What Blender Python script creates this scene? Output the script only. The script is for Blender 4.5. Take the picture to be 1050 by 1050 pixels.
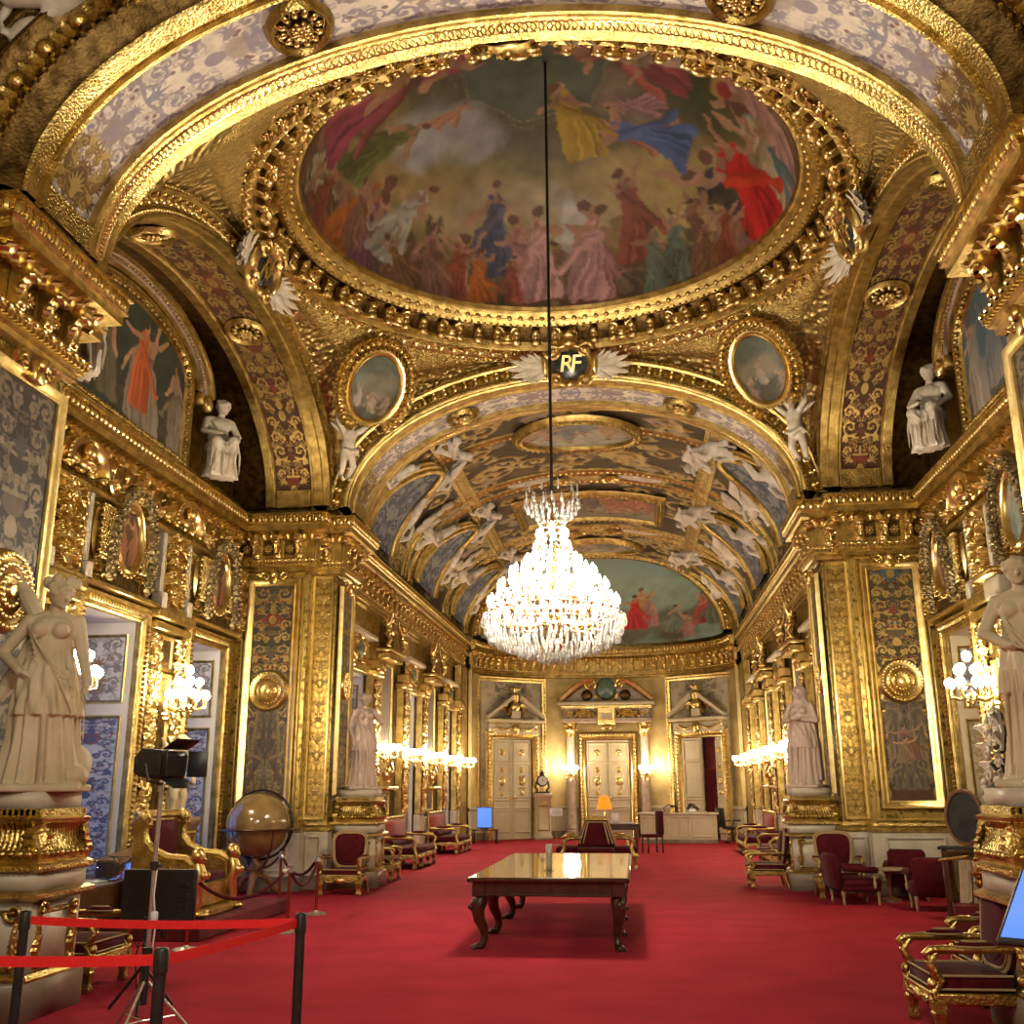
import bpy, math, random
import numpy as np
from mathutils import Vector, Matrix
for _o in list(bpy.data.objects): bpy.data.objects.remove(_o)
S = bpy.context.scene; C = S.collection
PI = math.pi
# ------------------------------------------------------------------ camera
cam_d = bpy.data.cameras.new('camera'); cam = bpy.data.objects.new('camera', cam_d); C.objects.link(cam)
cam_d.sensor_fit = 'HORIZONTAL'; cam_d.sensor_width = 36.0; cam_d.lens = 1040.0/1050.0*36.0
cam_d.clip_start = 0.05; cam_d.clip_end = 200
_R = Matrix(((0.99312011, 0.03490348, 0.11177747), (0.11702122, -0.26076382, -0.95828402), (-0.00429993, 0.96477146, -0.26305424)))
cam.matrix_world = Matrix.Translation((1.03, 0, 1.7)) @ _R.to_4x4()
S.camera = cam
# ------------------------------------------------------------------ world: blue dusk outside the windows
W = bpy.data.worlds.new('dusk'); S.world = W; W.use_nodes = True
_bg = W.node_tree.nodes['Background']; _bg.inputs[0].default_value = (0.17, 0.31, 1.0, 1); _bg.inputs[1].default_value = 2.2
# ------------------------------------------------------------------ view
S.view_settings.view_transform = 'Standard'; S.view_settings.look = 'None'
S.view_settings.exposure = 0.0; S.view_settings.gamma = 1.0; S.view_settings.use_curve_mapping = False
cy = S.cycles
cy.use_denoising = True; cy.max_bounces = 7; cy.diffuse_bounces = 4; cy.glossy_bounces = 4; cy.transmission_bounces = 4
cy.transparent_max_bounces = 12; cy.caustics_reflective = False; cy.caustics_refractive = False; cy.sample_clamp_indirect = 4.0
WARM = (1.0, 0.90, 0.72)
def lamp(name, loc, power, size=0.3, color=WARM):
    d = bpy.data.lights.new(name, 'POINT'); d.energy = power; d.shadow_soft_size = size; d.color = color
    o = bpy.data.objects.new(name, d); o.location = loc; C.objects.link(o); return o
# unseen lights added behind the photographer for brightness, as the near gallery's assumed chandeliers
lamp('near_gallery_unseen_light', (0, 3.0, 5.0), 700, 0.8)
lamp('near_gallery_unseen_light', (0, -3.5, 5.0), 500, 0.8)
# ------------------------------------------------------------------ mesh builder
class MB:
    def __init__(s): s.v = []; s.f = []; s.n = 0
    def add(s, VF, M=None, mat=0):
        V, F = VF
        V = np.asarray(V, float).reshape(-1, 3)
        if M is not None:
            M = np.asarray(M, float); V = V @ M[:3, :3].T + M[:3, 3]
        if not isinstance(F, (list, tuple)): F = [F]
        s.v.append(V)
        for f in F:
            f = np.asarray(f, int)
            if f.size: s.f.append((f + s.n, mat))
        s.n += len(V); return s
    def many(s, VF, Ms, mat=0):
        for M in Ms: s.add(VF, M, mat)
        return s
    def mesh(s, name, mats, smooth=True, angle=50, org=None, cols=None):
        V = np.concatenate(s.v) if s.v else np.zeros((0, 3))
        if org is not None: V = V - np.asarray(org, float)
        me = bpy.data.meshes.new(name)
        tot = np.concatenate([np.full(len(f), f.shape[1]) for f, _ in s.f]); lv = np.concatenate([f.ravel() for f, _ in s.f])
        mi = np.concatenate([np.full(len(f), m) for f, m in s.f])
        me.vertices.add(len(V)); me.vertices.foreach_set('co', V.ravel())
        me.loops.add(len(lv)); me.loops.foreach_set('vertex_index', lv.astype(np.int32))
        me.polygons.add(len(tot)); me.polygons.foreach_set('loop_start', np.concatenate([[0], np.cumsum(tot)[:-1]]).astype(np.int32))
        for m in (mats if isinstance(mats, (list, tuple)) else [mats]): me.materials.append(m)
        me.polygons.foreach_set('material_index', mi.astype(np.int32))
        me.update(calc_edges=True)
        if smooth:
            me.polygons.foreach_set('use_smooth', np.ones(len(tot), bool))
            if angle < 180: me.set_sharp_from_angle(angle=math.radians(angle))
        if cols is not None:
            ca = me.color_attributes.new('Col', 'FLOAT_COLOR', 'POINT'); ca.data.foreach_set('color', np.ascontiguousarray(cols, np.float32).ravel())
        return me
    def build(s, name, mats, parent=None, smooth=True, angle=50, org=None, cols=None, kind=None):
        o = bpy.data.objects.new(name, s.mesh(name, mats, smooth, angle, org, cols)); C.objects.link(o)
        if org is not None: o.location = org
        if parent is not None: o.parent = parent
        if kind: o['kind'] = kind
        return o
def tag(o, label, cat, group=None, kind=None):
    o['label'] = label; o['category'] = cat
    if group: o['group'] = group
    if kind: o['kind'] = kind
    return o
def thing(name, label, cat, loc=(0, 0, 0), rz=0.0, group=None):
    o = bpy.data.objects.new(name, None); o.empty_display_size = 0.1; C.objects.link(o); o.location = loc; o.rotation_euler = (0, 0, rz)
    return tag(o, label, cat, group)
def dup(root, loc, rz=0.0, label=None, group=None, scale=None):
    def cp(o, par):
        c = o.copy(); C.objects.link(c); c.parent = par
        for ch in list(o.children): cp(ch, c)
        return c
    kids = list(root.children); r = root.copy(); C.objects.link(r); r.location = loc; r.rotation_euler = (0, 0, rz)
    for k in kids: cp(k, r)
    if label: r['label'] = label
    if group: r['group'] = group
    if scale: r.scale = scale
    return r
def T(x=0, y=0, z=0): return np.array(Matrix.Translation((x, y, z)))
def Rx(a): return np.array(Matrix.Rotation(a, 4, 'X'))
def Ry(a): return np.array(Matrix.Rotation(a, 4, 'Y'))
def Rz(a): return np.array(Matrix.Rotation(a, 4, 'Z'))
def Sc(x, y=None, z=None):
    y = x if y is None else y; z = x if z is None else z
    return np.diag([x, y, z, 1.0])
def frame(o, x, y, z):   # columns
    M = np.eye(4); M[:3, 0] = x; M[:3, 1] = y; M[:3, 2] = z; M[:3, 3] = o; return M
def nz(v): v = np.asarray(v, float); return v/ (np.linalg.norm(v)+1e-12)
# ------------------------------------------------------------------ shapes: each returns (V, F)
def gridF(nu, nv, cu=False, cv=False):
    iu = np.arange(nu if cu else nu-1); iv = np.arange(nv if cv else nv-1)
    A, B = np.meshgrid(iu, iv, indexing='ij'); A = A.ravel(); B = B.ravel(); A1 = (A+1) % nu; B1 = (B+1) % nv
    return np.stack([A*nv+B, A1*nv+B, A1*nv+B1, A*nv+B1], 1)
def box(cx, cy_, cz, sx, sy, sz, b=0.0):
    b = min(b, sx*.45, sy*.45, sz*.45)
    if b <= 0:
        V = np.array([[x, y, z] for x in (-1, 1) for y in (-1, 1) for z in (-1, 1)], float)*np.array([sx, sy, sz])/2+np.array([cx, cy_, cz])
        F = np.array([[0, 1, 3, 2], [4, 6, 7, 5], [0, 4, 5, 1], [2, 3, 7, 6], [0, 2, 6, 4], [1, 5, 7, 3]]); return V, F
    V = []; idx = {}
    h = np.array([sx, sy, sz])/2
    for x in (-1, 1):
        for y in (-1, 1):
            for z in (-1, 1):
                for k in range(3):
                    p = np.array([x, y, z])*(h-b); p[k] += np.array([x, y, z])[k]*b
                    idx[(x, y, z, k)] = len(V); V.append(p)
    Q = []; Tr = []
    for k in range(3):
        i, j = (k+1) % 3, (k+2) % 3
        for s in (-1, 1):
            q = []
            for a, c in ((-1, -1), (1, -1), (1, 1), (-1, 1)):
                t = [0, 0, 0]; t[k] = s; t[i] = a; t[j] = c; q.append(idx[tuple(t)+(k,)])
            Q.append(q if s > 0 else q[::-1])
        for a in (-1, 1):
            for c in (-1, 1):
                q = []
                for (s, kk) in ((-1, i), (1, i), (1, j), (-1, j)):
                    t = [0, 0, 0]; t[k] = s; t[i] = a; t[j] = c; q.append(idx[tuple(t)+(kk,)])
                Q.append(q if a*c < 0 else q[::-1])
    for x in (-1, 1):
        for y in (-1, 1):
            for z in (-1, 1):
                t = [idx[(x, y, z, k)] for k in range(3)]; Tr.append(t if x*y*z > 0 else t[::-1])
    return np.array(V)+np.array([cx, cy_, cz]), [np.array(Q), np.array(Tr)]
def lathe(prof, n=24, caps=True, fold=None):
    P = np.asarray(prof, float); a = np.arange(n)*2*PI/n; m = len(P)
    R = P[:, 0][:, None]*np.ones(n)[None]
    if fold is not None: R = R*fold(a[None, :], np.linspace(0, 1, m)[:, None])
    V = np.stack([R*np.cos(a), R*np.sin(a), P[:, 1][:, None]*np.ones(n)[None]], 2).reshape(-1, 3)
    F = [gridF(m, n, False, True)[:, ::-1]]
    if caps:
        F.append(np.arange(n)[::-1][None]); F.append((np.arange(n)+(m-1)*n)[None])
    return V, F
def tube(pts, r, n=8, caps=True, flat=1.0):
    P = np.asarray(pts, float); m = len(P); r = np.broadcast_to(np.asarray(r, float), (m,))
    t = np.gradient(P, axis=0); t /= np.linalg.norm(t, axis=1)[:, None]+1e-12
    ref = np.array([0, 0, 1.0]) if abs(t[0, 2]) < .9 else np.array([1.0, 0, 0])
    U = np.zeros_like(P); u = nz(np.cross(ref, t[0]))
    for i in range(m):
        u = nz(u - t[i]*(u@t[i])); U[i] = u
    Bn = np.cross(t, U); a = np.arange(n)*2*PI/n
    V = P[:, None]+r[:, None, None]*(np.cos(a)[None, :, None]*U[:, None]+flat*np.sin(a)[None, :, None]*Bn[:, None])
    F = [gridF(m, n, False, True)[:, ::-1]]
    if caps: F += [np.arange(n)[::-1][None][:, ::-1][:, ::-1], (np.arange(n)+(m-1)*n)[None]]
    return V.reshape(-1, 3), F
def ell(c, r, nu=12, nv=8, M=None):
    r = np.broadcast_to(np.asarray(r, float), (3,))
    th = np.linspace(0, PI, nv+1)[1:-1]; a = np.arange(nu)*2*PI/nu
    V = [np.array([[0, 0, -1.0]])]+[np.stack([np.sin(t)*np.cos(a), np.sin(t)*np.sin(a), -np.cos(t)*np.ones(nu)], 1) for t in th]+[np.array([[0, 0, 1.0]])]
    V = np.concatenate(V)*r
    if M is not None: V = V @ np.asarray(M)[:3, :3].T
    V = V+np.asarray(c, float); k = nv-1
    q = gridF(k, nu, False, True)[:, ::-1]+1
    i = np.arange(nu); j = (i+1) % nu
    return V, [q, np.stack([np.zeros(nu, int), j, i], 1), np.stack([np.full(nu, 1+k*nu), 1+(k-1)*nu+i, 1+(k-1)*nu+j], 1)]
def capsule(p, q, r1, r2, n=10):
    p = np.asarray(p, float); q = np.asarray(q, float); d = nz(q-p); t = []; rr = []
    for k in range(4): a = PI/2*(1-k/3.99); t.append(p-d*r1*math.sin(a)); rr.append(max(r1*math.cos(a), .002))
    for k in range(4): a = PI/2*k/3.99; t.append(q+d*r2*math.sin(a)); rr.append(max(r2*math.cos(a), .002))
    return tube(t, rr, n)
def loft(rows, closed_v=False, caps=False):
    A = np.asarray(rows, float); nu, nv = A.shape[:2]; F = [gridF(nu, nv, False, closed_v)]
    if caps: F += [np.arange(nv)[None], (np.arange(nv)+(nu-1)*nv)[::-1][None]]
    return A.reshape(-1, 3), F
def prism(poly, d0, d1, bev=0.0):      # 2D polygon in (x,z), thickness along y d0..d1
    P = np.asarray(poly, float); n = len(P); rows = []
    if bev > 0:
        c = P.mean(0); s = np.maximum(0, 1-bev/np.maximum(np.linalg.norm(P-c, axis=1), 1e-6))[:, None]; Pi = c+(P-c)*s
        seq = [(Pi, d0), (P, d0+bev), (P, d1-bev), (Pi, d1)]
    else: seq = [(P, d0), (P, d1)]
    V = np.concatenate([np.stack([Q[:, 0], np.full(n, d), Q[:, 1]], 1) for Q, d in seq])
    return V, [gridF(len(seq), n, False, True), np.arange(n)[None], (np.arange(n)+(len(seq)-1)*n)[::-1][None]]
def ring(profile, path, cen, closed=True):   # profile (d,h): d outward in plane from path, h along normal ; path list of (pt, out, nrm)
    rows = [[np.asarray(p)+d*np.asarray(o)+h*np.asarray(n) for d, h in profile] for p, o, n in path]
    A = np.asarray(rows); nu, nv = A.shape[:2]
    return A.reshape(-1, 3), [gridF(nu, nv, closed, False)]
def polyring(poly, profile, y0=0.0):   # mitred frame round a closed 2D polygon (x,z), CCW; profile (d outward, h toward -y)
    P = np.asarray(poly, float); n = len(P); e = np.roll(P, -1, 0)-P; e /= np.linalg.norm(e, axis=1)[:, None]
    nr = np.stack([e[:, 1], -e[:, 0]], 1); n1 = np.roll(nr, 1, 0); off = (n1+nr)/(1+(n1*nr).sum(1))[:, None]
    V = np.array([[P[i, 0]+d*off[i, 0], y0-h, P[i, 1]+d*off[i, 1]] for i in range(n) for d, h in profile])
    return V, [gridF(n, len(profile), True, False)]
def oval(rx, rz, n=40, cx=0, cz=0): a = np.arange(n)*2*PI/n; return np.stack([cx+rx*np.cos(a), cz+rz*np.sin(a)], 1)
def rect(x0, x1, z0, z1): return np.array([[x0, z0], [x1, z0], [x1, z1], [x0, z1]], float)
def disc(poly, y=0.0): P = np.asarray(poly, float); n = len(P); return np.stack([P[:, 0], np.full(n, y), P[:, 1]], 1), [np.arange(n)[None]]
def leaf(L=1.0, w=.35, curl=.35, nl=9, lobes=True):     # along +x, lying in xz with normal -y, curling toward -y
    u = np.linspace(0, 1, nl); rows = []
    for i, t in enumerate(u):
        ww = w*math.sin(PI*min(1, (t*.92+.06)))**.8*(1+(.28 if (lobes and i % 2) else -.12)*(0 < i < nl-1))
        y = -curl*L*(t**2.2); x = L*t*(1-.25*curl*t)
        rows.append([[x, y+.10*w, -ww*L], [x, y-.14*w*L, -ww*L*.45], [x, y, 0], [x, y-.14*w*L, ww*L*.45], [x, y+.10*w, ww*L]])
    return loft(rows)
def spiral_pts(r, turns=1.6, k=.8, n=28, dr=1):   # starts at outer end heading, in xz plane
    t = np.linspace(0, 1, n); a = t*turns*2*PI; rr = r*(1-t)**k+.04*r
    return np.stack([rr*np.cos(a)*1.0, np.zeros(n), dr*rr*np.sin(a)], 1)
def volute(r=.2, w=.05, turns=1.6, dr=1, tail=None, n=26):
    P = spiral_pts(r, turns, .85, n, dr); rad = np.linspace(w, w*.55, n)
    if tail is not None:
        tl = np.asarray(tail, float); P = np.concatenate([tl, P]); rad = np.concatenate([np.linspace(w*.35, w, len(tl)), rad])
    V, F = tube(P, rad, 6); V2, F2 = ell((0, -.01, 0), (w*1.1, w*1.1, w*1.1), 8, 6)
    return np.concatenate([V, V2]), F+[f+len(V) for f in F2]
def rosette(r=.1, n=8, d=.03):
    V = []; F = []; k = 0
    for i in range(n):
        a = i*2*PI/n; v, f = ell((r*.58*math.cos(a), -d*.4, r*.58*math.sin(a)), (r*.42, d, r*.26), 8, 5, Ry(-a)); V.append(v); F += [g+k for g in f]; k += len(v)
    v, f = ell((0, -d*.6, 0), (r*.28, d*1.3, r*.28), 8, 6); V.append(v); F += [g+k for g in f]
    return np.concatenate(V), F
def join(*L):
    V = []; F = []; k = 0
    for v, f in L:
        v = np.asarray(v, float).reshape(-1, 3); f = f if isinstance(f, list) else [f]; V.append(v); F += [np.asarray(g)+k for g in f]; k += len(v)
    return np.concatenate(V), F
def xf(VF, M): V, F = VF; M = np.asarray(M); return np.asarray(V)@M[:3, :3].T+M[:3, 3], F
def swag(p, q, sag, r, n=11, beads=True):
    p = np.asarray(p, float); q = np.asarray(q, float); t = np.linspace(0, 1, n); P = p+(q-p)*t[:, None]; P[:, 2] -= sag*4*t*(1-t)
    L = [tube(P, r*(.45+.6*np.sin(PI*t)), 6)]
    if beads:
        for i in range(1, n-1): L.append(ell(P[i]+np.array([0, -r*.5, 0]), r*(.5+.45*math.sin(PI*t[i])), 6, 4))
    return join(*L)
def remeshed(mb, name, voxel, smooth=2, shade=True):
    me = mb.mesh(name+'_tmp', [None] if False else [], smooth=False)
    o = bpy.data.objects.new(name+'_tmp', me); C.objects.link(o)
    m = o.modifiers.new('r', 'REMESH'); m.mode = 'VOXEL'; m.voxel_size = voxel; m.use_smooth_shade = True
    if smooth:
        s_ = o.modifiers.new('s', 'SMOOTH'); s_.factor = .5; s_.iterations = smooth
    dg = bpy.context.evaluated_depsgraph_get(); out = bpy.data.meshes.new_from_object(o.evaluated_get(dg)); out.name = name
    bpy.data.objects.remove(o); bpy.data.meshes.remove(me); return out
def put(name, me, mat, parent=None, loc=(0, 0, 0), rot=(0, 0, 0), sc=(1, 1, 1)):
    if mat is not None and len(me.materials) == 0: me.materials.append(mat)
    o = bpy.data.objects.new(name, me); C.objects.link(o); o.location = loc; o.rotation_euler = rot; o.scale = sc
    if parent is not None: o.parent = parent
    return o
# ------------------------------------------------------------------ materials
MAT = {}
def nodes(m): m.use_nodes = True; return m.node_tree.nodes, m.node_tree.links, m.node_tree.nodes['Principled BSDF']
def pmat(name, col, rough=.5, metal=0.0, col2=None, nscale=6.0, bump=0.0, bscale=30.0, bkind='noise', bdist=.01, spec=.5, coat=0.0, sheen=0.0, emit=None, es=0.0, detail=3.0, contrast=(.35, .65)):
    m = bpy.data.materials.new(name); N, L, P = nodes(m)
    P.inputs['Roughness'].default_value = rough; P.inputs['Metallic'].default_value = metal; P.inputs['Specular IOR Level'].default_value = spec
    P.inputs['Coat Weight'].default_value = coat; P.inputs['Sheen Weight'].default_value = sheen
    P.inputs['Base Color'].default_value = (*col, 1)
    tc = N.new('ShaderNodeTexCoord')
    if col2 is not None:
        nt = N.new('ShaderNodeTexNoise'); nt.inputs['Scale'].default_value = nscale; nt.inputs['Detail'].default_value = detail; L.new(tc.outputs['Object'], nt.inputs['Vector'])
        cr = N.new('ShaderNodeValToRGB'); cr.color_ramp.elements[0].position = contrast[0]; cr.color_ramp.elements[1].position = contrast[1]
        cr.color_ramp.elements[0].color = (*col, 1); cr.color_ramp.elements[1].color = (*col2, 1)
        L.new(nt.outputs['Fac'], cr.inputs['Fac']); L.new(cr.outputs['Color'], P.inputs['Base Color'])
    if bump > 0:
        if bkind == 'noise':
            t = N.new('ShaderNodeTexNoise'); t.inputs['Detail'].default_value = 4; out = t.outputs['Fac']
        elif bkind == 'vor':
            t = N.new('ShaderNodeTexVoronoi'); t.feature = 'SMOOTH_F1'; t.inputs['Smoothness'].default_value = .4; out = t.outputs['Distance']
        else:
            t = N.new('ShaderNodeTexVoronoi'); t.feature = 'DISTANCE_TO_EDGE'; out = t.outputs['Distance']
        t.inputs['Scale'].default_value = bscale; L.new(tc.outputs['Object'], t.inputs['Vector'])
        b = N.new('ShaderNodeBump'); b.inputs['Strength'].default_value = bump; b.inputs['Distance'].default_value = bdist
        L.new(out, b.inputs['Height']); L.new(b.outputs['Normal'], P.inputs['Normal'])
    if emit is not None: P.inputs['Emission Color'].default_value = (*emit, 1); P.inputs['Emission Strength'].default_value = es
    MAT[name] = m; return m
def attrmat(name, rough=.55, rough_metal=.36, bump=.35, bdist=.012, noise=40.0):   # colour and gilding laid on by the painter: RGB = paint, alpha = leaf of gold
    m = bpy.data.materials.new(name); N, L, P = nodes(m)
    a = N.new('ShaderNodeAttribute'); a.attribute_name = 'Col'
    L.new(a.outputs['Color'], P.inputs['Base Color']); L.new(a.outputs['Alpha'], P.inputs['Metallic'])
    mr = N.new('ShaderNodeMapRange'); mr.inputs['To Min'].default_value = rough; mr.inputs['To Max'].default_value = rough_metal
    L.new(a.outputs['Alpha'], mr.inputs['Value']); L.new(mr.outputs['Result'], P.inputs['Roughness'])
    tc = N.new('ShaderNodeTexCoord'); nt = N.new('ShaderNodeTexNoise'); nt.inputs['Scale'].default_value = noise; nt.inputs['Detail'].default_value = 3; L.new(tc.outputs['Object'], nt.inputs['Vector'])
    ad = N.new('ShaderNodeMath'); ad.operation = 'MULTIPLY_ADD'; ad.inputs[1].default_value = .35; L.new(nt.outputs['Fac'], ad.inputs[0]); L.new(a.outputs['Alpha'], ad.inputs[2])
    b = N.new('ShaderNodeBump'); b.inputs['Strength'].default_value = bump; b.inputs['Distance'].default_value = bdist; L.new(ad.outputs['Value'], b.inputs['Height']); L.new(b.outputs['Normal'], P.inputs['Normal'])
    P.inputs['Specular IOR Level'].default_value = .3
    MAT[name] = m; return m
GOLDC = (.79, .49, .12); GOLDD = (.42, .22, .045)
gold = pmat('gold_leaf', (.36, .255, .075), .36, 1.0, (.66, .49, .18), 6.0, .45, 36.0, 'vor', .012)
goldb = pmat('gold_bright', (.62, .455, .15), .30, 1.0, (.84, .66, .30), 7.0, .12, 30.0, 'noise', .01)
goldr = pmat('gold_relief', (.34, .235, .065), .35, 1.0, (.66, .48, .17), 9.0, .8, 15.0, 'vor', .05)
goldf = pmat('gold_fine_relief', (.30, .21, .058), .38, 1.0, (.58, .43, .15), 14.0, .7, 38.0, 'vor', .02)
golds = pmat('gold_scale', (.34, .25, .085), .42, 1.0, (.52, .39, .15), 4.0, .8, 9.0, 'vor', .05)
bronze = pmat('old_bronze_gold_and_shade', (.055, .032, .010), .45, 1.0, (.17, .105, .035), 8.0, .5, 30.0, 'noise', .015)  # dark gold; also paints shade on the lunette walls and dome ring recess
def brocade(name, dark, light, sc):
    m = bpy.data.materials.new(name); N, L, P = nodes(m); P.inputs['Metallic'].default_value = 1.0; P.inputs['Roughness'].default_value = .42
    tc = N.new('ShaderNodeTexCoord'); v = N.new('ShaderNodeTexVoronoi'); v.inputs['Scale'].default_value = sc; v.feature = 'F1'; L.new(tc.outputs['Object'], v.inputs['Vector'])
    n = N.new('ShaderNodeTexNoise'); n.inputs['Scale'].default_value = sc*1.6; n.inputs['Distortion'].default_value = 2.2; n.inputs['Detail'].default_value = 1.5; L.new(tc.outputs['Object'], n.inputs['Vector'])
    a = N.new('ShaderNodeMath'); a.operation = 'MULTIPLY_ADD'; a.inputs[1].default_value = .8; L.new(v.outputs['Distance'], a.inputs[0]); L.new(n.outputs['Fac'], a.inputs[2])
    cr = N.new('ShaderNodeValToRGB'); cr.color_ramp.elements[0].position = .74; cr.color_ramp.elements[1].position = .84; cr.color_ramp.elements[0].color = (*dark, 1); cr.color_ramp.elements[1].color = (*light, 1)
    L.new(a.outputs[0], cr.inputs[0]); L.new(cr.outputs[0], P.inputs['Base Color']); b = N.new('ShaderNodeBump'); b.inputs['Strength'].default_value = .5; b.inputs['Distance'].default_value = .015; L.new(cr.outputs[0], b.inputs['Height']); L.new(b.outputs[0], P.inputs['Normal'])
    MAT[name] = m; return m
broc = brocade('olive_gold_brocade', (.17, .12, .03), (.54, .41, .14), 9.0)
paint = attrmat('painted_canvas', .5, .36, .12, .006, 30.0)
gilt = attrmat('painted_and_gilt', .55, .33, .5, .015, 60.0)
marblew = pmat('statue_marble', (.70, .57, .36), .6, 0, (.56, .44, .25), 3.0, .12, 40.0, 'noise', .004, .4)
stucco = pmat('white_stucco', (.76, .67, .53), .6, 0, (.58, .48, .33), 5.0, .1, 30.0, 'noise', .006, .3)
stone = pmat('pale_stone', (.66, .57, .42), .45, 0, (.54, .45, .31), 4.0, .08, 20.0, 'noise', .004)
stonep = pmat('veined_pink_stone', (.55, .40, .30), .35, 0, (.40, .27, .20), 7.0, 0, 1, detail=8)
darkmarble = pmat('dark_veined_marble', (.10, .11, .12), .25, 0, (.30, .30, .30), 5.0, 0, 1, detail=9, contrast=(.45, .7))
marblebr = pmat('brown_marble', (.17, .125, .08), .35, 0, (.29, .22, .15), 3.0, 0, 1, detail=9)
cream = pmat('cream_paint', (.60, .50, .33), .5, 0, (.54, .44, .28), 3.0)
greyp = pmat('grey_paint', (.52, .50, .46), .5, 0, (.46, .44, .40), 3.0)
whitep = pmat('white_paint', (.74, .70, .64), .5, 0, (.66, .62, .56), 2.0)
carpet = pmat('red_carpet', (.62, .038, .060), .92, 0, (.52, .029, .050), 1.3, .5, 260.0, 'noise', .006, .12)
velvet = pmat('crimson_velvet', (.095, .0065, .010), .85, 0, (.065, .004, .007), 12.0, .2, 90.0, 'noise', .004, .12, sheen=.06)
velvetl = pmat('rubbed_velvet', (.33, .06, .05), .85, 0, (.24, .035, .03), 6.0, .2, 90.0, 'noise', .004, .15, sheen=.1)
braid = pmat('gold_braid', (.52, .36, .17), .7, 0, (.40, .26, .11), 60.0, .4, 200.0, 'noise', .003)
mahog = pmat('dark_mahogany', (.050, .018, .009), .3, 0, (.090, .033, .014), 9.0, .1, 50.0, 'noise', .003, .5, .4)
wood = pmat('brown_wood', (.15, .065, .025), .4, 0, (.22, .10, .04), 6.0, .1, 40.0, 'noise', .003)
woodl = pmat('pale_wood', (.45, .32, .18), .5, 0, (.36, .24, .12), 8.0)
black = pmat('black_plastic', (.012, .012, .013), .45, 0, (.02, .02, .02), 20.0)
blackm = pmat('black_metal', (.015, .014, .013), .4, .3, (.03, .027, .024), 20.0)
silver = pmat('brushed_aluminium', (.62, .60, .57), .35, .9, (.5, .48, .46), 30.0)
brass = pmat('polished_brass', (.72, .50, .20), .2, 1.0, (.60, .38, .12), 10.0)
copperp = pmat('copper_post', (.50, .20, .12), .25, 1.0, (.42, .15, .09), 10.0)
redbelt = pmat('red_belt', (.86, .022, .018), .6, 0, (.78, .018, .015), 30.0)
redcloth = pmat('dark_red_cloth', (.16, .012, .012), .9, 0, (.10, .006, .008), 4.0)
paper = pmat('white_paper', (.80, .79, .76), .7, 0, (.74, .73, .70), 10.0)
greyink = pmat('grey_ink', (.35, .33, .32), .7)
glass = bpy.data.materials.new('thin_glass')
def thin(m, tint, fac, rough=.05):
    m.use_nodes = True; N = m.node_tree.nodes; L = m.node_tree.links; N.clear()
    o = N.new('ShaderNodeOutputMaterial'); mx = N.new('ShaderNodeMixShader'); t = N.new('ShaderNodeBsdfTransparent'); g = N.new('ShaderNodeBsdfGlossy'); lw = N.new('ShaderNodeLayerWeight')
    t.inputs[0].default_value = (*tint, 1); g.inputs['Roughness'].default_value = rough; lw.inputs['Blend'].default_value = fac
    L.new(lw.outputs['Fresnel'], mx.inputs[0]); L.new(t.outputs[0], mx.inputs[1]); L.new(g.outputs[0], mx.inputs[2]); L.new(mx.outputs[0], o.inputs[0])
thin(glass, (.95, .97, .97), .25)
crystal = bpy.data.materials.new('cut_crystal'); thin(crystal, (.96, .95, .93), .6, .10)
_N = crystal.node_tree.nodes; _L = crystal.node_tree.links; _d = _N.new('ShaderNodeBsdfTranslucent'); _d.inputs[0].default_value = (.95, .92, .86, 1); _x = _N.new('ShaderNodeMixShader'); _x.inputs[0].default_value = .45
_o = [n for n in _N if n.type == 'OUTPUT_MATERIAL'][0]; _p = _o.inputs[0].links[0].from_socket; _L.new(_p, _x.inputs[1]); _L.new(_d.outputs[0], _x.inputs[2]); _L.new(_x.outputs[0], _o.inputs[0])
bulb = pmat('lit_bulb', (1, .95, .85), .5, 0, emit=(1.0, .86, .62), es=110.0)
bulbw = pmat('lit_globe', (1, .95, .85), .5, 0, emit=(1.0, .84, .58), es=60.0)
shade_m = pmat('lit_orange_shade', (.75, .20, .015), .7, 0, emit=(1.0, .20, .008), es=1.3)
screen_m = pmat('blue_screen', (.02, .04, .12), .7, 0, spec=.1, emit=(.10, .22, .95), es=1.5)
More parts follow.
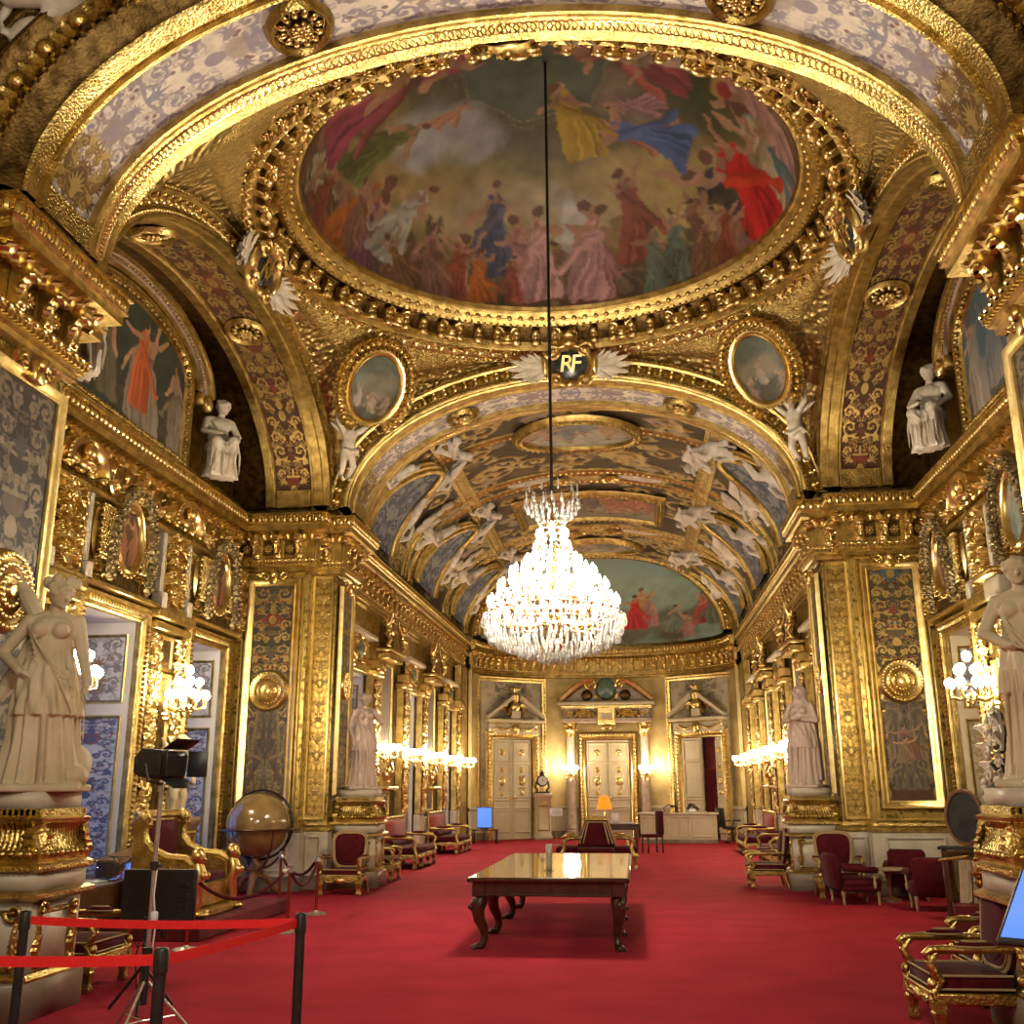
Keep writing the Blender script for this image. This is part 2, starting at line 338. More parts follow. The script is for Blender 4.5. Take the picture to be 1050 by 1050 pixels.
# ------------------------------------------------------------------ painter: numpy canvases that become per-vertex paint
def vnoise(h, w, cells, rng, octv=3):
    out = np.zeros((h, w)); amp = 1.0; tot = 0
    for o in range(octv):
        n = max(2, int(cells*2**o)); m = max(2, int(round(n*h/w))); g = rng.random((m+2, n+2))
        y = np.linspace(0, m, h, endpoint=False); x = np.linspace(0, n, w, endpoint=False); yi = y.astype(int); xi = x.astype(int)
        fy = (y-yi)[:, None]; fx = (x-xi)[None]; fy = fy*fy*(3-2*fy); fx = fx*fx*(3-2*fx)
        a = g[yi][:, xi]; b = g[yi][:, xi+1]; c = g[yi+1][:, xi]; d = g[yi+1][:, xi+1]
        out += amp*((a*(1-fx)+b*fx)*(1-fy)+(c*(1-fx)+d*fx)*fy); tot += amp; amp *= .5
    return out/tot
class Cv:    # y is up; rows index y
    def __init__(s, w, h, col, metal=0.0, var=.0, cells=6, seed=1):
        s.w, s.h = int(w), int(h); s.rng = np.random.default_rng(seed); s.a = np.zeros((s.h, s.w, 4)); s.a[..., :3] = col; s.a[..., 3] = metal; s.sym = False
        if var: s.a[..., :3] *= (1+var*(vnoise(s.h, s.w, cells, s.rng)-.5)*2)[..., None]
    def comp(s, m, x0, y0, col, metal, al=1.0):
        h, w = m.shape; X0, Y0 = max(0, x0), max(0, y0); X1, Y1 = min(s.w, x0+w), min(s.h, y0+h)
        if X1 <= X0 or Y1 <= Y0: return
        k = (m[Y0-y0:Y1-y0, X0-x0:X1-x0]*al)[..., None]; t = np.array([*col, metal]); s.a[Y0:Y1, X0:X1] = s.a[Y0:Y1, X0:X1]*(1-k)+t*k
    def stroke(s, pts, w0, w1, col, metal=0.0, soft=1.2, al=1.0, prof=None):
        P = np.asarray(pts, float)
        for Q in ([P, np.stack([s.w-1-P[:, 0], P[:, 1]], 1)] if s.sym else [P]):
            d = np.linalg.norm(np.diff(Q, axis=0), axis=1); cum = np.concatenate([[0], np.cumsum(d)]); Ltot = cum[-1]
            n = int(max(2, min(120, Ltot/max(.7, .35*max(w0, w1))+2))); t = np.linspace(0, Ltot, n)
            X = np.interp(t, cum, Q[:, 0]); Y = np.interp(t, cum, Q[:, 1]); u = t/max(Ltot, 1e-6); R = w0+(w1-w0)*u
            if prof == 'leaf': R = np.maximum(.4, max(w0, w1)*np.sin(PI*np.clip(.12+.86*u, 0, 1)))
            pad = R.max()+soft+2; x0, x1 = int(X.min()-pad), int(X.max()+pad)+1; y0, y1 = int(Y.min()-pad), int(Y.max()+pad)+1
            if x1 < 0 or y1 < 0 or x0 > s.w or y0 > s.h: continue
            m = np.zeros((y1-y0, x1-x0))
            for i in range(n):
                r = R[i]+soft; ax, bx = int(X[i]-r)-x0, int(X[i]+r)+2-x0; ay, by = int(Y[i]-r)-y0, int(Y[i]+r)+2-y0
                ax = max(ax, 0); ay = max(ay, 0)
                gy = np.arange(ay, by)[:, None]+y0-Y[i]; gx = np.arange(ax, bx)[None]+x0-X[i]
                v = np.clip((R[i]-np.sqrt(gx*gx+gy*gy))/soft+.5, 0, 1); sub = m[ay:by, ax:bx]; np.maximum(sub, v[:sub.shape[0], :sub.shape[1]], out=sub)
            s.comp(m, x0, y0, col, metal, al)
    def blob(s, x, y, rx, ry, col, metal=0.0, rot=0.0, soft=.25, al=1.0):
        for (xx, rr) in ([(x, rot), (s.w-1-x, -rot)] if s.sym else [(x, rot)]):
            R = max(rx, ry)*1.3+2; x0, y0 = int(xx-R), int(y-R); n = int(2*R)+2; gy = np.arange(n)[:, None]+y0-y; gx = np.arange(n)[None]+x0-xx
            c, q = math.cos(rr), math.sin(rr); a = (gx*c+gy*q)/rx; b = (-gx*q+gy*c)/ry; d = np.sqrt(a*a+b*b); sf = max(soft, 1.0/max(1.0, min(rx, ry)))
            s.comp(np.clip((1-d)/sf+.5, 0, 1), x0, y0, col, metal, al)
    def rect(s, x0, y0, x1, y1, col, metal=0.0, al=1.0): s.comp(np.ones((int(y1-y0), int(x1-x0))), int(x0), int(y0), col, metal, al)
    def spiral(s, x, y, r, a0, turns, dr, w, col, metal=0.0, leaves=0, lc=None, lm=0.0):
        t = np.linspace(0, 1, 40); a = a0+dr*t*turns*2*PI; rr = r*(1-t)**.85+.05*r; P = np.stack([x+rr*np.cos(a), y+rr*np.sin(a)], 1)
        if leaves:
            for k in range(leaves):
                i = int(2+k*(30/leaves)); p = P[i]; o = np.array([math.cos(a[i]), math.sin(a[i])]); tg = np.array([-o[1], o[0]])*dr
                q = p+(o*.8+tg*.5)*rr[i]*.55; s.stroke([p, (p+q)/2+tg*rr[i]*.15, q], w*1.3, .5, col if lc is None else lc, lm, prof=None)
                q = p-(o*.55-tg*.35)*rr[i]*.5; s.stroke([p, q], w*1.0, .5, col if lc is None else lc, lm)
        s.stroke(P, w, w*.6, col, metal); s.blob(P[-1, 0], P[-1, 1], r*.16+w*.5, r*.16+w*.5, col if lc is None else lc, lm)
    def acanth(s, x, y, L, ang, col, metal=0.0, n=5, spread=1.9):
        for k in range(n):
            a = ang+(k-(n-1)/2)*spread/max(1, n-1); l = L*(1-.30*abs(k-(n-1)/2)/(n/2)); d = np.array([math.cos(a), math.sin(a)]); b = np.array([math.cos(ang), math.sin(ang)])
            p = np.array([x, y]); s.stroke([p, p+b*l*.3+d*l*.25, p+d*l+b*l*.1], L*.16, .6, col, metal)
    def rosette(s, x, y, r, col, col2, metal=0.0, n=8):
        for k in range(n):
            a = k*2*PI/n; s.blob(x+.62*r*math.cos(a), y+.62*r*math.sin(a), r*.36, r*.22, col, metal, a)
        s.blob(x, y, r*.3, r*.3, col2, metal)
    def person(s, x, y, h, robe, skin=(.45, .24, .13), hair=(.08, .04, .02), lean=0.0, face=1, arms=((.6, .5), (-.5, .1)), base=None, rot=0.0, spread=.22):
        rng = s.rng; cr, sr = math.cos(rot), math.sin(rot)
        def W_(u, v): return np.array([x+(u*cr-v*sr)*h, y+(u*sr+v*cr)*h])
        robe = np.array(robe); c2 = np.array(skin)
        for k in range(9):
            f = (k/8-.5)*2; sh = 1+.34*math.sin(k*2.3+rng.random())-.16*f*face
            s.stroke([W_(lean*.5+f*.07, .56), W_(lean*.25+f*.13, .3), W_(f*spread*.62+rng.normal()*.02, .02)], .055*h, .06*h, np.clip(robe*sh, 0, 1), 0, max(1.2, .02*h))
        s.stroke([W_(lean*.5, .55), W_(lean*.85, .78)], .10*h, .095*h, robe*1.12, 0, max(1.2, .02*h))
        for k in range(4): s.stroke([W_(lean*.5-.07+.05*k, .52), W_(lean*.8+.06-.03*k, .78)], .012*h, .02*h, robe*(.7+.25*k*.6), 0, max(1., .012*h), .8)
        sg_ = 1 if face > 0 else -1; sc_ = np.clip(robe*(.55+.5*rng.random())+np.array([.05, .03, .0])*rng.random(), 0, 1)
        for k in range(3): s.stroke([W_(lean*.8-sg_*.10, .74-.02*k), W_(lean*.6+sg_*.10, .58-.04*k), W_(lean*.3+sg_*(.22+.04*k), .40-.08*k), W_(sg_*(.30+.08*rng.random()), .20+.1*rng.random())], .028*h, .02*h, sc_*(1+.25*(k-1)), 0, max(1.2, .02*h))
        for (ax, az) in arms:
            sg = 1 if ax > 0 else -1; p0 = W_(lean*.85+sg*.08, .77); p1 = W_(lean*.8+ax*.5, .72+az*.25); p2 = W_(lean*.8+ax*.75, .72+az*.62)
            s.stroke([p0, p1], .036*h, .03*h, c2*.95); s.stroke([p1, p2], .03*h, .02*h, c2*1.1)
        s.stroke([W_(lean*.85, .79), W_(lean, .88)], .035*h, .03*h, c2*.85)
        hx = W_(lean+.01*face, .92); s.blob(*hx, .052*h, .065*h, c2*1.15, 0, rot); s.blob(*W_(lean-.018*face, .945), .056*h, .05*h, hair, 0, rot)
    def cloud(s, x, y, r, col, n=14, al=.5):
        for k in range(n):
            a = s.rng.random()*6.28; d = s.rng.random()**.5*r; q = r*(.25+.3*s.rng.random()); s.blob(x+d*math.cos(a)*1.3, y+d*math.sin(a)*.7, q, q*.75, np.clip(np.array(col)*(.85+.3*s.rng.random()), 0, 1), 0, 0, 1.2, al)
    def warp(s, amt=5.0, cells=14, seed=1):
        r = np.random.default_rng(seed); dx = (vnoise(s.h, s.w, cells, r, 3)-.5)*2*amt; dy = (vnoise(s.h, s.w, cells, r, 3)-.5)*2*amt
        yy, xx = np.mgrid[0:s.h, 0:s.w]; s.a = s.a[np.clip(yy+dy, 0, s.h-1).astype(int), np.clip(xx+dx, 0, s.w-1).astype(int)]
    def texture(s, amt=.18, cells=30, seed=3):
        s.a[..., :3] *= (1+amt*(vnoise(s.h, s.w, cells, np.random.default_rng(seed), 3)-.5)*2)[..., None]
    def sample(s, U, Vv):      # U,V in 0..1
        x = np.clip(np.asarray(U)*(s.w-1), 0, s.w-1.001); y = np.clip(np.asarray(Vv)*(s.h-1), 0, s.h-1.001); xi = x.astype(int); yi = y.astype(int); fx = (x-xi)[..., None]; fy = (y-yi)[..., None]; a = s.a
        return (a[yi, xi]*(1-fx)+a[yi, xi+1]*fx)*(1-fy)+(a[yi+1, xi]*(1-fx)+a[yi+1, xi+1]*fx)*fy
def painted(name, cv, fn, mat, parent=None, nu=None, nv=None, org=None, kind=None, hgt=0.0, mask=None, flip=False):
    """surface fn(U,V)->(…,3) over the unit square, painted with a canvas"""
    nu = nu or cv.w; nv = nv or cv.h; U, Vv = np.meshgrid(np.linspace(0, 1, nu), np.linspace(0, 1, nv), indexing='ij')
    P = fn(U, Vv); col = cv.sample(U, Vv)
    F = gridF(nu, nv)
    if flip: F = F[:, ::-1]
    if mask is not None:
        k = mask(U, Vv).ravel(); F = F[k[F].all(1)]
    mb = MB(); mb.add((P.reshape(-1, 3), F)); return mb.build(name, mat, parent, True, 180, org, col.reshape(-1, 4), kind)
# ---- ornament compositions
def grotesque(w, h, ground, scroll, accent, metal=0.0, seed=1, var=.1, medal=None, unit=None, gm=0.0, third=None, dens=1.0):
    """tall symmetrical candelabra of scrolls, vases, leaves and masks; grows upward"""
    c = Cv(w, h, ground, gm, var, 5, seed); c.sym = True; rng = c.rng; cx = (w-1)/2; un = unit or w; y = 0.0; k = 0
    acc = accent if isinstance(accent, list) else [accent]; fc = np.array(ground)*.45+np.array(scroll)*.55
    for i in range(int(h/un*20*dens)):     # close ground of small curls and leaves
        x, yy = rng.random()*cx, rng.random()*h; c.spiral(x, yy, un*(.045+.05*rng.random()), rng.random()*6, 1.1, 1 if i % 2 else -1, max(.8, un*.012), fc if i % 4 else np.array(acc[i % len(acc)])*.8, metal*.8, 3, fc, metal*.8)
    while y < h+un*.2:
        kind = (k+seed) % 4; A = acc[k % len(acc)]; ww = max(1.0, un*.022)
        if kind in (0, 2):
            for (ox, oy, r, dr, a0) in ((.27, .30, .20, 1, PI), (.33, .66, .13, -1, -2.6), (.12, .62, .08, 1, 2.2), (.40, .05, .07, -1, 2.5)):
                c.spiral(cx-un*ox, y+un*oy, un*r, a0 if kind == 0 else a0+2.6, 1.35, dr if kind == 0 else -dr, ww, scroll, metal, int(6*dens), scroll, metal)
            c.stroke([(cx-un*.45, y), (cx-un*.30, y+un*.12), (cx-un*.05, y+un*.06)], ww, ww, scroll, metal)
            c.acanth(cx, y+un*.08, un*.26, PI/2, A, 0.0, 5); c.acanth(cx-un*.28, y+un*.30, un*.10, .7, A, 0.0, 4)
            step = un*.86
        elif kind == 1:     # urn with fruit
            c.stroke([(cx, y), (cx, y+un*.14)], un*.10, un*.03, scroll, metal); c.blob(cx, y+un*.26, un*.17, un*.13, A, 0.0); c.stroke([(cx-un*.17, y+un*.36), (cx+un*.17, y+un*.36)], un*.03, un*.03, scroll, metal)
            for j in range(7): c.blob(cx-un*(.02+.05*(j % 4)), y+un*(.42+.045*(j//2)), un*.045, un*.045, acc[(k+j) % len(acc)] if j % 2 else scroll, metal if not j % 2 else 0)
            c.acanth(cx-un*.22, y+un*.20, un*.22, 2.6, scroll, metal, 5); c.spiral(cx-un*.34, y+un*.44, un*.10, 0, 1.3, 1, ww, scroll, metal, 5, scroll, metal); step = un*.68
        else:               # trophy: crossed staves, shield, ribbons
            c.stroke([(cx-un*.36, y+un*.62), (cx+un*.30, y+un*.02)], ww*.9, ww*.9, scroll, metal); c.blob(cx, y+un*.30, un*.15, un*.19, A, 0.0); c.blob(cx, y+un*.30, un*.09, un*.12, scroll, metal)
            c.blob(cx, y+un*.56, un*.08, un*.10, scroll, metal); c.acanth(cx, y+un*.62, un*.15, PI/2, scroll, metal, 5)
            c.stroke([(cx-un*.10, y+un*.44), (cx-un*.22, y+un*.30), (cx-un*.38, y+un*.36), (cx-un*.44, y+un*.52)], ww*1.8, ww*.6, A, 0.0); c.spiral(cx-un*.30, y+un*.56, un*.10, 2.0, 1.3, 1, ww, scroll, metal, 5, scroll, metal); c.spiral(cx-un*.32, y+un*.16, un*.12, PI, 1.3, -1, ww, scroll, metal, 5, scroll, metal)
            step = un*.76
        if third is not None:
            for j in range(3): c.blob(cx-un*(.1+.3*rng.random()), y+un*rng.random()*.8, un*.03, un*.03, third, 0.0)
        y += step; k += 1
    return c
def figures_scene(w, h, seed, sky, ground, robes, n=7, fs=.5, clouds=True, hor=.3, ysp=.12):
    c = Cv(w, h, sky, 0, .25, 4, seed); rng = c.rng
    if clouds:
        for k in range(8): c.cloud(rng.random()*w, h*(.45+.5*rng.random()), h*.16, np.array(sky)*1.5+.04, 10, .25)
    for k in range(26): c.blob(rng.random()*w, rng.random()*h*hor, w*.09, h*.07, np.array(ground)*(.6+.8*rng.random()), 0, rng.random(), .6, .8)
    order = sorted([(rng.random()*h*ysp, (i+.5)/n*w+rng.normal()*w*.03) for i in range(n)], reverse=True)
    for i, (y, x) in enumerate(order):
        rb = robes[int(rng.integers(len(robes)))]; f = 1 if rng.random() < .5 else -1
        c.person(x, y+h*.04, h*fs*(.85+.3*rng.random()), rb, lean=.12*f*rng.random(), face=f, arms=((.18+.22*rng.random(), rng.random()*1.2-.5), (-.18-.2*rng.random(), rng.random()-.5)))
    c.warp(h*.035, 16, seed); c.texture(.30, 22, seed+5); return c
# ------------------------------------------------------------------ measures (metres)
ZC = 6.70           # cornice lip
ZS = 6.85           # springing of every arch
AA, AB = 4.2, 2.4   # half-width and rise of the great arches
YN0, YN1, YF0, YF1 = 7.38, 8.88, 17.9, 19.7
YB = 13.58          # centre of the domed bay
def st(o): o['kind'] = 'structure'; return o
def sweep_plan(mb, path, prof, mat=0, side=1, closed=False):
    """mitred sweep; path = plan points, room lies to the right of travel when side=1; prof (o,z): o = set back from the path into the wall"""
    P = np.asarray(path, float); e = np.diff(P, axis=0); e /= np.linalg.norm(e, axis=1)[:, None]
    n = np.stack([-e[:, 1], e[:, 0]], 1)*side; n1 = np.concatenate([n[:1], n]); n2 = np.concatenate([n, n[-1:]]); off = (n1+n2)/(1+(n1*n2).sum(1))[:, None]
    A = np.array([[[p[0]+o*f[0], p[1]+o*f[1], z] for o, z in prof] for p, f in zip(P, off)])
    F = gridF(len(P), len(prof)); mb.add((A.reshape(-1, 3), F if side > 0 else F[:, ::-1]), None, mat)
def along(path, step, side=1, o=0.0, trim=0.0):
    """evenly spaced points on the mitred set-back of the path: (pos, tangent, normal into wall)"""
    P = np.asarray(path, float); out = []; e = np.diff(P, axis=0); e /= np.linalg.norm(e, axis=1)[:, None]; n = np.stack([-e[:, 1], e[:, 0]], 1)*side
    n1 = np.concatenate([n[:1], n]); n2 = np.concatenate([n, n[-1:]]); Q = P+o*(n1+n2)/(1+(n1*n2).sum(1))[:, None]
    for i in range(len(P)-1):
        a, b = Q[i], Q[i+1]
        if (b-a)@e[i] < step*.6+2*trim: continue
        a = a+e[i]*trim; b = b-e[i]*trim; L = np.linalg.norm(b-a); k = max(1, int(round(L/step)))
        for j in range(k): out.append((a+e[i]*L*(j+.5)/k, e[i], n[i], j == k-1, L/k))
    return out
def mir(path): return [(-x, y) for x, y in path]
LP_near = [(-4.5, -7.9), (-4.5, 7.16), (-4.08, 7.16), (-4.08, 9.28), (-4.5, 9.28), (-4.5, 9.63), (-6.6, 9.63)]
LP_bay = [(-6.0, 9.3), (-6.0, 18.1)]
LP_far = [(-6.6, 17.72), (-4.5, 17.72), (-4.5, 18.07), (-4.08, 18.07), (-4.08, 20.16), (-4.5, 20.16)]
LP_gal = [(-4.5, 20.0), (-4.5, 35.4)]
APX = [(-4.5, 34.8), (-4.3, 34.8)]+[(-4.25*math.cos(t), 34.95+2.85*math.sin(t)) for t in np.linspace(.05, PI-.05, 33)]+[(4.3, 34.8), (4.5, 34.8)]
APX = [(x, y) for x, y in APX]
# ------------------------------------------------------------------ floor
mb = MB(); mb.add(box(0, 15, -.1, 15.2, 50, .2)); st(mb.build('floor', carpet, smooth=False))
# ------------------------------------------------------------------ piers and plain walls
wallp = [(.42, 5.66), (.42, 1.10), (.36, 1.08), (.34, 1.02), (.38, .98), (.38, .28), (.33, .25), (.33, 0.0)][::-1]
for sd, nm in ((1, 'left'), (-1, 'right')):
    m = (lambda p: p) if sd > 0 else mir
    for pth, q in ((LP_near, 'near'), (LP_far, 'far')):
        mb = MB()
        sweep_plan(mb, m(pth), [(.33, 0), (.33, .24)], 2, sd); sweep_plan(mb, m(pth), [(.33, .24), (.37, .27), (.38, .97)], 1, sd)
        sweep_plan(mb, m(pth), [(.38, .97), (.33, 1.0), (.33, 1.05), (.40, 1.08), (.42, 1.12)], 3, sd); sweep_plan(mb, m(pth), [(.42, 1.12), (.42, 5.70)], 0, sd)
        st(mb.build('wall_%s_%s' % (nm, q), [broc, stone, marblebr, gold], smooth=True, angle=25))
def wall_open(name, xs, thick, y0, y1, ops, ztop, mats, ztops=4.1, face=None):
    """x-plane wall, room towards +/-; ops = list of (ya,yb)"""
    s = 1 if xs > 0 else -1; mb = MB(); xc = xs+s*thick/2; y = y0
    for a, b in list(ops)+[(y1, y1)]:
        if b > a: a, b = a-.06, b+.06
        if a > y: mb.add(box(xc, (y+a)/2, ztop/2, thick, a-y, ztop))
        if b > a: mb.add(box(xc, (a+b)/2, (ztop+ztops)/2+.03, thick, b-a, ztop-ztops-.06))
        y = b
    return st(mb.build(name, mats, smooth=False))
BAYW = [(12.55, 14.2), (15.95, 17.4)]; GALW = [(20.3, 22.1), (25.8, 27.5), (31.3, 33.0)]
for s, nm in ((-1, 'left'), (1, 'right')):
    wall_open('wall_%s_bay' % nm, 6.25*s, .12, 9.3, 18.3, BAYW, 6.95, goldf)
    wall_open('wall_%s_gallery' % nm, 4.9*s, .12, 19.7, 35.4, GALW, 6.95, goldf)
    mb = MB(); mb.add(box(s*5.0, -.2, 4, .15, 15.6, 8)); st(mb.build('wall_%s_near_gallery' % nm, goldf, smooth=False))
    wall_open('wall_%s_outer' % nm, 7.4*s, .2, -8.1, 39.5, (BAYW+GALW) if s < 0 else [], 14.0, whitep)  # unseen outer shell, added to keep sky light out of the gaps
for y, nm in ((-8.1, 'near_end'), (39.6, 'light_block_end')):
    mb = MB(); mb.add(box(0, y, 7, 15.2, .2, 14)); st(mb.build('wall_'+nm, cream, smooth=False))  # the far one is unseen, added to stop sky light leaking in
mb = MB(); mb.add(box(0, 15.6, 14.1, 15.2, 48, .2)); st(mb.build('ceiling_light_block_roof', cream, smooth=False))  # unseen lid added over the vaults to block the sky
# ------------------------------------------------------------------ entablature (trim) with eggs, consoles, rosettes, dentils
E_lo = [(.40, 5.62), (.34, 5.66), (.34, 5.72), (.30, 5.74), (.30, 5.80), (.26, 5.83), (.25, 5.88), (.36, 5.90), (.36, 6.30), (.28, 6.33), (.22, 6.38), (.07, 6.40), (.07, 6.50), (.03, 6.52), (.03, 6.55), (.09, 6.56), (.06, 6.66), (.0, 6.68), (.0, 6.71), (.10, 6.73), (.45, 6.76), (.45, 6.95), (.9, 6.96)]
eg = ell((0, 0, 0), (.048, .055, .082), 8, 6)
bedleaf = xf(leaf(.17, .45, .6, 7), T(0, -.02, 0)@Ry(-PI/2))
cons_side = [(0, 0), (.10, 0), (.13, .06), (.08, .13), (.09, .22), (.17, .30), (.24, .36), (.24, .42), (0, .42)]
_cv, _cf = prism(cons_side, -.07, .07, .012); cons = (np.stack([_cv[:, 1], -_cv[:, 0], _cv[:, 2]], 1), _cf)   # projects toward -y
cons = join(cons, ell((0, -.21, .30), (.085, .05, .05), 8, 6), ell((0, -.11, .05), (.06, .04, .05), 8, 6), xf(leaf(.24, .30, .2), T(0, -.10, .02)@Ry(-PI/2)@Rx(0)))
ros = rosette(.10, 8, .03)
def entab(path, sd, egg=.12, con=.40, frz=True):
    mb = MB(); sweep_plan(mb, path, E_lo, 0, sd)
    for p, t, n, _, _ in along(path, egg, sd, .05): mb.add(eg, frame((p[0], p[1], 6.605), (*t, 0), (*n, 0), (0, 0, 1)), 1)
    if frz:
        for p, t, n, last, stp in along(path, con, sd, .36, .03 if con > .3 else 0):
            mb.add(cons, frame((p[0], p[1], 5.90), (*t, 0), (*n, 0), (0, 0, 1)), 1)
            
            if last: continue
            q = p+t*stp*.5; mb.add(box(0, -.005, .02, con*.52, .05, .30, .01), frame((q[0], q[1], 6.10), (*t, 0), (*n, 0), (0, 0, 1)), 2); mb.add(ros, frame((q[0], q[1], 6.10), (*t, 0), (*n, 0), (0, 0, 1)), 1)
        for p, t, n, _, _ in along(path, .15 if con < .45 else .24, sd, .26): mb.add(bedleaf, frame((p[0], p[1], 6.24), (*t, 0), (*n, 0), (0, 0, 1)), 1)
        for p, t, n, _, _ in along(path, .13 if con < .45 else .24, sd, .25): mb.add(ell((0, 0, 0), (.045, .03, .03), 7, 5), frame((p[0], p[1], 5.86), (*t, 0), (*n, 0), (0, 0, 1)), 1)
        for p, t, n, _, _ in along(path, .07, sd, .28): mb.add(box(0, 0, 0, .035, .05, .05), frame((p[0], p[1], 5.80), (*t, 0), (*n, 0), (0, 0, 1)), 1)
    return mb
k = 1
for sd, m in ((1, lambda p: p), (-1, mir)):
    for pth, e, c_ in ((LP_near[1:], .12, .40), (LP_bay, .12, .40), (LP_far, .12, .38), (LP_gal, .13, .48)):
        st(entab(m(pth), sd, e, c_).build('trim_%d' % k, [gold, goldb, bronze], angle=35)); k += 1
    mb = MB(); sweep_plan(mb, m(LP_near[:2]), E_lo, 0, sd); st(mb.build('trim_%d' % k, gold, angle=35)); k += 1
st(entab(APX, 1, .14, .42).build('trim_%d' % k, [gold, goldb, goldf], angle=35)); k += 1
# ------------------------------------------------------------------ arches
def epath(a, b, n, plane, c0, pos, z0=ZS, t0=0.0, t1=PI):
    out = []
    for t in np.linspace(t0, t1, n):
        c, s = math.cos(t), math.sin(t); o = nz([c*b, s*a])
        if plane == 'y': out.append(((c0+a*c, pos, z0+b*s), (o[0], 0, o[1]), (0, 1, 0)))
        else: out.append(((pos, c0+a*c, z0+b*s), (0, o[0], o[1]), (1, 0, 0)))
    return out
def arc_place(path_fn, step, a, b):
    L = PI*(3*(a+b)-math.sqrt((3*a+b)*(a+3*b)))/2; n = int(L/step); t = np.linspace(0, PI, 400); ds = np.hypot(a*np.sin(t), b*np.cos(t)); cum = np.concatenate([[0], np.cumsum((ds[1:]+ds[:-1])/2*np.diff(t))]); return np.interp((np.arange(n)+.5)/n*cum[-1], cum, t)
def arch_units(mb, unit, a, b, plane, c0, pos, step, dr, dh, mat=1, sg=1, flip=1):
    for t in arc_place(None, step, a, b):
        c, s = math.cos(t), math.sin(t); o = nz([c*b, s*a]); 
        if plane == 'y': p = np.array([c0+a*c+dr*o[0], pos+dh, ZS+b*s+dr*o[1]]); x = np.array([-o[1], 0, o[0]]); z = np.array([o[0], 0, o[1]]); y = np.array([0, sg, 0])
        else: p = np.array([pos+dh, c0+a*c+dr*o[0], ZS+b*s+dr*o[1]]); x = np.array([0, -o[1], o[0]]); z = np.array([0, o[0], o[1]]); y = np.array([sg, 0, 0])
        mb.add(unit, frame(p, x, y, z), mat)
bead = ell((0, 0, 0), (.045, .045, .045), 8, 6); bigegg = ell((0, 0, 0), (.060, .07, .075), 10, 7)
lf_s = xf(leaf(.20, .42, .3, 7), Ry(-PI/2))
def archivolt(mb, plane, c0, pos, sg, a, b, big=1.0):
    """moulded face of an arch seen from the bay; sg=-1 faces -y/-x; profile (d outward, h along +normal)"""
    pr = [(0.0, .10), (0.0, -.10), (.03, -.12), (.06, -.12), (.08, -.06), (.13, -.05), (.15, -.08), (.17, -.03), (.20, .0), (.24, .03), (.28, .04), (.30, -.10), (.34, -.13), (.38, -.12), (.40, -.04), (.44, .0), (.48, .10)]
    pr = [(d*big, -h*sg if sg > 0 else h) for d, h in pr]
    pth = epath(a, b, 72, plane, c0, pos); V, F = ring(pr, pth, None, False)
    flip = (plane == 'y') == (sg < 0); mb.add((V, [f if flip else f[:, ::-1] for f in F]), None, 0)
    arch_units(mb, bigegg, a, b, plane, c0, pos, .20*big, .22*big, sg*-(.02) if False else sg*.02, 1, 1); arch_units(mb, xf(lf_s, Sc(.8)), a, b, plane, c0, pos, .20*big, .15*big, sg*.04, 1, -sg)
    arch_units(mb, ell((0, 0, 0), .026, 6, 4), a, b, plane, c0, pos, .075*big, .085*big, sg*.08, 1, 1); arch_units(mb, ell((0, 0, 0), .03, 6, 4), a, b, plane, c0, pos, .09*big, .39*big, sg*.10, 1, 1)
def soffit(mb, y0, y1, bands, a=AA, b=AB, n=90):
    """strips across the soffit: bands = [(ya,yb,raise,mat)]"""
    pass
lilac_cv = grotesque(150, 1500, (.80, .71, .56), (.33, .27, .29), [(.33, .27, .31), (.36, .28, .25), (.27, .26, .31), (.44, .35, .27)], 0.0, 2, .12, unit=150, third=(.25, .13, .12), dens=1)
lilac_cv.texture(.22, 12, 3)
h_ = lilac_cv.h; lilac_cv.a = np.concatenate([lilac_cv.a[:h_//2], lilac_cv.a[:h_//2][::-1]]); lilac_cv.h = lilac_cv.a.shape[0]
# heavy dark-bronze figures of captives at the two feet, on both arches
for e in (0, 1):
    hh = lilac_cv.h; g = (.16, .09, .03)
    for j in range(20):
        y = 20+lilac_cv.rng.random()*110; x = 18+lilac_cv.rng.random()*114; yy = y if e == 0 else hh-1-y; u_ = PI/2 if e == 0 else -PI/2
        lilac_cv.acanth(x, yy, 26+14*lilac_cv.rng.random(), u_+lilac_cv.rng.normal()*.6, g if j % 3 else (.40, .27, .08), .4, 5); lilac_cv.spiral(150-x, yy, 12, lilac_cv.rng.random()*6, 1.3, 1, 2.2, (.30, .19, .06) if j % 2 else g, .4, 5)
    lilac_cv.blob(75, 62 if e == 0 else hh-63, 22, 30, (.12, .065, .03), .2); lilac_cv.acanth(75, 34 if e == 0 else hh-35, 46, u_, (.44, .31, .10), .5, 7)
    y0_, y1_ = (0, 16) if e == 0 else (hh-16, hh); lilac_cv.rect(0, y0_, 150, y1_, (.10, .045, .02), 0)
def arch_soffit_fn(ya, yb, dz, t0=.10, t1=PI-.10, a=AA, b=AB):
    def fn(U, V):
        t = t0+(t1-t0)*V; o = np.stack([np.cos(t)*b, np.sin(t)*a], -1); o /= np.linalg.norm(o, axis=-1)[..., None]
        return np.stack([a*np.cos(t)+dz*o[..., 0], ya+(yb-ya)*U, ZS+b*np.sin(t)+dz*o[..., 1]], -1)
    return fn
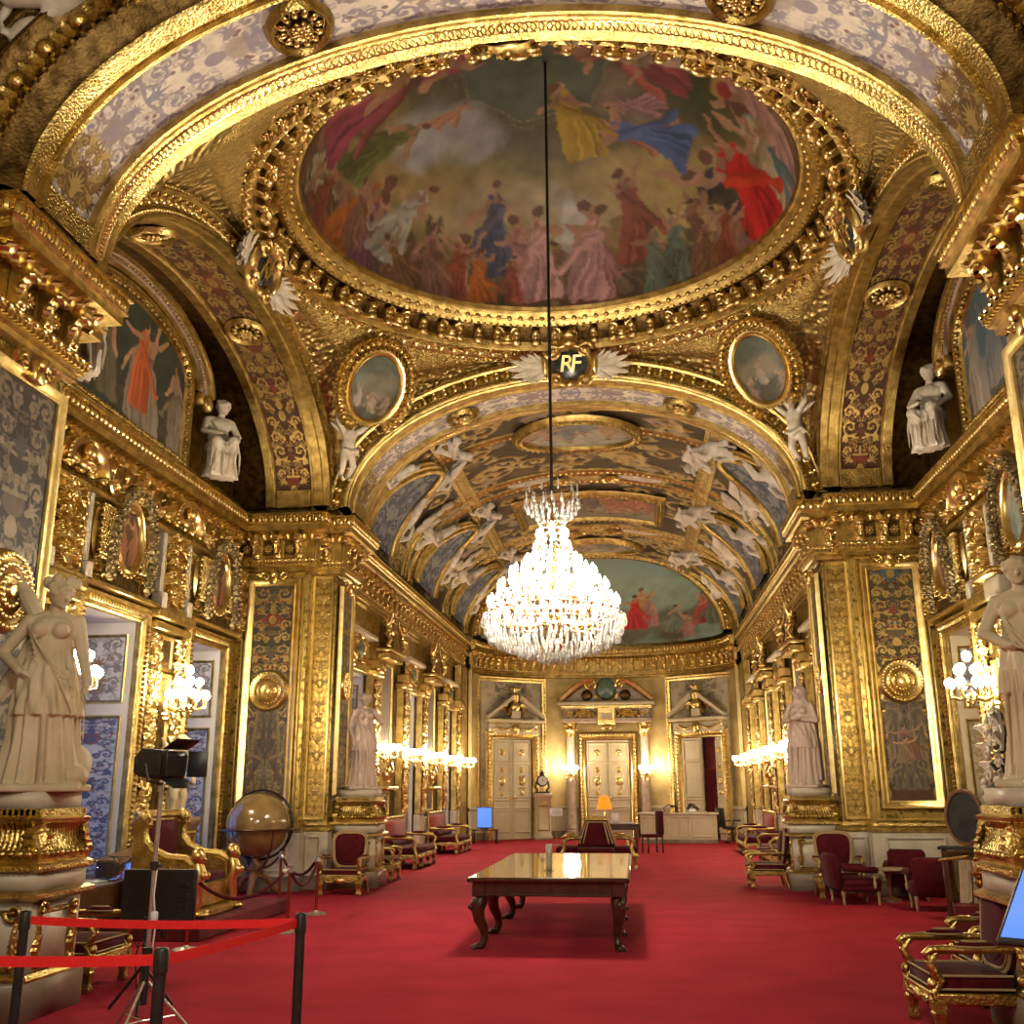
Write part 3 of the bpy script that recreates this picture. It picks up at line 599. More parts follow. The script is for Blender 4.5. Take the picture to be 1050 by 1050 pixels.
def great_arch(name, y0, y1, la, lb, facing):
    mb = MB(); fl = []
    # cross-section in (y, d): gold strips either side of a sunk painted band
    pr = [(.0, y0), (-.03, y0+.02), (-.03, y0+.18), (.01, y0+.20), (.01, la-.06), (-.03, la-.05), (-.03, la-.01), (.05, la), (.05, lb), (-.03, lb+.01), (-.03, lb+.05), (.02, lb+.07), (.02, y1-.34), (-.02, y1-.32), (-.02, y1-.02), (.0, y1)]
    pth = epath(AA, AB, 90, 'y', 0, 0.0); V, F = ring([(d, y) for d, y in pr], pth, None, False); mb.add((V, F), None, 0)
    for t0, sx in ((.0, 1), (PI, -1)):   # plain impost blocks under the painted band
        V, F = ring([(-.028, la-.04), (-.028, lb+.04)], epath(AA, AB, 8, 'y', 0, 0.0, t0=0.0 if sx > 0 else PI-.11, t1=.11 if sx > 0 else PI), None, False); mb.add((V, F), None, 2)
    nb = 150
    for i in range(nb):     # guilloche on the broad strip
        t = .04+(PI-.08)*(i+.5)/nb; o = nz([math.cos(t)*AB, math.sin(t)*AA]); x = np.array([-o[1], 0, o[0]]); zz = np.array([0, 1.0, 0]); yv = np.array([o[0], 0, o[1]])
        for yy, wd in (((y1-.20), .12), ((y0+.10), .07)):
            p = np.array([AA*math.cos(t), yy, ZS+AB*math.sin(t)])-yv*.02; r = wd*.62
            pts = [p+x*r*math.cos(q)+zz*r*math.sin(q) for q in np.linspace(0, 2*PI, 9)]; mb.add(tube(pts, .011, 4, False), None, 1)
    o = st(mb.build(name, [gold, goldb, goldf], angle=40))
    painted(name.replace('ceiling', 'trim')+'_painted_band', lilac_cv, arch_soffit_fn(la, lb, .045), paint, nu=100, nv=1100, kind='structure')
great_arch('ceiling_near_arch', YN0, YN1, 7.72, 8.46, 1); great_arch('ceiling_far_arch', YF0+.12, YF1, 18.45, 19.3, -1)
mb = MB(); archivolt(mb, 'y', 0, YF0+.16, -1, AA, AB); archivolt(mb, 'y', 0, 8.93, 1, AA+.09, AB+.09); st(mb.build('trim_bay_archivolts', [gold, goldb], angle=40))
# face of the near arch toward the photographer: cyma, dark egg-and-leaf roll, outer fillet
mb = MB(); pr = [(0, .0), (.05, -.02), (.10, -.10), (.17, -.13), (.20, -.18), (.24, -.14), (.30, -.13), (.42, -.16), (.50, -.22), (.54, -.30), (.58, -.30), (.60, -.2), (.72, -.18), (.76, -.28), (.82, -.28), (.86, .0)]
V, F = ring(pr, epath(AA, AB, 80, 'y', 0, YN0), None, False); mb.add((V, F), None, 0)
arch_units(mb, ell((0, 0, 0), (.10, .09, .085), 10, 7), AA, AB, 'y', 0, YN0, .34, .37, -.17, 1, 1); arch_units(mb, xf(lf_s, Sc(1.3, .9, 1.0)), AA, AB, 'y', 0, YN0, .34/3, .28, -.15, 1, 1); arch_units(mb, ell((0, 0, 0), .03, 6, 4), AA, AB, 'y', 0, YN0, .11, .20, -.19, 1, 1)
st(mb.build('trim_near_arch_face', [bronze, gold], angle=40))
# wall of the near gallery above that arch and its vault
mb = MB(); n = 60; tt = np.linspace(0, PI, n)
V = np.array([[[(AA+.8)*math.cos(t), YN0+.02, ZS+(AB+.8)*math.sin(t)] for t in tt], [[7.3*math.cos(t), YN0+.02, min(12, ZS+6*math.sin(t))] for t in tt]]); mb.add((V.reshape(-1, 3), gridF(2, n)))
V = np.array([[[4.95*math.cos(t), y, ZS+3.9*math.sin(t)] for t in tt] for y in (-8, YN0+.02)]); mb.add((V.reshape(-1, 3), gridF(2, n))); st(mb.build('ceiling_near_gallery', goldf))
# ------------------------------------------------------------------ side arches (left and right of the bay): painted soffit band, lunette wall
SA, SB, SX0, SX1 = 4.25, 2.38, 4.62, 5.75
side_cv = grotesque(110, 1100, (.085, .032, .016), (.60, .43, .15), [(.20, .045, .025), (.14, .05, .022), (.07, .045, .025)], .85, 5, .2, unit=110, third=(.24, .045, .02)); side_cv.texture(.2, 10, 4)
h_ = side_cv.h; side_cv.a = np.concatenate([side_cv.a[:h_//2], side_cv.a[:h_//2][::-1]]); side_cv.h = side_cv.a.shape[0]
for s, nm in ((-1, 'left'), (1, 'right')):
    mb = MB(); pr = [(0, SX0), (-.03, SX0+.02), (-.03, SX0+.18), (.0, SX0+.20), (.0, SX0+.23), (.05, SX0+.24), (.05, SX1-.21), (.0, SX1-.20), (-.03, SX1-.17), (-.03, SX1-.02), (.0, SX1), (.25, SX1)]
    pth = epath(SA, SB, 80, 'x', YB, 0.0); V, F = ring([(d, h*s) for d, h in pr], pth, None, False); mb.add((V, F), None, 0)
    for a0 in (0, PI-.13):
        V, F = ring([(-.02, (SX0+.25)*s), (-.02, (SX1-.25)*s)], epath(SA, SB, 6, 'x', YB, 0.0, t0=a0, t1=a0+.13), None, False); mb.add((V, F), None, 0)
    archivolt(mb, 'x', YB, (SX0-.02)*s, -s, SA, SB); st(mb.build('ceiling_%s_arch' % nm, [gold, goldb], angle=40))
    def fn(U, V, s=s):
        t = .13+(PI-.26)*V; o = np.stack([np.cos(t)*SB, np.sin(t)*SA], -1); o /= np.linalg.norm(o, axis=-1)[..., None]
        return np.stack([s*(SX0+.25+(SX1-SX0-.46)*U), YB+SA*np.cos(t)+.045*o[..., 0], ZS+SB*np.sin(t)+.045*o[..., 1]], -1)
    painted('trim_%s_arch_painted_band' % nm, side_cv, fn, gilt, nu=90, nv=800, kind='structure')
    # lunette wall and the strip of wall behind the arch
    mb = MB(); n = 60; V = np.array([[[s*6.4, YB+SA*math.cos(t), ZS-.2+q*(SB*math.sin(t)+.2)] for t in np.linspace(0, PI, n)] for q in (0, 1)]); mb.add((V.reshape(-1, 3), gridF(2, n)))
    V, F = ring([(.0, SX1*s), (.06, (SX1+.1)*s), (.06, 6.4*s)], epath(SA, SB, 60, 'x', YB, 0.0), None, False); mb.add((V, F)); st(mb.build('wall_%s_lunette' % nm, bronze))  # dark bronze paints in the shadow behind the seated statues
# ------------------------------------------------------------------ pendentives
RX, RY, ZR = 4.42, 4.45, 9.72
for s in (-1, 1):
    for q in (-1, 1):
        nu, nv = 41, 22; A = np.zeros((nu, nv, 3))
        for i in range(nu):
            f = i/(nu-1); ph = f*PI/2; top = np.array([s*RX*math.cos(ph), YB+q*RY*math.sin(ph), ZR])   # from side crown to far crown
            if f < .5: t = f/.5; an = PI/2*(1-t); p = np.array([s*(SX0-.05), YB+q*(SA+.40)*math.cos(an), ZS+(SB+.40)*math.sin(an)])
            else: t = (1-f)/.5; an = PI/2*(1-t); p = np.array([s*(AA+.42)*math.cos(an), (YF0+.14 if q > 0 else 8.95), ZS+(AB+.40)*math.sin(an)])
            for j in range(nv):
                g = j/(nv-1); A[i, j] = p*(1-g)+top*g
                hz = math.sin(PI*g)*.16*math.sin(2*ph); A[i, j, 0] += s*hz; A[i, j, 1] += q*hz
        F = gridF(nu, nv); mb = MB(); mb.add((A.reshape(-1, 3), F if s*q < 0 else F[:, ::-1]))
        st(mb.build('ceiling_pendentive', golds, angle=180))
        # raised flat border bands along the pendentive edges
        mb = MB(); b1 = A[:, 2]*.6+A[:, 1]*.4; b2 = A[:, 4]; rows = [A[:, 1], b1-[0, 0, .02], A[:, 4]-[0, 0, .03], A[:, 5]]; mb.add(loft(rows)); rows = [A[:, -1]-[0, 0, .02], A[:, -3]-[0, 0, .035], A[:, -5]-[0, 0, .03], A[:, -6]]; mb.add(loft(rows))
        st(mb.build('trim_pendentive_border', goldf, angle=60))
# ------------------------------------------------------------------ dome ring (cove with consoles and masks)
prof = [(4.52, 9.74), (4.46, 9.66), (4.40, 9.63), (4.34, 9.66), (4.30, 9.70), (4.16, 9.71), (4.14, 9.68), (4.09, 9.68), (4.06, 9.74), (4.04, 9.84), (4.02, 10.00), (3.92, 10.10), (3.86, 10.10), (3.80, 10.04), (3.74, 10.02), (3.70, 10.06), (3.66, 10.12), (3.62, 10.11), (3.58, 10.15), (3.54, 10.22), (3.50, 10.22), (3.47, 10.30)]
def ringpath(n=144): return [((0, YB, 0), (math.cos(t)*1.06, math.sin(t), 0), (0, 0, 1)) for t in np.arange(n)*2*PI/n]
mb = MB(); 
for pf, mt in ((prof[:10], 0), (prof[9:13], 2), (prof[12:], 0)): V, F = ring(pf, ringpath(), None, True); mb.add((V, [f[:, ::-1] for f in F]), None, mt)  # bronze middle strip puts the shade between the consoles into the colour
def ring_units(unit, n, r, z, mat=1, ph=0.0, tilt=0.0):
    for i in range(n):
        t = (i+ph)*2*PI/n; o = np.array([math.cos(t), math.sin(t), 0]); x = np.array([-math.sin(t), math.cos(t), 0]); zz = np.array([0, 0, 1.0])
        yv = nz(o*math.cos(tilt)+zz*math.sin(tilt)); z2 = np.cross(x, yv); mb.add(unit, frame((r*1.06*o[0], YB+r*o[1], z), x, yv, z2), mat)
acons = join(box(0, -.06, 0, .15, .16, .30, .02), ell((0, -.15, .09), (.09, .07, .08), 8, 6), ell((0, -.12, -.10), (.07, .06, .07), 8, 6), ell((0, -.15, 0), (.055, .03, .09), 8, 6))
amask = join(ell((0, -.10, .02), (.10, .11, .13), 10, 8), ell((0, -.20, -.0), (.025, .04, .04), 6, 5), ell((0, -.13, .12), (.14, .07, .06), 8, 6), xf(leaf(.26, .4, .3), T(-.05, -.06, .02)@Ry(PI+.5)), xf(leaf(.26, .4, .3), T(.05, -.06, .02)@Ry(-.5)), xf(leaf(.22, .4, .3), T(-.05, -.06, -.05)@Ry(PI-.6)), xf(leaf(.22, .4, .3), T(.05, -.06, -.05)@Ry(.6)))
ring_units(acons, 72, 4.02, 9.90, 1, .5, .35); ring_units(amask, 24, 3.96, 9.90, 1, 0, .35)
ring_units(ell((0, 0, 0), .028, 6, 4), 200, 3.72, 10.02); ring_units(ell((0, 0, 0), (.05, .04, .04), 8, 5), 120, 3.60, 10.10, 1); ring_units(xf(leaf(.16, .5, .3, 7), Ry(-PI/2)), 110, 4.10, 9.68, 1, 0, 1.2); ring_units(ell((0, 0, 0), (.05, .03, .04), 8, 5), 110, 4.42, 9.63, 1)
ring_units(rosette(.11, 7, .03), 76, 4.23, 9.70, 1, 0, 1.57)
st(mb.build('ceiling_dome_ring', [gold, goldb, bronze], angle=40))
# ------------------------------------------------------------------ gallery vault
VA, VB_, VY0, VY1 = 4.62, 2.62, 19.6, 34.85
vault_cv = Cv(420, 560, (.060, .040, .02), .25, .4, 12, 11); vr = vault_cv.rng  # dark brown ground paints the vault's deep shadows under the gilt pattern
for i in range(420):
    x, y = vr.random()*420, vr.random()*560; vault_cv.spiral(x, y, 7+10*vr.random(), vr.random()*6, 1.3, 1 if vr.random() < .5 else -1, 1.4, (.56, .42, .15), .9, 4, (.50, .42, .27) if vr.random() < .5 else (.54, .40, .14), .6)
for i in range(200): vault_cv.blob(vr.random()*420, vr.random()*560, 5+8*vr.random(), 3+5*vr.random(), [(.07, .04, .018), (.36, .30, .21), (.14, .09, .04)][i % 3], .2, vr.random()*3, .5, .8)
def vfn(U, V, dz=0.0):
    dz = np.clip(.02-.16*vault_cv.sample(U, V)[..., 1], -.10, 0)*np.clip(U*14, 0, 1)*np.clip((1-U)*14, 0, 1)
    t = PI*U; o = np.stack([np.cos(t)*VB_, np.sin(t)*VA], -1); o /= np.linalg.norm(o, axis=-1)[..., None]
    return np.stack([-(VA*np.cos(t)+dz*o[..., 0]), VY0+(VY1-VY0)*V, ZS+VB_*np.sin(t)+dz*o[..., 1]], -1)
painted('ceiling_gallery_vault', vault_cv, vfn, gilt, nu=330, nv=420, kind='structure')
def vp(u, y, dz=0.0):   # u: -1 left springing .. 1 right springing, 0 crown; returns point and frame (x along arc to right, y up out of the room, z toward depth)
    t = PI/2*(1-u); o = nz([math.cos(t)*VB_, math.sin(t)*VA]); p = np.array([VA*math.cos(t)+dz*o[0], y, ZS+VB_*math.sin(t)+dz*o[1]])
    return p, np.array([o[1], 0, -o[0]]), np.array([o[0], 0, o[1]])
def vM(u, y, dz=0.0): p, x, o = vp(u, y, dz); return frame(p, x, o, np.cross(x, o))
mb = MB()
for y in (19.85, 21.35, 24.55, 25.3, 30.2, 30.9, 34.3):      # transverse ribs
    V, F = ring([(.05, -.16), (-.05, -.15), (-.08, -.08), (-.05, -.05), (-.05, .05), (-.08, .08), (-.05, .15), (.05, .16)], epath(VA, VB_, 60, 'y', 0, y), None, False); mb.add((V, F), None, 0)
    for t in arc_place(None, .15, VA, VB_):
        o = nz([math.cos(t)*VB_, math.sin(t)*VA]); mb.add(ell((VA*math.cos(t)-.06*o[0], y, ZS+VB_*math.sin(t)-.06*o[1]), .045, 6, 5), None, 1)
for u in (-.44, .44):        # longitudinal ribs
    rows = []
    for y in np.linspace(19.9, 34.6, 30):
        r = []
        for du, dz in ((-.035, .03), (-.032, -.07), (-.015, -.09), (-.012, -.06), (.012, -.06), (.015, -.09), (.032, -.07), (.035, .03)): r.append(vp(u+du, y, dz)[0])
        rows.append(r)
    mb.add(loft(rows), None, 0)
st(mb.build('trim_vault_ribs', [gold, goldb], angle=40))
# ------------------------------------------------------------------ apse: wall, half dome
mb = MB(); sweep_plan(mb, APX, [(.33, 0), (.33, .24)], 2, 1); sweep_plan(mb, APX, [(.33, .24), (.36, .97), (.30, 1.0), (.30, 1.05), (.38, 1.1)], 1, 1); sweep_plan(mb, APX, [(.38, 1.1), (.38, 5.7)], 0, 1)
st(mb.build('wall_far', [pmat('gilded_wall', (.50, .37, .15), .5, .55, (.66, .50, .22), 3.0), cream, marblebr], angle=30))
apse_cv = figures_scene(300, 150, 21, (.22, .30, .24), (.12, .09, .05), [(.34, .22, .10), (.30, .06, .05), (.22, .20, .12), (.36, .26, .18), (.14, .17, .12), (.32, .16, .14), (.40, .30, .12)], 17, .36, True, .35, .28)
apse_cv.person(192, 30, 60, (.50, .03, .03), lean=.05, spread=.4); apse_cv.person(78, 40, 52, (.45, .16, .14)); apse_cv.person(130, 44, 50, (.46, .36, .16)); apse_cv.blob(150, 120, 60, 20, (.42, .46, .36), 0, 0, 1.2, .6); apse_cv.blob(210, 128, 70, 14, (.24, .40, .38), 0, 0, 1.2, .6)
def afn(PH, PS): return np.stack([-4.15*np.cos(PH)*np.cos(PS), 34.86+2.7*np.sin(PH)*np.cos(PS), 6.80+2.80*np.sin(PS)], -1)
PH, PS = np.meshgrid(np.linspace(.005, PI-.005, 200), np.linspace(0, PI/2*.995, 100), indexing='ij'); P_ = afn(PH, PS); col = apse_cv.sample(P_[..., 0]/8.3+.5, (P_[..., 2]-6.8)/2.85)
mb = MB(); mb.add((P_.reshape(-1, 3), gridF(200, 100))); st(mb.build('ceiling_apse_half_dome_painting', paint, None, True, 180, None, col.reshape(-1, 4)))
mb = MB(); pr = [(0, .3), (0, -.05), (.06, -.10), (.12, -.10), (.16, -.03), (.24, -.02), (.28, -.10), (.36, -.10), (.55, .0)]
V, F = ring(pr, epath(4.1, 2.72, 50, 'y', 0, 34.75), None, False); mb.add((V, F), None, 0)
for t in arc_place(None, .2, 4.1, 2.72): mb.add(ell((4.3*math.cos(t), 34.72, ZS+2.92*math.sin(t)), .06, 6, 5), None, 1)
n = 50; V = np.array([[[(4.1+.4)*math.cos(t), 34.8, ZS+(2.72+.4)*math.sin(t)] for t in np.linspace(0, PI, n)], [[7*math.cos(t), 34.8, ZS+5*math.sin(t)] for t in np.linspace(0, PI, n)]]); mb.add((V.reshape(-1, 3), gridF(2, n)), None, 0)
st(mb.build('trim_apse_arch', [gold, goldb], angle=40))
# ------------------------------------------------------------------ sculpted figures (one continuous surface each)
def head(mb, c, r, yaw=0.0, pitch=0.0, hair=1, look=None):
    M = T(*c)@Rz(yaw)@Rx(pitch)
    A = lambda s, m=np.eye(4): mb.add(s, M@m)
    A(ell((0, 0, 0), (r*.78, r*.90, r), 14, 10)); A(ell((0, -r*.30, -r*.50), (r*.52, r*.55, r*.48), 12, 8))
    A(capsule((0, -r*.86, .16*r), (0, -r*1.02, -.16*r), r*.10, r*.16, 8)); A(ell((0, -r*.80, .24*r), (r*.50, r*.14, r*.09), 10, 6))
    A(ell((0, -r*.80, -.42*r), (r*.24, r*.12, r*.08), 8, 6)); A(ell((0, -r*.72, -.78*r), (r*.22, r*.18, r*.18), 8, 6))
    for s in (-1, 1): A(ell((s*r*.30, -r*.74, .05*r), (r*.14, r*.10, r*.08), 8, 6)); A(ell((s*r*.80, 0, -.02*r), (r*.08, r*.18, r*.26), 8, 6))
    if hair:
        for i in range(16):
            a = i/15*2*PI; A(ell((r*.80*math.cos(a), r*.12+r*.78*math.sin(a)*.9+.0, r*(.42+.25*math.sin(a*3))), r*.30, 8, 6))
        A(ell((0, r*.2, r*.55), (r*.78, r*.85, r*.60), 12, 8)); A(ell((0, r*.95, r*.10), r*.42, 10, 7))
def limb(mb, a, b, c, r0, r1, r2): mb.add(capsule(a, b, r0, r1)); mb.add(capsule(b, c, r1, r2))
def hand(mb, p, d, r=.022):
    d = nz(d); s = nz(np.cross(d, (0, 0, 1))+np.array([1e-3, 0, 0])); mb.add(ell(np.asarray(p)+d*r*1.6, (r*1.5, r*1.5, r*1.7), 8, 6))
    for k in (-1.5, -.5, .5, 1.5): mb.add(capsule(np.asarray(p)+d*r*2.4+s*r*k*.62, np.asarray(p)+d*r*(5.0-.35*abs(k-.3))+s*r*k*.8+np.array([0, 0, -r*.8]), r*.42, r*.34, 6))
    mb.add(capsule(np.asarray(p)+d*r*.8+s*r*1.3, np.asarray(p)+d*r*2.8+s*r*2.1, r*.45, r*.36, 6))
def robe(mb, z0, z1, cs, rs, nf=13, amp=.10, tw=.5, seed=0, n=64, pw=1.0):
    """draped skirt: centre line and radii interpolated from cs [(x,y)], rs [(rx,ry)] bottom to top"""
    rng = np.random.default_rng(seed); m = 28; rows = []; ph = rng.random(3)*6
    for i in range(m):
        t = i/(m-1); tt = t*(len(cs)-1); k = min(int(tt), len(cs)-2); f = tt-k; c = np.array(cs[k])*(1-f)+np.array(cs[k+1])*f; r = np.array(rs[k])*(1-f)+np.array(rs[k+1])*f
        a = np.arange(n)*2*PI/n; w = amp*(1-.55*t)**pw; rp = 1+w*(.62*np.sin(nf*a+ph[0]+tw*t*3)+.38*np.sin((nf*1.7+.0)//1*a+ph[1]-tw*t*2))
        rows.append(np.stack([c[0]+r[0]*rp*np.cos(a), c[1]+r[1]*rp*np.sin(a), np.full(n, z0+(z1-z0)*t)], 1))
    mb.add(loft(rows, True, True))
def folds(mb, pts_list, r=.02):
    for P in pts_list: mb.add(tube(P, np.linspace(r*1.2, r*.5, len(P)), 6))
def feet(mb, xs=(-.09, .10), y=-.10):
    for x in xs: mb.add(capsule((x, y+.08, .06), (x, y-.08, .035), .045, .032))
def wing(mb, root, tip, w, th=.03, side=1):
    root = np.asarray(root, float); tip = np.asarray(tip, float); d = tip-root
    for k in range(9):
        f = k/8; a = root+d*(.08+.12*f)+np.array([0, .0, 0]); b = root+d*(1-.42*f)+np.array([side*w*f, .03*f, -w*1.1*f]); mb.add(tube(np.array([a, (a+b)/2+np.array([side*w*.18, 0, .02]), b]), [th, th*1.25, th*.4], 8))
    mb.add(capsule(root, root+d*.55, th*1.6, th*1.5)); mb.add(capsule(root+d*.5, root+d*.75, th*1.5, th))
def statue_winged(vox=.0095):
    mb = MB(); mb.add(box(0, 0, .03, .78, .70, .06, .01))
    robe(mb, .05, 1.08, [(.03, 0), (.02, 0), (0, 0), (0, .01)], [(.33, .29), (.27, .25), (.25, .22), (.17, .14)], 13, .20, .45, 3)
    robe(mb, .62, 1.22, [(.03, -.01), (.01, -.01), (0, 0)], [(.285, .245), (.245, .215), (.165, .13)], 11, .15, 1.9, 8)
    mb.add(ell((0, 0, 1.20), (.185, .145, .20), 16, 12)); mb.add(ell((0, .0, 1.36), (.21, .14, .14), 16, 10)); [mb.add(capsule((0, .01, 1.50), (q*.165, .01, 1.425), .062, .072)) for q in (-1, 1)]
    for s in (-1, 1): mb.add(ell((s*.085, -.115, 1.345), (.075, .065, .075), 10, 8))
    mb.add(capsule((0, .01, 1.44), (.02, -.02, 1.57), .07, .058)); head(mb, (.04, -.05, 1.66), .115, .75, .25)
    for k in range(7): mb.add(ell((.03+.12*math.cos(k*.9), .02+.11*math.sin(k*.9), 1.78+.015*(k % 2)), (.045, .04, .06), 8, 6))
    limb(mb, (-.20, 0, 1.43), (-.40, .06, 1.16), (-.20, -.14, .98), .07, .055, .04); hand(mb, (-.19, -.15, .97), (.9, -.3, -.2)); limb(mb, (.20, 0, 1.43), (.27, -.02, 1.14), (.34, -.12, .92), .07, .055, .042); hand(mb, (.34, -.13, .90), (0, -.3, -1), .02)
    for k in range(7):
        x0 = -.19+.05*k; folds(mb, [[(-.19+.015*k, -.10-.01*k, 1.40-.05*k), (-.08+.035*k, -.19, 1.22-.055*k), (.08+.03*k, -.22, 1.04-.065*k), (.24+.005*k, -.15, .92-.075*k)]], .0095)
    folds(mb, [[(.19+.025*k, -.15+.05*k, 1.02-.06*k), (.25+.02*k, -.13+.05*k, .80), (.27+.02*k, -.12+.05*k, .55-.04*k)] for k in range(4)], .014)
    wing(mb, (-.12, .15, 1.40), (-.42, .20, 1.92), .05, .05, -1); wing(mb, (-.15, .16, 1.30), (-.50, .20, .62), .03, .05, -1)
    mb.add(ell((.26, .08, .22), (.16, .16, .18), 10, 8)); mb.add(ell((.30, -.08, .12), (.13, .12, .10), 10, 8)); feet(mb, (-.08, .12), -.24)
    return remeshed(mb, 'winged_woman_body', vox, 1)
def statue_draped(vox=.016, seed=1, arm=0, hood=False):
    mb = MB(); mb.add(box(0, 0, .03, .62, .56, .06, .01))
    robe(mb, .05, 1.08, [(.0, 0), (.01, 0), (.02, 0), (0, .0)], [(.26, .24), (.22, .20), (.22, .19), (.18, .15)], 12, .17, .2, seed)
    robe(mb, .70, 1.24, [(.02, 0), (.01, 0), (0, 0)], [(.25, .21), (.225, .195), (.155, .125)], 10, .14, 1.7, seed+2)
    mb.add(ell((0, 0, 1.22), (.18, .14, .19), 16, 12)); [mb.add(capsule((0, .01, 1.49), (q*.16, .01, 1.415), .06, .07)) for q in (-1, 1)]; mb.add(ell((0, 0, 1.36), (.20, .135, .13), 14, 10))
    for s in (-1, 1): mb.add(ell((s*.08, -.11, 1.34), (.07, .06, .07), 10, 8))
    mb.add(capsule((0, 0, 1.44), (0, -.01, 1.56), .065, .055)); head(mb, (0, -.03, 1.65), .11, .2*(-1)**seed, .12)
    if arm == 0:    # arm raised to the shoulder, other down with a fall of cloth
        limb(mb, (.19, 0, 1.42), (.33, -.04, 1.22), (.16, -.16, 1.40), .065, .05, .04); hand(mb, (.15, -.17, 1.41), (-.6, -.2, .6)); limb(mb, (-.19, 0, 1.42), (-.28, -.02, 1.14), (-.22, -.14, .92), .065, .05, .04); hand(mb, (-.22, -.15, .91), (0, -.4, -.9))
    elif arm == 1:  # arms folded before the breast, long mantle
        for s in (-1, 1): limb(mb, (s*.19, 0, 1.42), (s*.29, -.05, 1.16), (-s*.04, -.22, 1.20), .065, .052, .04)
        hand(mb, (-.04, -.23, 1.2), (-1, 0, 0)); robe(mb, .12, 1.42, [(.0, .07), (0, .06), (0, .05)], [(.30, .20), (.29, .18), (.21, .13)], 10, .10, .2, 9)
    else:
        limb(mb, (-.19, 0, 1.42), (-.30, -.06, 1.18), (-.10, -.20, 1.06), .065, .05, .04); hand(mb, (-.09, -.21, 1.06), (.8, -.3, -.2)); limb(mb, (.19, 0, 1.42), (.27, 0, 1.14), (.28, -.08, .88), .065, .05, .04); hand(mb, (.28, -.09, .87), (0, -.3, -1))
    for k in range(7): folds(mb, [[(-.17+.012*k, -.10-.01*k, 1.38-.05*k), (-.06+.035*k, -.19, 1.18-.055*k), (.10+.025*k, -.21, 1.0-.065*k), (.22, -.15, .90-.075*k)]], .0095)
    folds(mb, [[(-.17+.06*k, -.20+.05*abs(k-2.5)*.3, .88), (-.18+.065*k, -.24+.03*abs(k-2.5), .5), (-.2+.075*k, -.26+.04*abs(k-2.5), .10)] for k in range(6)], .018)
    if hood: mb.add(ell((0, .03, 1.66), (.135, .15, .15), 12, 9)); robe(mb, .9, 1.62, [(0, .06), (0, .05), (0, .03)], [(.24, .15), (.22, .14), (.11, .11)], 8, .08, .3, 5)
    feet(mb, (-.07, .08), -.20); return remeshed(mb, 'draped_woman_body', vox, 1)
def putto(vox=.02):
    mb = MB(); mb.add(ell((0, 0, .62), (.13, .12, .16), 12, 9)); mb.add(ell((0, 0, .78), (.14, .11, .13), 12, 9)); mb.add(ell((0, 0, .50), (.14, .13, .11), 12, 9)); head(mb, (.0, -.03, 1.0), .115, .2, 0, 1)
    limb(mb, (-.12, 0, .84), (-.26, -.03, 1.02), (-.30, -.06, 1.24), .055, .05, .035); limb(mb, (.12, 0, .84), (.28, -.03, .98), (.34, -.06, 1.20), .055, .05, .035)
    hand(mb, (-.30, -.06, 1.24), (0, 0, 1), .018); hand(mb, (.34, -.06, 1.2), (0, 0, 1), .018)
    limb(mb, (-.07, 0, .48), (-.09, -.08, .26), (-.06, .02, .06), .085, .065, .045); limb(mb, (.07, 0, .48), (.12, -.04, .25), (.08, .04, .04), .085, .065, .045)
    mb.add(capsule((-.06, .02, .05), (-.07, -.09, .02), .04, .03)); mb.add(capsule((.08, .04, .03), (.08, -.07, .0), .04, .03))
    wing(mb, (-.05, .08, .80), (-.34, .14, .98), .0, .028, -1); wing(mb, (.05, .08, .80), (.38, .14, .95), .0, .028, 1)
    mb.add(tube([(-.14, -.10, .52), (0, -.15, .47), (.15, -.08, .54), (.22, 0, .44)], [.03, .045, .04, .02], 8)); return remeshed(mb, 'putto_body', vox, 1)
def seated(vox=.014, seed=0):
    mb = MB(); mb.add(ell((0, .06, .22), (.17, .14, .26), 12, 8)); robe(mb, 0, .55, [(0, -.20), (0, -.20), (0, -.10)], [(.23, .15), (.19, .15), (.18, .17)], 9, .26, .5, seed)
    limb(mb, (-.10, -.02, .52), (-.13, -.32, .54), (-.10, -.30, .08), .11, .09, .06); limb(mb, (.10, -.02, .52), (.13, -.30, .58), (.12, -.26, .08), .11, .09, .06)
    mb.add(ell((0, .0, .70), (.16, .13, .20), 12, 9)); mb.add(ell((0, -.01, .90), (.18, .12, .13), 12, 9)); mb.add(capsule((-.14, 0, .97), (.14, 0, .97), .07, .07)); mb.add(capsule((0, 0, .98), (.02, -.03, 1.10), .06, .05)); head(mb, (.03, -.05, 1.19), .115, .5 if seed % 2 else -.5, .25)
    limb(mb, (-.19, 0, .96), (-.26, -.10, .74), (-.08, -.26, .70), .06, .05, .035); hand(mb, (-.08, -.27, .70), (.8, -.3, 0), .018); limb(mb, (.19, 0, .96), (.28, -.06, .74), (.20, -.26, .62), .06, .05, .035); hand(mb, (.2, -.27, .62), (0, -.8, -.2), .018)
    folds(mb, [[(-.14+.03*k, -.10, .92-.02*k), (-.06+.04*k, -.17, .76-.03*k), (.06+.035*k, -.22, .62-.02*k)] for k in range(6)], .012); folds(mb, [[(-.18+.05*k, -.30-.03*(k % 2), .56), (-.20+.058*k, -.37-.03*(k % 2), .32), (-.21+.06*k, -.36-.03*(k % 2), .04)] for k in range(8)], .022); folds(mb, [[(-.20+.02*k, -.18-.06*k, .60), (0, -.26-.05*k, .50-.03*k), (.20-.02*k, -.20-.06*k, .60)] for k in range(4)], .018); return remeshed(mb, 'seated_body', vox, 1)
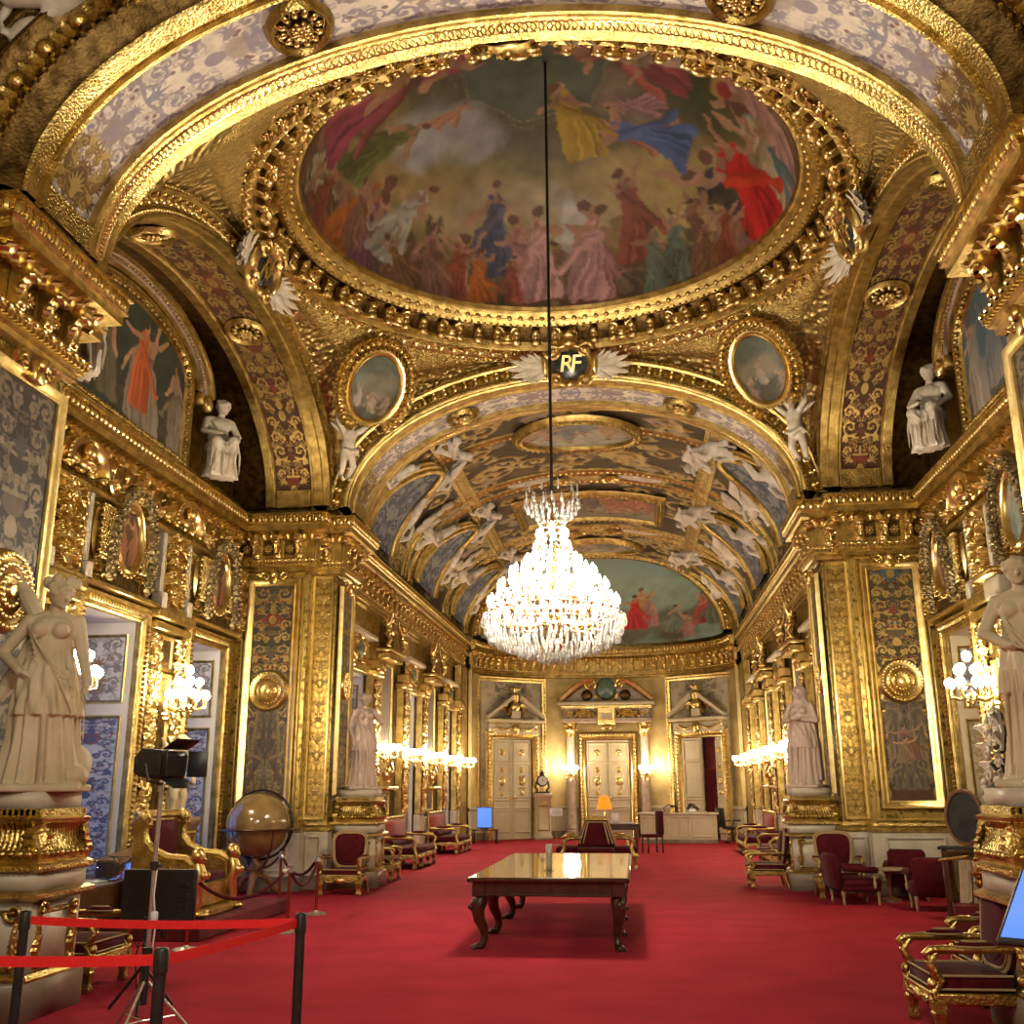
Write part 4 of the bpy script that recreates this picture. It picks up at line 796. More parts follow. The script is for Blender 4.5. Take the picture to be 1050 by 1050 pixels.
def reclining(vox=.03, seed=0):
    mb = MB(); f = 1 if seed % 2 else -1
    mb.add(ell((0, 0, .22), (.20, .16, .17), 12, 9)); mb.add(capsule((0, 0, .24), (-.38, -.02, .52), .17, .16)); mb.add(capsule((-.36, .12, .58), (-.44, -.14, .60), .08, .08)); head(mb, (-.56, -.06, .78), .13, .8*f, .2)
    limb(mb, (.05, -.05, .2), (.52, -.16, .34), (.88, -.10, .10), .13, .10, .06); limb(mb, (.05, .05, .2), (.50, .05, .18), (.98, .02, .06), .13, .10, .06)
    limb(mb, (-.42, -.14, .58), (-.30, -.30, .34), (-.02, -.26, .30), .07, .055, .04); limb(mb, (-.38, .12, .58), (-.66, .10, .40), (-.72, .0, .18), .07, .055, .04)
    for k in range(6): folds(mb, [[(-.1+.05*k, -.17, .30-.02*k), (.25+.04*k, -.20, .22), (.62+.04*k, -.10, .05)]], .03)
    mb.add(ell((.1, .08, .08), (.50, .16, .10), 14, 8)); mb.add(ell((-.5, .1, .12), (.25, .14, .12), 10, 7)); return remeshed(mb, 'reclining_body', vox, 1)
def cloudlump(seed):
    mb = MB(); r = np.random.default_rng(seed)
    for k in range(16): mb.add(ell((r.normal()*.34, r.random()*.1-.05, r.normal()*.22), (.12+.1*r.random(), .10+.06*r.random(), .10+.08*r.random()), 9, 7))
    return mb
# ------------------------------------------------------------------ the dome painting
PAL = dict(orange=(.42, .14, .04), brownred=(.28, .09, .06), violet=(.20, .09, .12), white=(.44, .40, .32), brown=(.20, .11, .06), green=(.16, .17, .06), magenta=(.36, .09, .12), ochre=(.34, .21, .07), flesh=(.46, .24, .16), navy=(.10, .10, .16), pink=(.50, .24, .24), pinkl=(.56, .32, .30), redbrown=(.30, .10, .07), greygreen=(.17, .20, .15), black=(.055, .055, .065), red=(.52, .035, .03), cream=(.48, .38, .24), teal=(.16, .27, .27), palepink=(.50, .29, .25), orangepink=(.46, .20, .12), blue=(.10, .15, .32), rose=(.44, .24, .26), gold=(.44, .30, .05), rosemag=(.36, .10, .10), creamy=(.46, .34, .22), rust=(.26, .14, .10))
dc = Cv(620, 620, (.15, .135, .08), 0, .28, 4, 31)
def dq(p): return ((p[0]*.5+.5)*619, (p[1]*.5+.5)*619)
for a in np.linspace(0, 2*PI, 60):      # warm glow low in the sky, dark earth at the rim
    dc.blob(*dq((.66*math.cos(a), .66*math.sin(a))), 60, 50, (.40, .29, .11) if math.sin(a) > -.1 else (.20, .13, .07), 0, a, 1.3, .32)
for a in np.linspace(0, 2*PI, 90): dc.blob(*dq((.95*math.cos(a), .95*math.sin(a))), 34+14*dc.rng.random(), 26, np.array([(.14, .08, .045), (.20, .10, .06), (.10, .085, .05)][int(a*9) % 3]), 0, a, .7, .9)
for p, r in (((-.375, .185), 44), ((-.30, .25), 34)): dc.cloud(*dq(p), r, (.44, .43, .42), 22, .35)
for p in ((-.34, .52), (.08, .62), (.0, .60), (-.1, .55)): dc.cloud(*dq(p), 34, (.48, .38, .24), 16, .35)
dc.cloud(*dq((.43, .47)), 60, (.55, .42, .18), 24, .35); dc.cloud(*dq((.30, .15)), 40, (.36, .24, .20), 16, .4); dc.cloud(*dq((.16, .02)), 40, (.36, .27, .20), 14, .4)
for p in ((.55, -.2), (.45, -.05), (.40, .1), (.5, .08)): dc.blob(*dq(p), 60, 40, (.075, .085, .035), 0, .4, .8, .8)
for a in np.linspace(0, 2*PI, 80): pass
zc = dq((-.03, .03)); dc.blob(zc[0], zc[1], 62, 62, (.13, .155, .105), 0, 0, .06)
dc.stroke([(zc[0]+63*math.cos(a), zc[1]+63*math.sin(a)) for a in np.linspace(0, 2*PI, 60)], .9, .9, (.36, .32, .17)); dc.stroke([(zc[0]+74*math.cos(a), zc[1]+74*math.sin(a)) for a in np.linspace(0, 2*PI, 60)], .8, .8, (.30, .27, .15))
for p, q in (((-.80, .12), (-.93, -.12)), ((-.75, .02), (-.88, -.18))): dc.stroke([dq(p), dq(q)], 9, 9, (.42, .37, .22))        # steps
dc.blob(*dq((.60, .0)), 34, 24, (.46, .30, .08), 0, .1, .1); dc.blob(*dq((.60, .0)), 28, 19, (.34, .05, .04), 0, .1, .1)   # oval hanging
for k in range(14): dc.stroke([dq((.06+.03*math.cos(k*2.1), .94)), dq((.05+.05*math.cos(k*1.7), .72-.015*k))], 9, 5, np.array((.48, .42, .36))*(.75+.4*dc.rng.random()), 0, 3)   # pale monument
dc.blob(*dq((.045, .64)), 14, 26, (.56, .52, .46), 0, 0, .3); dc.rect(300, 560, 345, 600, (.36, .30, .22), 0, .7)
FG = [((-1.046, .22), (-.639, .321), 'orange'), ((-1.026, .053), (-.74, .05), 'brownred'), ((-.981, .446), (-.646, .362), 'violet'), ((-.769, .5), (-.486, .374), 'white'), ((-.738, .717), (-.68, .479), 'brown'), ((-.72, .127), (-.415, .133), 'green'), ((-.733, -.13), (-.251, -.016), 'magenta'), ((-.747, -.362), (-.394, -.097), 'ochre'), ((-.355, .175), (-.253, .133), 'flesh'), ((-.312, .8), (-.241, .492), 'navy'), ((-.176, .94), (-.147, .637), 'pink'), ((-.098, .94), (-.096, .63), 'pinkl'), ((.161, .95), (.131, .612), 'pink'), ((.097, .94), (.119, .619), 'pinkl'), ((.342, .756), (.241, .472), 'redbrown'), ((.545, .807), (.428, .588), 'greygreen'), ((.699, .726), (.594, .551), 'brown'), ((1.03, .14), (.565, -.029), 'palepink'), ((1.03, .24), (.639, .055), 'teal'), ((1.0, .32), (.627, .111), 'cream'), ((.968, .43), (.522, .358), 'black'), ((.96, .40), (.57, .254), 'red'), ((.99, .34), (.567, .277), 'red'), ((.398, .269), (.161, .308), 'orangepink'), ((.438, .294), (.182, .258), 'blue'), ((.326, .137), (.197, .194), 'rose'), ((.102, .39), (.035, .15), 'gold'), ((.409, .003), (.087, .004), 'rosemag'), ((.47, -.105), (.227, .002), 'creamy'), ((-.533, .87), (-.419, .635), 'brownred'), ((-.63, .78), (-.484, .565), 'rust'), ((1.0, .567), (.689, .506), 'rust'), ((-.40, .90), (-.33, .72), 'orange'), ((-.25, .95), (-.22, .76), 'redbrown'), ((.45, .88), (.38, .66), 'greygreen'), ((.80, .62), (.64, .47), 'brownred'), ((-.88, .35), (-.68, .24), 'rust'), ((-.93, -.25), (-.70, -.2), 'brown'), ((-.2, -.95), (-.17, -.6), 'ochre'), ((.3, -.9), (.22, -.6), 'blue'), ((.7, -.6), (.45, -.42), 'green'), ((-.6, -.7), (-.4, -.5), 'magenta')]
for k in range(150):     # crowd, smoke, draperies and rocks low in the sky
    a = dc.rng.random()*2*PI; r = .70+.30*dc.rng.random(); p = np.array([r*math.cos(a), r*math.sin(a)]); q = p+dc.rng.normal(size=2)*.045-p*.05
    dc.stroke([dq(p), dq((p+q)/2+dc.rng.normal(size=2)*.02), dq(q)], 5+5*dc.rng.random(), 1.5, np.array([(.20, .11, .06), (.30, .19, .10), (.12, .10, .06), (.26, .12, .09), (.36, .27, .15), (.15, .14, .11), (.30, .15, .13)][k % 7])*(.7+.5*dc.rng.random()), 0, 2.5, .85)
for k in range(34):
    a = k*2*PI/34+.1*dc.rng.random(); r = .95; L = .13+.10*dc.rng.random(); A_ = np.array(dq((r*math.cos(a), r*math.sin(a)))); B_ = np.array(dq(((r-L)*math.cos(a+.05), (r-L)*math.sin(a+.05)))); d_ = B_-A_
    dc.person(A_[0], A_[1], np.linalg.norm(d_)*1.2, np.array([(.22, .12, .08), (.30, .17, .10), (.18, .13, .08), (.34, .22, .14)][k % 4]), (.34, .20, .12), (.12, .07, .04), .2*dc.rng.normal(), 1 if k % 2 else -1, ((.3, .3), (-.25, -.2)), None, math.atan2(-d_[0], d_[1]), .4)
for i, (ft, hd, cn) in enumerate(FG):
    a = np.array(dq(ft)); b = np.array(dq(hd)); d = b-a; L = np.linalg.norm(d); rt = math.atan2(-d[0], d[1]); r_ = dc.rng
    dc.person(a[0], a[1], L*1.2, PAL[cn], (.42, .24, .15), (.17, .09, .05), .06*(-1)**i, 1 if i % 2 else -1, ((.2+.24*r_.random(), r_.random()*1.2-.4), (-.2-.2*r_.random(), r_.random()*.9-.3)), None, rt, .34)
dc.warp(9, 22, 4); dc.warp(3, 70, 5); dc.texture(.40, 34, 9); dc.a[..., :3] = .74*dc.a[..., :3]**1.06
def polar_paint(name, cv, fn, mat, nr=120, na=360, parent=None, org=None, flip=False):
    r = np.linspace(0.0, 1, nr)[:, None]; a = (np.arange(na)*2*PI/na)[None]; X, Y = r*np.cos(a), r*np.sin(a); P = fn(X, Y); col = cv.sample(X*.5+.5, Y*.5+.5); F = gridF(nr, na, False, True)
    mb = MB(); mb.add((P.reshape(-1, 3), F[:, ::-1] if flip else F)); return mb.build(name, mat, parent, True, 180, org, col.reshape(-1, 4))
def domefn(X, Y): r = np.sqrt(X*X+Y*Y); th = r*PI/2; k = np.where(r > 1e-6, np.sin(th)/np.maximum(r, 1e-6), PI/2); return np.stack([X*k*3.68, YB+Y*k*3.47, 10.28+2.62*np.cos(th)], -1)
o = polar_paint('ceiling_painting', dc, domefn, paint, 170, 520, None, (0, YB, 12.9), True)
tag(o, 'large round painted dome ceiling of draped figures and clouds around a dark green sky disc', 'painting')
# ------------------------------------------------------------------ cartouches at the four crowns
scroll_l = join(volute(.20, .045, 1.5, 1), xf(volute(.13, .035, 1.4, -1), T(.10, 0, -.34)))
def cartouche(loc, rz, tilt, label, sc=1.0):
    t = thing('cartouche', label, 'ornament', loc, rz, 'monogram cartouches round the dome'); t.rotation_euler = (tilt, 0, rz); t.scale = (sc, sc, sc)
    mb = MB(); mb.add(prism(oval(.36, .30, 36), -.10, .05, .06)); mb.build('shield', MAT['dark_marble_black'], t)
    mb = MB(); mb.add(polyring(oval(.34, .28, 44), [(-.02, .05), (.02, .14), (.07, .16), (.12, .12), (.14, .0)]))
    for s in (-1, 1):
        mb.add(xf(volute(.15, .05, 1.5, s), T(s*.30, -.12, .26)@Sc(s, 1, 1))); mb.add(xf(volute(.12, .045, 1.4, -s), T(s*.26, -.12, -.28)@Sc(s, 1, 1))); mb.add(ell((s*.46, -.10, 0), (.07, .07, .20), 8, 6))
    mb.add(ell((0, -.16, .40), (.14, .10, .10), 10, 8)); mb.add(xf(leaf(.26, .6, .3), T(0, -.12, .38)@Ry(-PI/2))); mb.add(ell((0, -.14, -.36), (.10, .07, .08), 8, 6)); mb.build('scroll_frame', goldb, t)
    for s in (-1, 1):
        mb = MB()
        for k in range(9):
            a = -.85+1.7*k/8; L = .42+.40*math.sin(PI*k/8)**2; mb.add(leaf(L, .085, .30), T(s*.40, -.02-.02*(k % 2), -.05)@(np.eye(4) if s > 0 else np.array(Matrix.Rotation(PI, 4, 'Y')))@Ry(-a if s > 0 else a)@(np.eye(4) if s > 0 else np.eye(4)))
        
        for k in range(5): a = -.6+1.2*k/4; mb.add(xf(volute(.085, .02, 1.2, 1 if k < 2 else -1), T(s*(.62+.20*math.cos(a*1.4)), -.07, -.05+.40*math.sin(a))@Sc(s, 1, 1)))
        mb.build('acanthus_spray', stucco, t, angle=60)
    cu = bpy.data.curves.new('m', 'FONT'); cu.body = 'RF'; cu.size = .44; cu.align_x = 'CENTER'; cu.align_y = 'CENTER'; cu.extrude = .015; cu.bevel_depth = .006; cu.shear = .15; cu.space_character = .72
    to = bpy.data.objects.new('m', cu); C.objects.link(to); me = bpy.data.meshes.new_from_object(to.evaluated_get(bpy.context.evaluated_depsgraph_get())); bpy.data.objects.remove(to); me.materials.clear()
    o = put('monogram', me, goldb, t, (0, -.125, 0), (PI/2, 0, 0))
    return t
pmat('dark_marble_black', (.02, .025, .025), .25, 0, (.05, .055, .055), 5.0)
cartouche((.08, 17.62, 9.36), 0, .35, 'dark RF monogram cartouche with white leaf sprays, above the far arch crown'); cartouche((-4.42, 13.5, 9.42), PI/2, .35, 'dark RF monogram cartouche with white leaf sprays, above the left side arch'); cartouche((4.42, 13.5, 9.42), -PI/2, .35, 'dark RF monogram cartouche with white leaf sprays, above the right side arch'); cartouche((-.05, 9.02, 9.66), PI, .15, 'gold and white cartouche peeping over the crown of the nearest arch')
# ------------------------------------------------------------------ pendentive medallions and putti
med_cv = [figures_scene(70, 90, 40+i, (.075, .08, .05), (.06, .05, .03), [(.30, .22, .14), (.22, .15, .10), (.34, .26, .20)], 3, .34, True, .3, .3) for i in range(2)]
t = thing('stucco_figure', 'white lounging figure with gilt drapery at the top left corner, on the nearest arch', 'statue', (-3.88, 7.12, 8.50), 0, None); t.rotation_euler = (.2, -.62, 0); put('body', reclining(.03, 0), stucco, t, sc=(.75, .75, .75)); mb = MB(); folds(mb, [[(-.30+.07*k, -.26, .42-.03*k), (.05+.08*k, -.30, .20-.05*k), (.30+.06*k, -.22, -.20-.06*k)] for k in range(6)], .06); mb.build('drapery', goldb, t)
for c in med_cv: c.cloud(35, 45, 22, (.24, .18, .11), 16, .35); c.warp(4, 8, 2)
wr_leaf = leaf(.22, .5, .5, 7)
def oval_picture(name, label, cat, loc, rx, rz, cv, fm=.10, group=None, wreath=False, beads=True, rot=None, rz_=0.0, crest=False):
    t = thing(name, label, cat, loc, rz_, group)
    if rot is not None: t.rotation_euler = rot
    polar_paint('painted_panel', cv, lambda X, Y: np.stack([X*rx, -.03-.03*(1-X*X-Y*Y), Y*rz], -1), paint, 30, 60, t)
    mb = MB(); mb.add(polyring(oval(rx, rz, 48), [(-.01, .0), (-.005, .06), (.02, .10), (.05, .11), (.07, .07), (fm*.9, .08), (fm, .05), (fm+.02, 0)]))
    if beads:
        n = int(2*PI*(rx+rz)/2/.085)
        for i in range(n): a = i*2*PI/n; mb.add(ell(((rx+fm*.98)*math.cos(a), -.06, (rz+fm*.98)*math.sin(a)), (.030, .035, .030), 6, 5))
    mb.build('frame', goldb, t, angle=50)
    if wreath:
        mb = MB(); n = 38
        for i in range(n):
            a = i*2*PI/n; 
            if abs(((a-PI*1.5+PI) % (2*PI))-PI) < .45: continue
            for j in (-1, 1): mb.add(wr_leaf, T((rx+fm+.10+.04*j)*math.cos(a), -.05, (rz+fm+.10+.04*j)*math.sin(a))@Ry(-a-PI/2-.6*j+(PI if i % 2 else 0)*.0))
            mb.add(ell(((rx+fm+.12)*math.cos(a), -.10, (rz+fm+.12)*math.sin(a)), .05, 6, 5))
        mb.build('wreath', goldb, t, angle=60)
    if crest:
        mb = MB(); mb.add(xf(leaf(.34, .6, .5), T(0, -.10, rz+fm-.05)@Ry(-PI/2))); mb.add(xf(leaf(.28, .5, .5), T(0, -.12, rz+fm-.05)@Ry(-PI/2+.7))); mb.add(xf(leaf(.28, .5, .5), T(0, -.12, rz+fm-.05)@Ry(-PI/2-.7))); mb.add(ell((0, -.14, rz+fm), .08, 8, 6)); mb.build('crest', goldb, t, angle=60)
    return t
put_me = putto()
for i, s in enumerate((-1, 1)):
    nm = 'left' if s < 0 else 'right'; p = np.array([s*3.47, 16.92, 8.80])
    oval_picture('medallion', 'tilted oval dark painting in a gilt wreath over the %s cherub, beside the far arch' % nm, 'painting', p, .46, .60, med_cv[i], .12, 'oval medallions on the pendentives', True, True, (.55, 0, -s*.72))
    t = thing('cherub', 'white winged cherub with raised arms under the oval medallion %s of the far arch' % nm, 'statue', (s*4.12, 17.42, 7.22), -s*.7, 'white cherubs at the far arch'); t.rotation_euler = (.20, 0, -s*.7)
    put('body', put_me, stucco, t, sc=(1.05, 1.05, 1.05))
# ------------------------------------------------------------------ ceiling rosettes in the arch soffits
def ceil_rosette(loc, out, along_, label):
    z = nz(out); x = nz(along_); x = nz(x-z*(x@z)); M = frame(loc, x, -z*-1, np.cross(x, z)); t = thing('ceiling_rosette', label, 'ornament', (0, 0, 0), 0, 'gilt rosettes in the arch soffits'); t.matrix_world = Matrix(frame(loc, x, z, np.cross(x, z)).tolist())
    mb = MB(); mb.add(disc(oval(.30, .30, 36), -.01)); mb.build('ground', bronze, t)
    mb = MB(); mb.add(polyring(oval(.27, .27, 40), [(-.02, .0), (.0, .06), (.03, .08), (.06, .05), (.08, .0)])); mb.build('rim', gold, t)
    mb = MB()
    for k in range(12): mb.add(ell((.19*math.cos(k*PI/6), -.03, .19*math.sin(k*PI/6)), (.055, .03, .035), 8, 5, Ry(-k*PI/6)))
    mb.add(xf(rosette(.13, 9, .035), T(0, -.05, 0))); mb.build('flower', goldb, t)
def arc_pt(x, y): t = math.acos(x/AA); return (x, y, ZS+AB*math.sin(t)), (math.cos(t)*AB, 0, math.sin(t)*AA)
for x, y, lb in ((-2.0, 8.10, 'round gilt rosette on the lilac band, left side of the nearest arch'), (2.25, 8.10, 'round gilt rosette on the lilac band, right side of the nearest arch'), (-2.15, 18.88, 'gilt rosette on the painted band, left side of the far arch'), (2.15, 18.88, 'gilt rosette on the painted band, right side of the far arch')):
    p, o = arc_pt(x, y); ceil_rosette(p, o, (0, 1, 0) if False else (-o[2], 0, o[0]), lb)
for s, nm in ((-1, 'left'), (1, 'right')):
    for y, w in ((11.55, 'nearer'), (14.95, 'farther')):
        c = (y-YB)/SA; p = (s*5.18, y, ZS+SB*math.sqrt(1-c*c)); o = (0, c*SB, math.sqrt(1-c*c)*SA); ceil_rosette(p, o, (s*1.0, 0, 0) if s < 0 else (-1.0, 0, 0), 'gilt rosette in the brown painted soffit of the %s side arch, the %s one' % (nm, w))
# ------------------------------------------------------------------ lunette paintings with their frames, and the seated statues beside them
lun_cv = [figures_scene(220, 140, 51, (.045, .055, .04), (.05, .045, .03), [(.30, .20, .12), (.12, .10, .06), (.22, .17, .12), (.10, .11, .08)], 5, .72, False, .3, .10), figures_scene(220, 140, 57, (.06, .10, .11), (.08, .06, .04), [(.36, .28, .22), (.24, .14, .08), (.30, .20, .12)], 4, .8, False, .3, .12)]
lun_cv[0].person(125, 30, 100, (.48, .11, .04), lean=.05); lun_cv[1].blob(70, 90, 45, 60, (.075, .13, .15), 0, 0, .8, .8); lun_cv[1].person(130, 12, 110, (.42, .33, .27), lean=-.1)
def lun_poly(w=1.78, z0=6.92, zs=8.30, rise=.62, n=20): return np.array([(-w, z0), (w, z0)]+[(w*math.cos(t), zs+rise*math.sin(t)) for t in np.linspace(0, PI, n)])
seat_me = [seated(.014, 0), seated(.014, 1)]
for i, s in enumerate((-1, 1)):
    nm = 'left' if s < 0 else 'right'; t = thing('lunette_painting', 'dark arched painting of draped figures high on the %s wall under the side arch' % nm, 'painting', (s*6.32, YB-.15, 0), -s*PI/2 if s > 0 else PI/2, 'paintings under the side arches')
    ly = lun_poly()
    def lf(U, V): X = (U*2-1)*1.78; top = 8.30+.62*np.sqrt(np.maximum(0, 1-(X/1.78)**2)); return np.stack([X, np.full_like(X, -.03), 6.9+(top-6.9)*V], -1)
    painted('canvas', lun_cv[i], lf, paint, t, flip=True)
    mb = MB(); mb.add(polyring(ly, [(-.02, .02), (0, .10), (.05, .14), (.10, .12), (.14, .14), (.17, .06), (.19, .0)]))
    P = np.concatenate([ly, ly[:1]]); 
    for a, b in zip(P[:-1], P[1:]):
        k = max(1, int(np.linalg.norm(b-a)/.11))
        for j in range(k): q = a+(b-a)*(j+.5)/k; mb.add(ell((q[0], -.13, q[1]), .045, 6, 5), T(*(0, 0, 0)))
    mb.build('frame', gold, t)
    mb = MB()
    for (a_, b_, zz, pr, m_) in ((2.02, .80, 8.30, [(0, .06), (.0, .14), (.06, .16), (.10, .10)], 0), (2.16, .88, 8.28, [(0, .10), (.02, .20), (.10, .22), (.14, .12)], 1), (2.34, .98, 8.26, [(0, .14), (.03, .28), (.08, .30), (.12, .2), (.2, .0)], 0)):
        V, F = ring([(d, h) for d, h in pr], [((a_*math.cos(tt), 0, zz+b_*math.sin(tt)), (nz([math.cos(tt)*b_, math.sin(tt)*a_])[0], 0, nz([math.cos(tt)*b_, math.sin(tt)*a_])[1]), (0, -1, 0)) for tt in np.linspace(0, PI, 50)], None, False); mb.add((V, F), None, m_)
        for tt in np.linspace(.03, PI-.03, 60): mb.add(ell(((a_+.08)*math.cos(tt), -.24 if m_ == 0 else -.16, zz+(b_+.08)*math.sin(tt)), .03, 6, 4), None, 2)
    for sx in (-1, 1): mb.add(box(sx*2.22, -.12, 8.16, .42, .26, .22, .03), None, 0); mb.add(ell((sx*2.2, -.26, 8.1), (.12, .10, .16), 8, 6), None, 2)
    mb.build('arched_surround', [gold, stonep, goldb], t, angle=50)
    for q, w in ((1, 'far'),) + (((-1, 'near'),) if True else ()):
        y = YB+q*2.42; tt = thing('seated_statue', 'white seated draped statue at the %s end of the dark lunette painting, %s wall' % (w, nm), 'statue', (s*5.98, y, 6.83), (.75 if s < 0 else -.75) if q > 0 else (2.3 if s < 0 else -2.3), 'white seated statues under the side arches')
        put('body', seat_me[(i+(q > 0)) % 2], stucco, tt, sc=(1.18, 1.1, 1.12))
# ------------------------------------------------------------------ tall painted panels on the piers
pal_d = [(.05, .06, .045), (.16, .03, .02), (.06, .10, .11), (.22, .12, .05)]
tall = {}
def tallcv(seed, ground, sc, acc, third): c = grotesque(110, 660, ground, sc, acc, .75, seed, .2, unit=110, third=third); c.texture(.2, 12, seed); return c
tall['L'] = tallcv(5, (.050, .045, .030), (.40, .28, .10), [(.17, .035, .022), (.13, .095, .045), (.09, .07, .055)], (.28, .05, .03)); tall['R'] = tallcv(4, (.060, .045, .025), (.46, .32, .10), [(.20, .05, .03), (.05, .09, .10), (.12, .09, .05)], (.24, .05, .04))
for k, c in tall.items():   # lower half browner, grey and violet shadows of war trophies
    r = c.rng
    for j in range(70): c.stroke([(r.random()*110, r.random()*300), (r.random()*110, r.random()*300)], 4, 1, [(.10, .07, .05), (.16, .12, .08), (.07, .055, .05), (.24, .17, .08)][j % 4], .1, 2, .75)
    c.rect(6, 4, 104, 30, (.09, .035, .02), 0, .9)
    if k == 'R': c.sym = False; c.person(66, 115, 95, (.20, .10, .06), (.26, .15, .09), lean=-.2); c.person(40, 105, 70, (.20, .13, .07), lean=.15)
disc_prof = [(.0, .17), (.05, .16), (.07, .10), (.12, .12), (.16, .08), (.20, .11), (.25, .07), (.30, .10), (.34, .11), (.37, .06), (.38, .0)]
def round_boss(mb, x, z, y0=0.0, sc=1.0, mat=0):
    V, F = lathe([(r*sc+.001, h*sc*.7) for r, h in disc_prof], 40, True); M = frame((x, y0, z), (1, 0, 0), (0, 0, 1), (0, -1, 0)); mb.add((V, F), M, mat)
    for n, r, s_ in ((16, .14, .022), (26, .235, .022), (36, .32, .020)):
        for k in range(n): a = k*2*PI/n; mb.add(ell((x+r*sc*math.cos(a), y0-.085*sc, z+r*sc*math.sin(a)), s_*sc, 6, 4), None, mat)
def tall_panel(label, loc, rz, w, z0, z1, cv, boss=3.44, group='tall painted panels on the piers', crest=True, bs=1.0, fr=.13):
    t = thing('painted_panel', label, 'panel', loc, rz, group); x0, x1 = -w/2+fr, w/2-fr
    painted('canvas', cv, lambda U, V: np.stack([x0+(x1-x0)*U, np.full_like(U, -.025), z0+fr+(z1-z0-2*fr)*V], -1), gilt, t, flip=True)
    mb = MB(); mb.add(polyring(rect(x0, x1, z0+fr, z1-fr), [(-.012, .0), (-.005, .05), (.02, .06), (.03, .04), (.06, .055), (.085, .075), (fr-.02, .08), (fr, .04), (fr+.005, 0)])); mb.build('frame', goldb, t, angle=40)
    if boss:
        mb = MB(); round_boss(mb, 0, boss, -.03, bs); mb.build('round_boss', goldb, t, angle=40)
    if crest:
        mb = MB(); mb.add(box(0, -.09, z1, .16, .10, .22, .02)); mb.add(ell((0, -.15, z1+.07), (.07, .06, .08), 8, 6))
        for s in (-1, 1): mb.add(xf(volute(.085, .022, 1.3, 1), T(s*.18, -.07, z1+.04)@Sc(s, 1, 1))); mb.add(xf(leaf(.18, .3, .3), T(s*.20, -.06, z1+.03)@(Ry(PI+.35) if s < 0 else Ry(-.35))))
        mb.build('crest', goldb, t, angle=50)
    return t
tall_panel('tall gilt framed painted panel with round boss, on the far pier behind the globe', (-5.57, 18.12, 0), 0, 1.02, 1.34, 5.52, tall['L'])
tall_panel('tall gilt framed painted panel with round boss, above the dark red tub chairs', (5.58, 18.12, 0), 0, 1.02, 1.34, 5.52, tall['R'])
near_cv = grotesque(100, 400, (.050, .042, .038), (.24, .19, .125), [(.15, .11, .08), (.085, .075, .075), (.19, .145, .095)], .3, 6, .2, unit=100, third=(.30, .22, .16)); near_cv.texture(.25, 10, 2)
tall_panel('tall painted panel of greyish scrollwork in a gilt frame, behind the winged statue', (-4.48, 8.22, 0), PI/2, 1.20, 1.6, 5.46, near_cv, 3.40, bs=1.0, fr=.12)
tall_panel('tall painted panel of greyish scrollwork in a gilt frame, on the near right pier', (4.48, 8.22, 0), -PI/2, 1.20, 1.6, 5.46, near_cv, 3.40, bs=1.0, fr=.12)
nar = grotesque(60, 400, (.12, .085, .055), (.34, .24, .10), [(.20, .12, .07), (.16, .13, .10)], .5, 8, .2, unit=60)
for s, nm in ((-1, 'left'), (1, 'right')):
    tall_panel('narrow dark painted strip in a gilt frame, beside the far %s statue' % nm, (s*4.46, 19.05, 0), -s*PI/2, .86, 1.6, 5.46, nar, 3.6, bs=.7, fr=.10)
    # gold brocade field on the corner pilaster and around the tall panel
    dm = grotesque(52, 560, (.24, .155, .04), (.58, .40, .12), [(.50, .34, .10), (.34, .23, .07)], .9, 12, .15, unit=52, gm=.75)
    painted('trim_pier_brocade', dm, lambda U, V: np.stack([s*(4.56+.34*U), np.full_like(U, 18.465), 1.2+4.4*V], -1), gilt, flip=s > 0, nu=40, nv=420, kind='structure')
    mb = MB(); mb.add(polyring(rect(min(s*4.56, s*4.90), max(s*4.56, s*4.90), 1.2, 5.6), [(-.02, .0), (-.01, .035), (.02, .04), (.035, 0)], 18.47)); mb.add(polyring(rect(min(s*5.02, s*6.14), max(s*5.02, s*6.14), 1.18, 5.62), [(-.02, .0), (-.01, .03), (.015, .035), (.03, 0)], 18.13)); st(mb.build('trim_pier_fillets', goldb, angle=40))
    mb = MB(); xs = [(-6.07+.0, 4.0)]   # stone dado panels
    for x0, x1, y in ((s*4.56, s*4.88, 18.43), (s*5.05, s*6.05, 18.09)): mb.add(polyring(rect(min(x0, x1)+.05, max(x0, x1)-.05, .34, .88), [(-.02, .0), (0, .02), (.02, .02), (.03, 0)], y))
    st(mb.build('baseboard_pier_%s' % nm, stone, angle=40))
# ------------------------------------------------------------------ walls of the bay: windows, gilt surrounds, ovals, reliefs
def WM(s, x, y): return T(s*x, y, 0)@Rz(PI/2 if s < 0 else -PI/2)    # local x along the wall, -y into the room
def relief(mb, cv, M, x0, x1, z0, z1, depth=.06, nu=None, nv=None, mat=0):
    nu = nu or cv.w; nv = nv or cv.h; U, Vv = np.meshgrid(np.linspace(0, 1, nu), np.linspace(0, 1, nv), indexing='ij'); h = cv.sample(U, Vv)[..., 0]
    P = np.stack([x0+(x1-x0)*U, -h*depth, z0+(z1-z0)*Vv], -1); mb.add((P.reshape(-1, 3), gridF(nu, nv)[:, ::-1]), M, mat)
def relcv(w, h, seed, unit=None):
    c = grotesque(w, h, (0, 0, 0), (1, 1, 1), [(.7, .7, .7), (.85, .85, .85), (.55, .55, .55)], 0, seed, 0, unit=unit or w, third=(.8, .8, .8)); return c
rv_a = relcv(70, 150, 1); rv_b = relcv(60, 120, 6); rv_c = relcv(46, 240, 3); rv_w = relcv(120, 60, 2, 60)
lat = Cv(60, 70, (0, 0, 0)); 
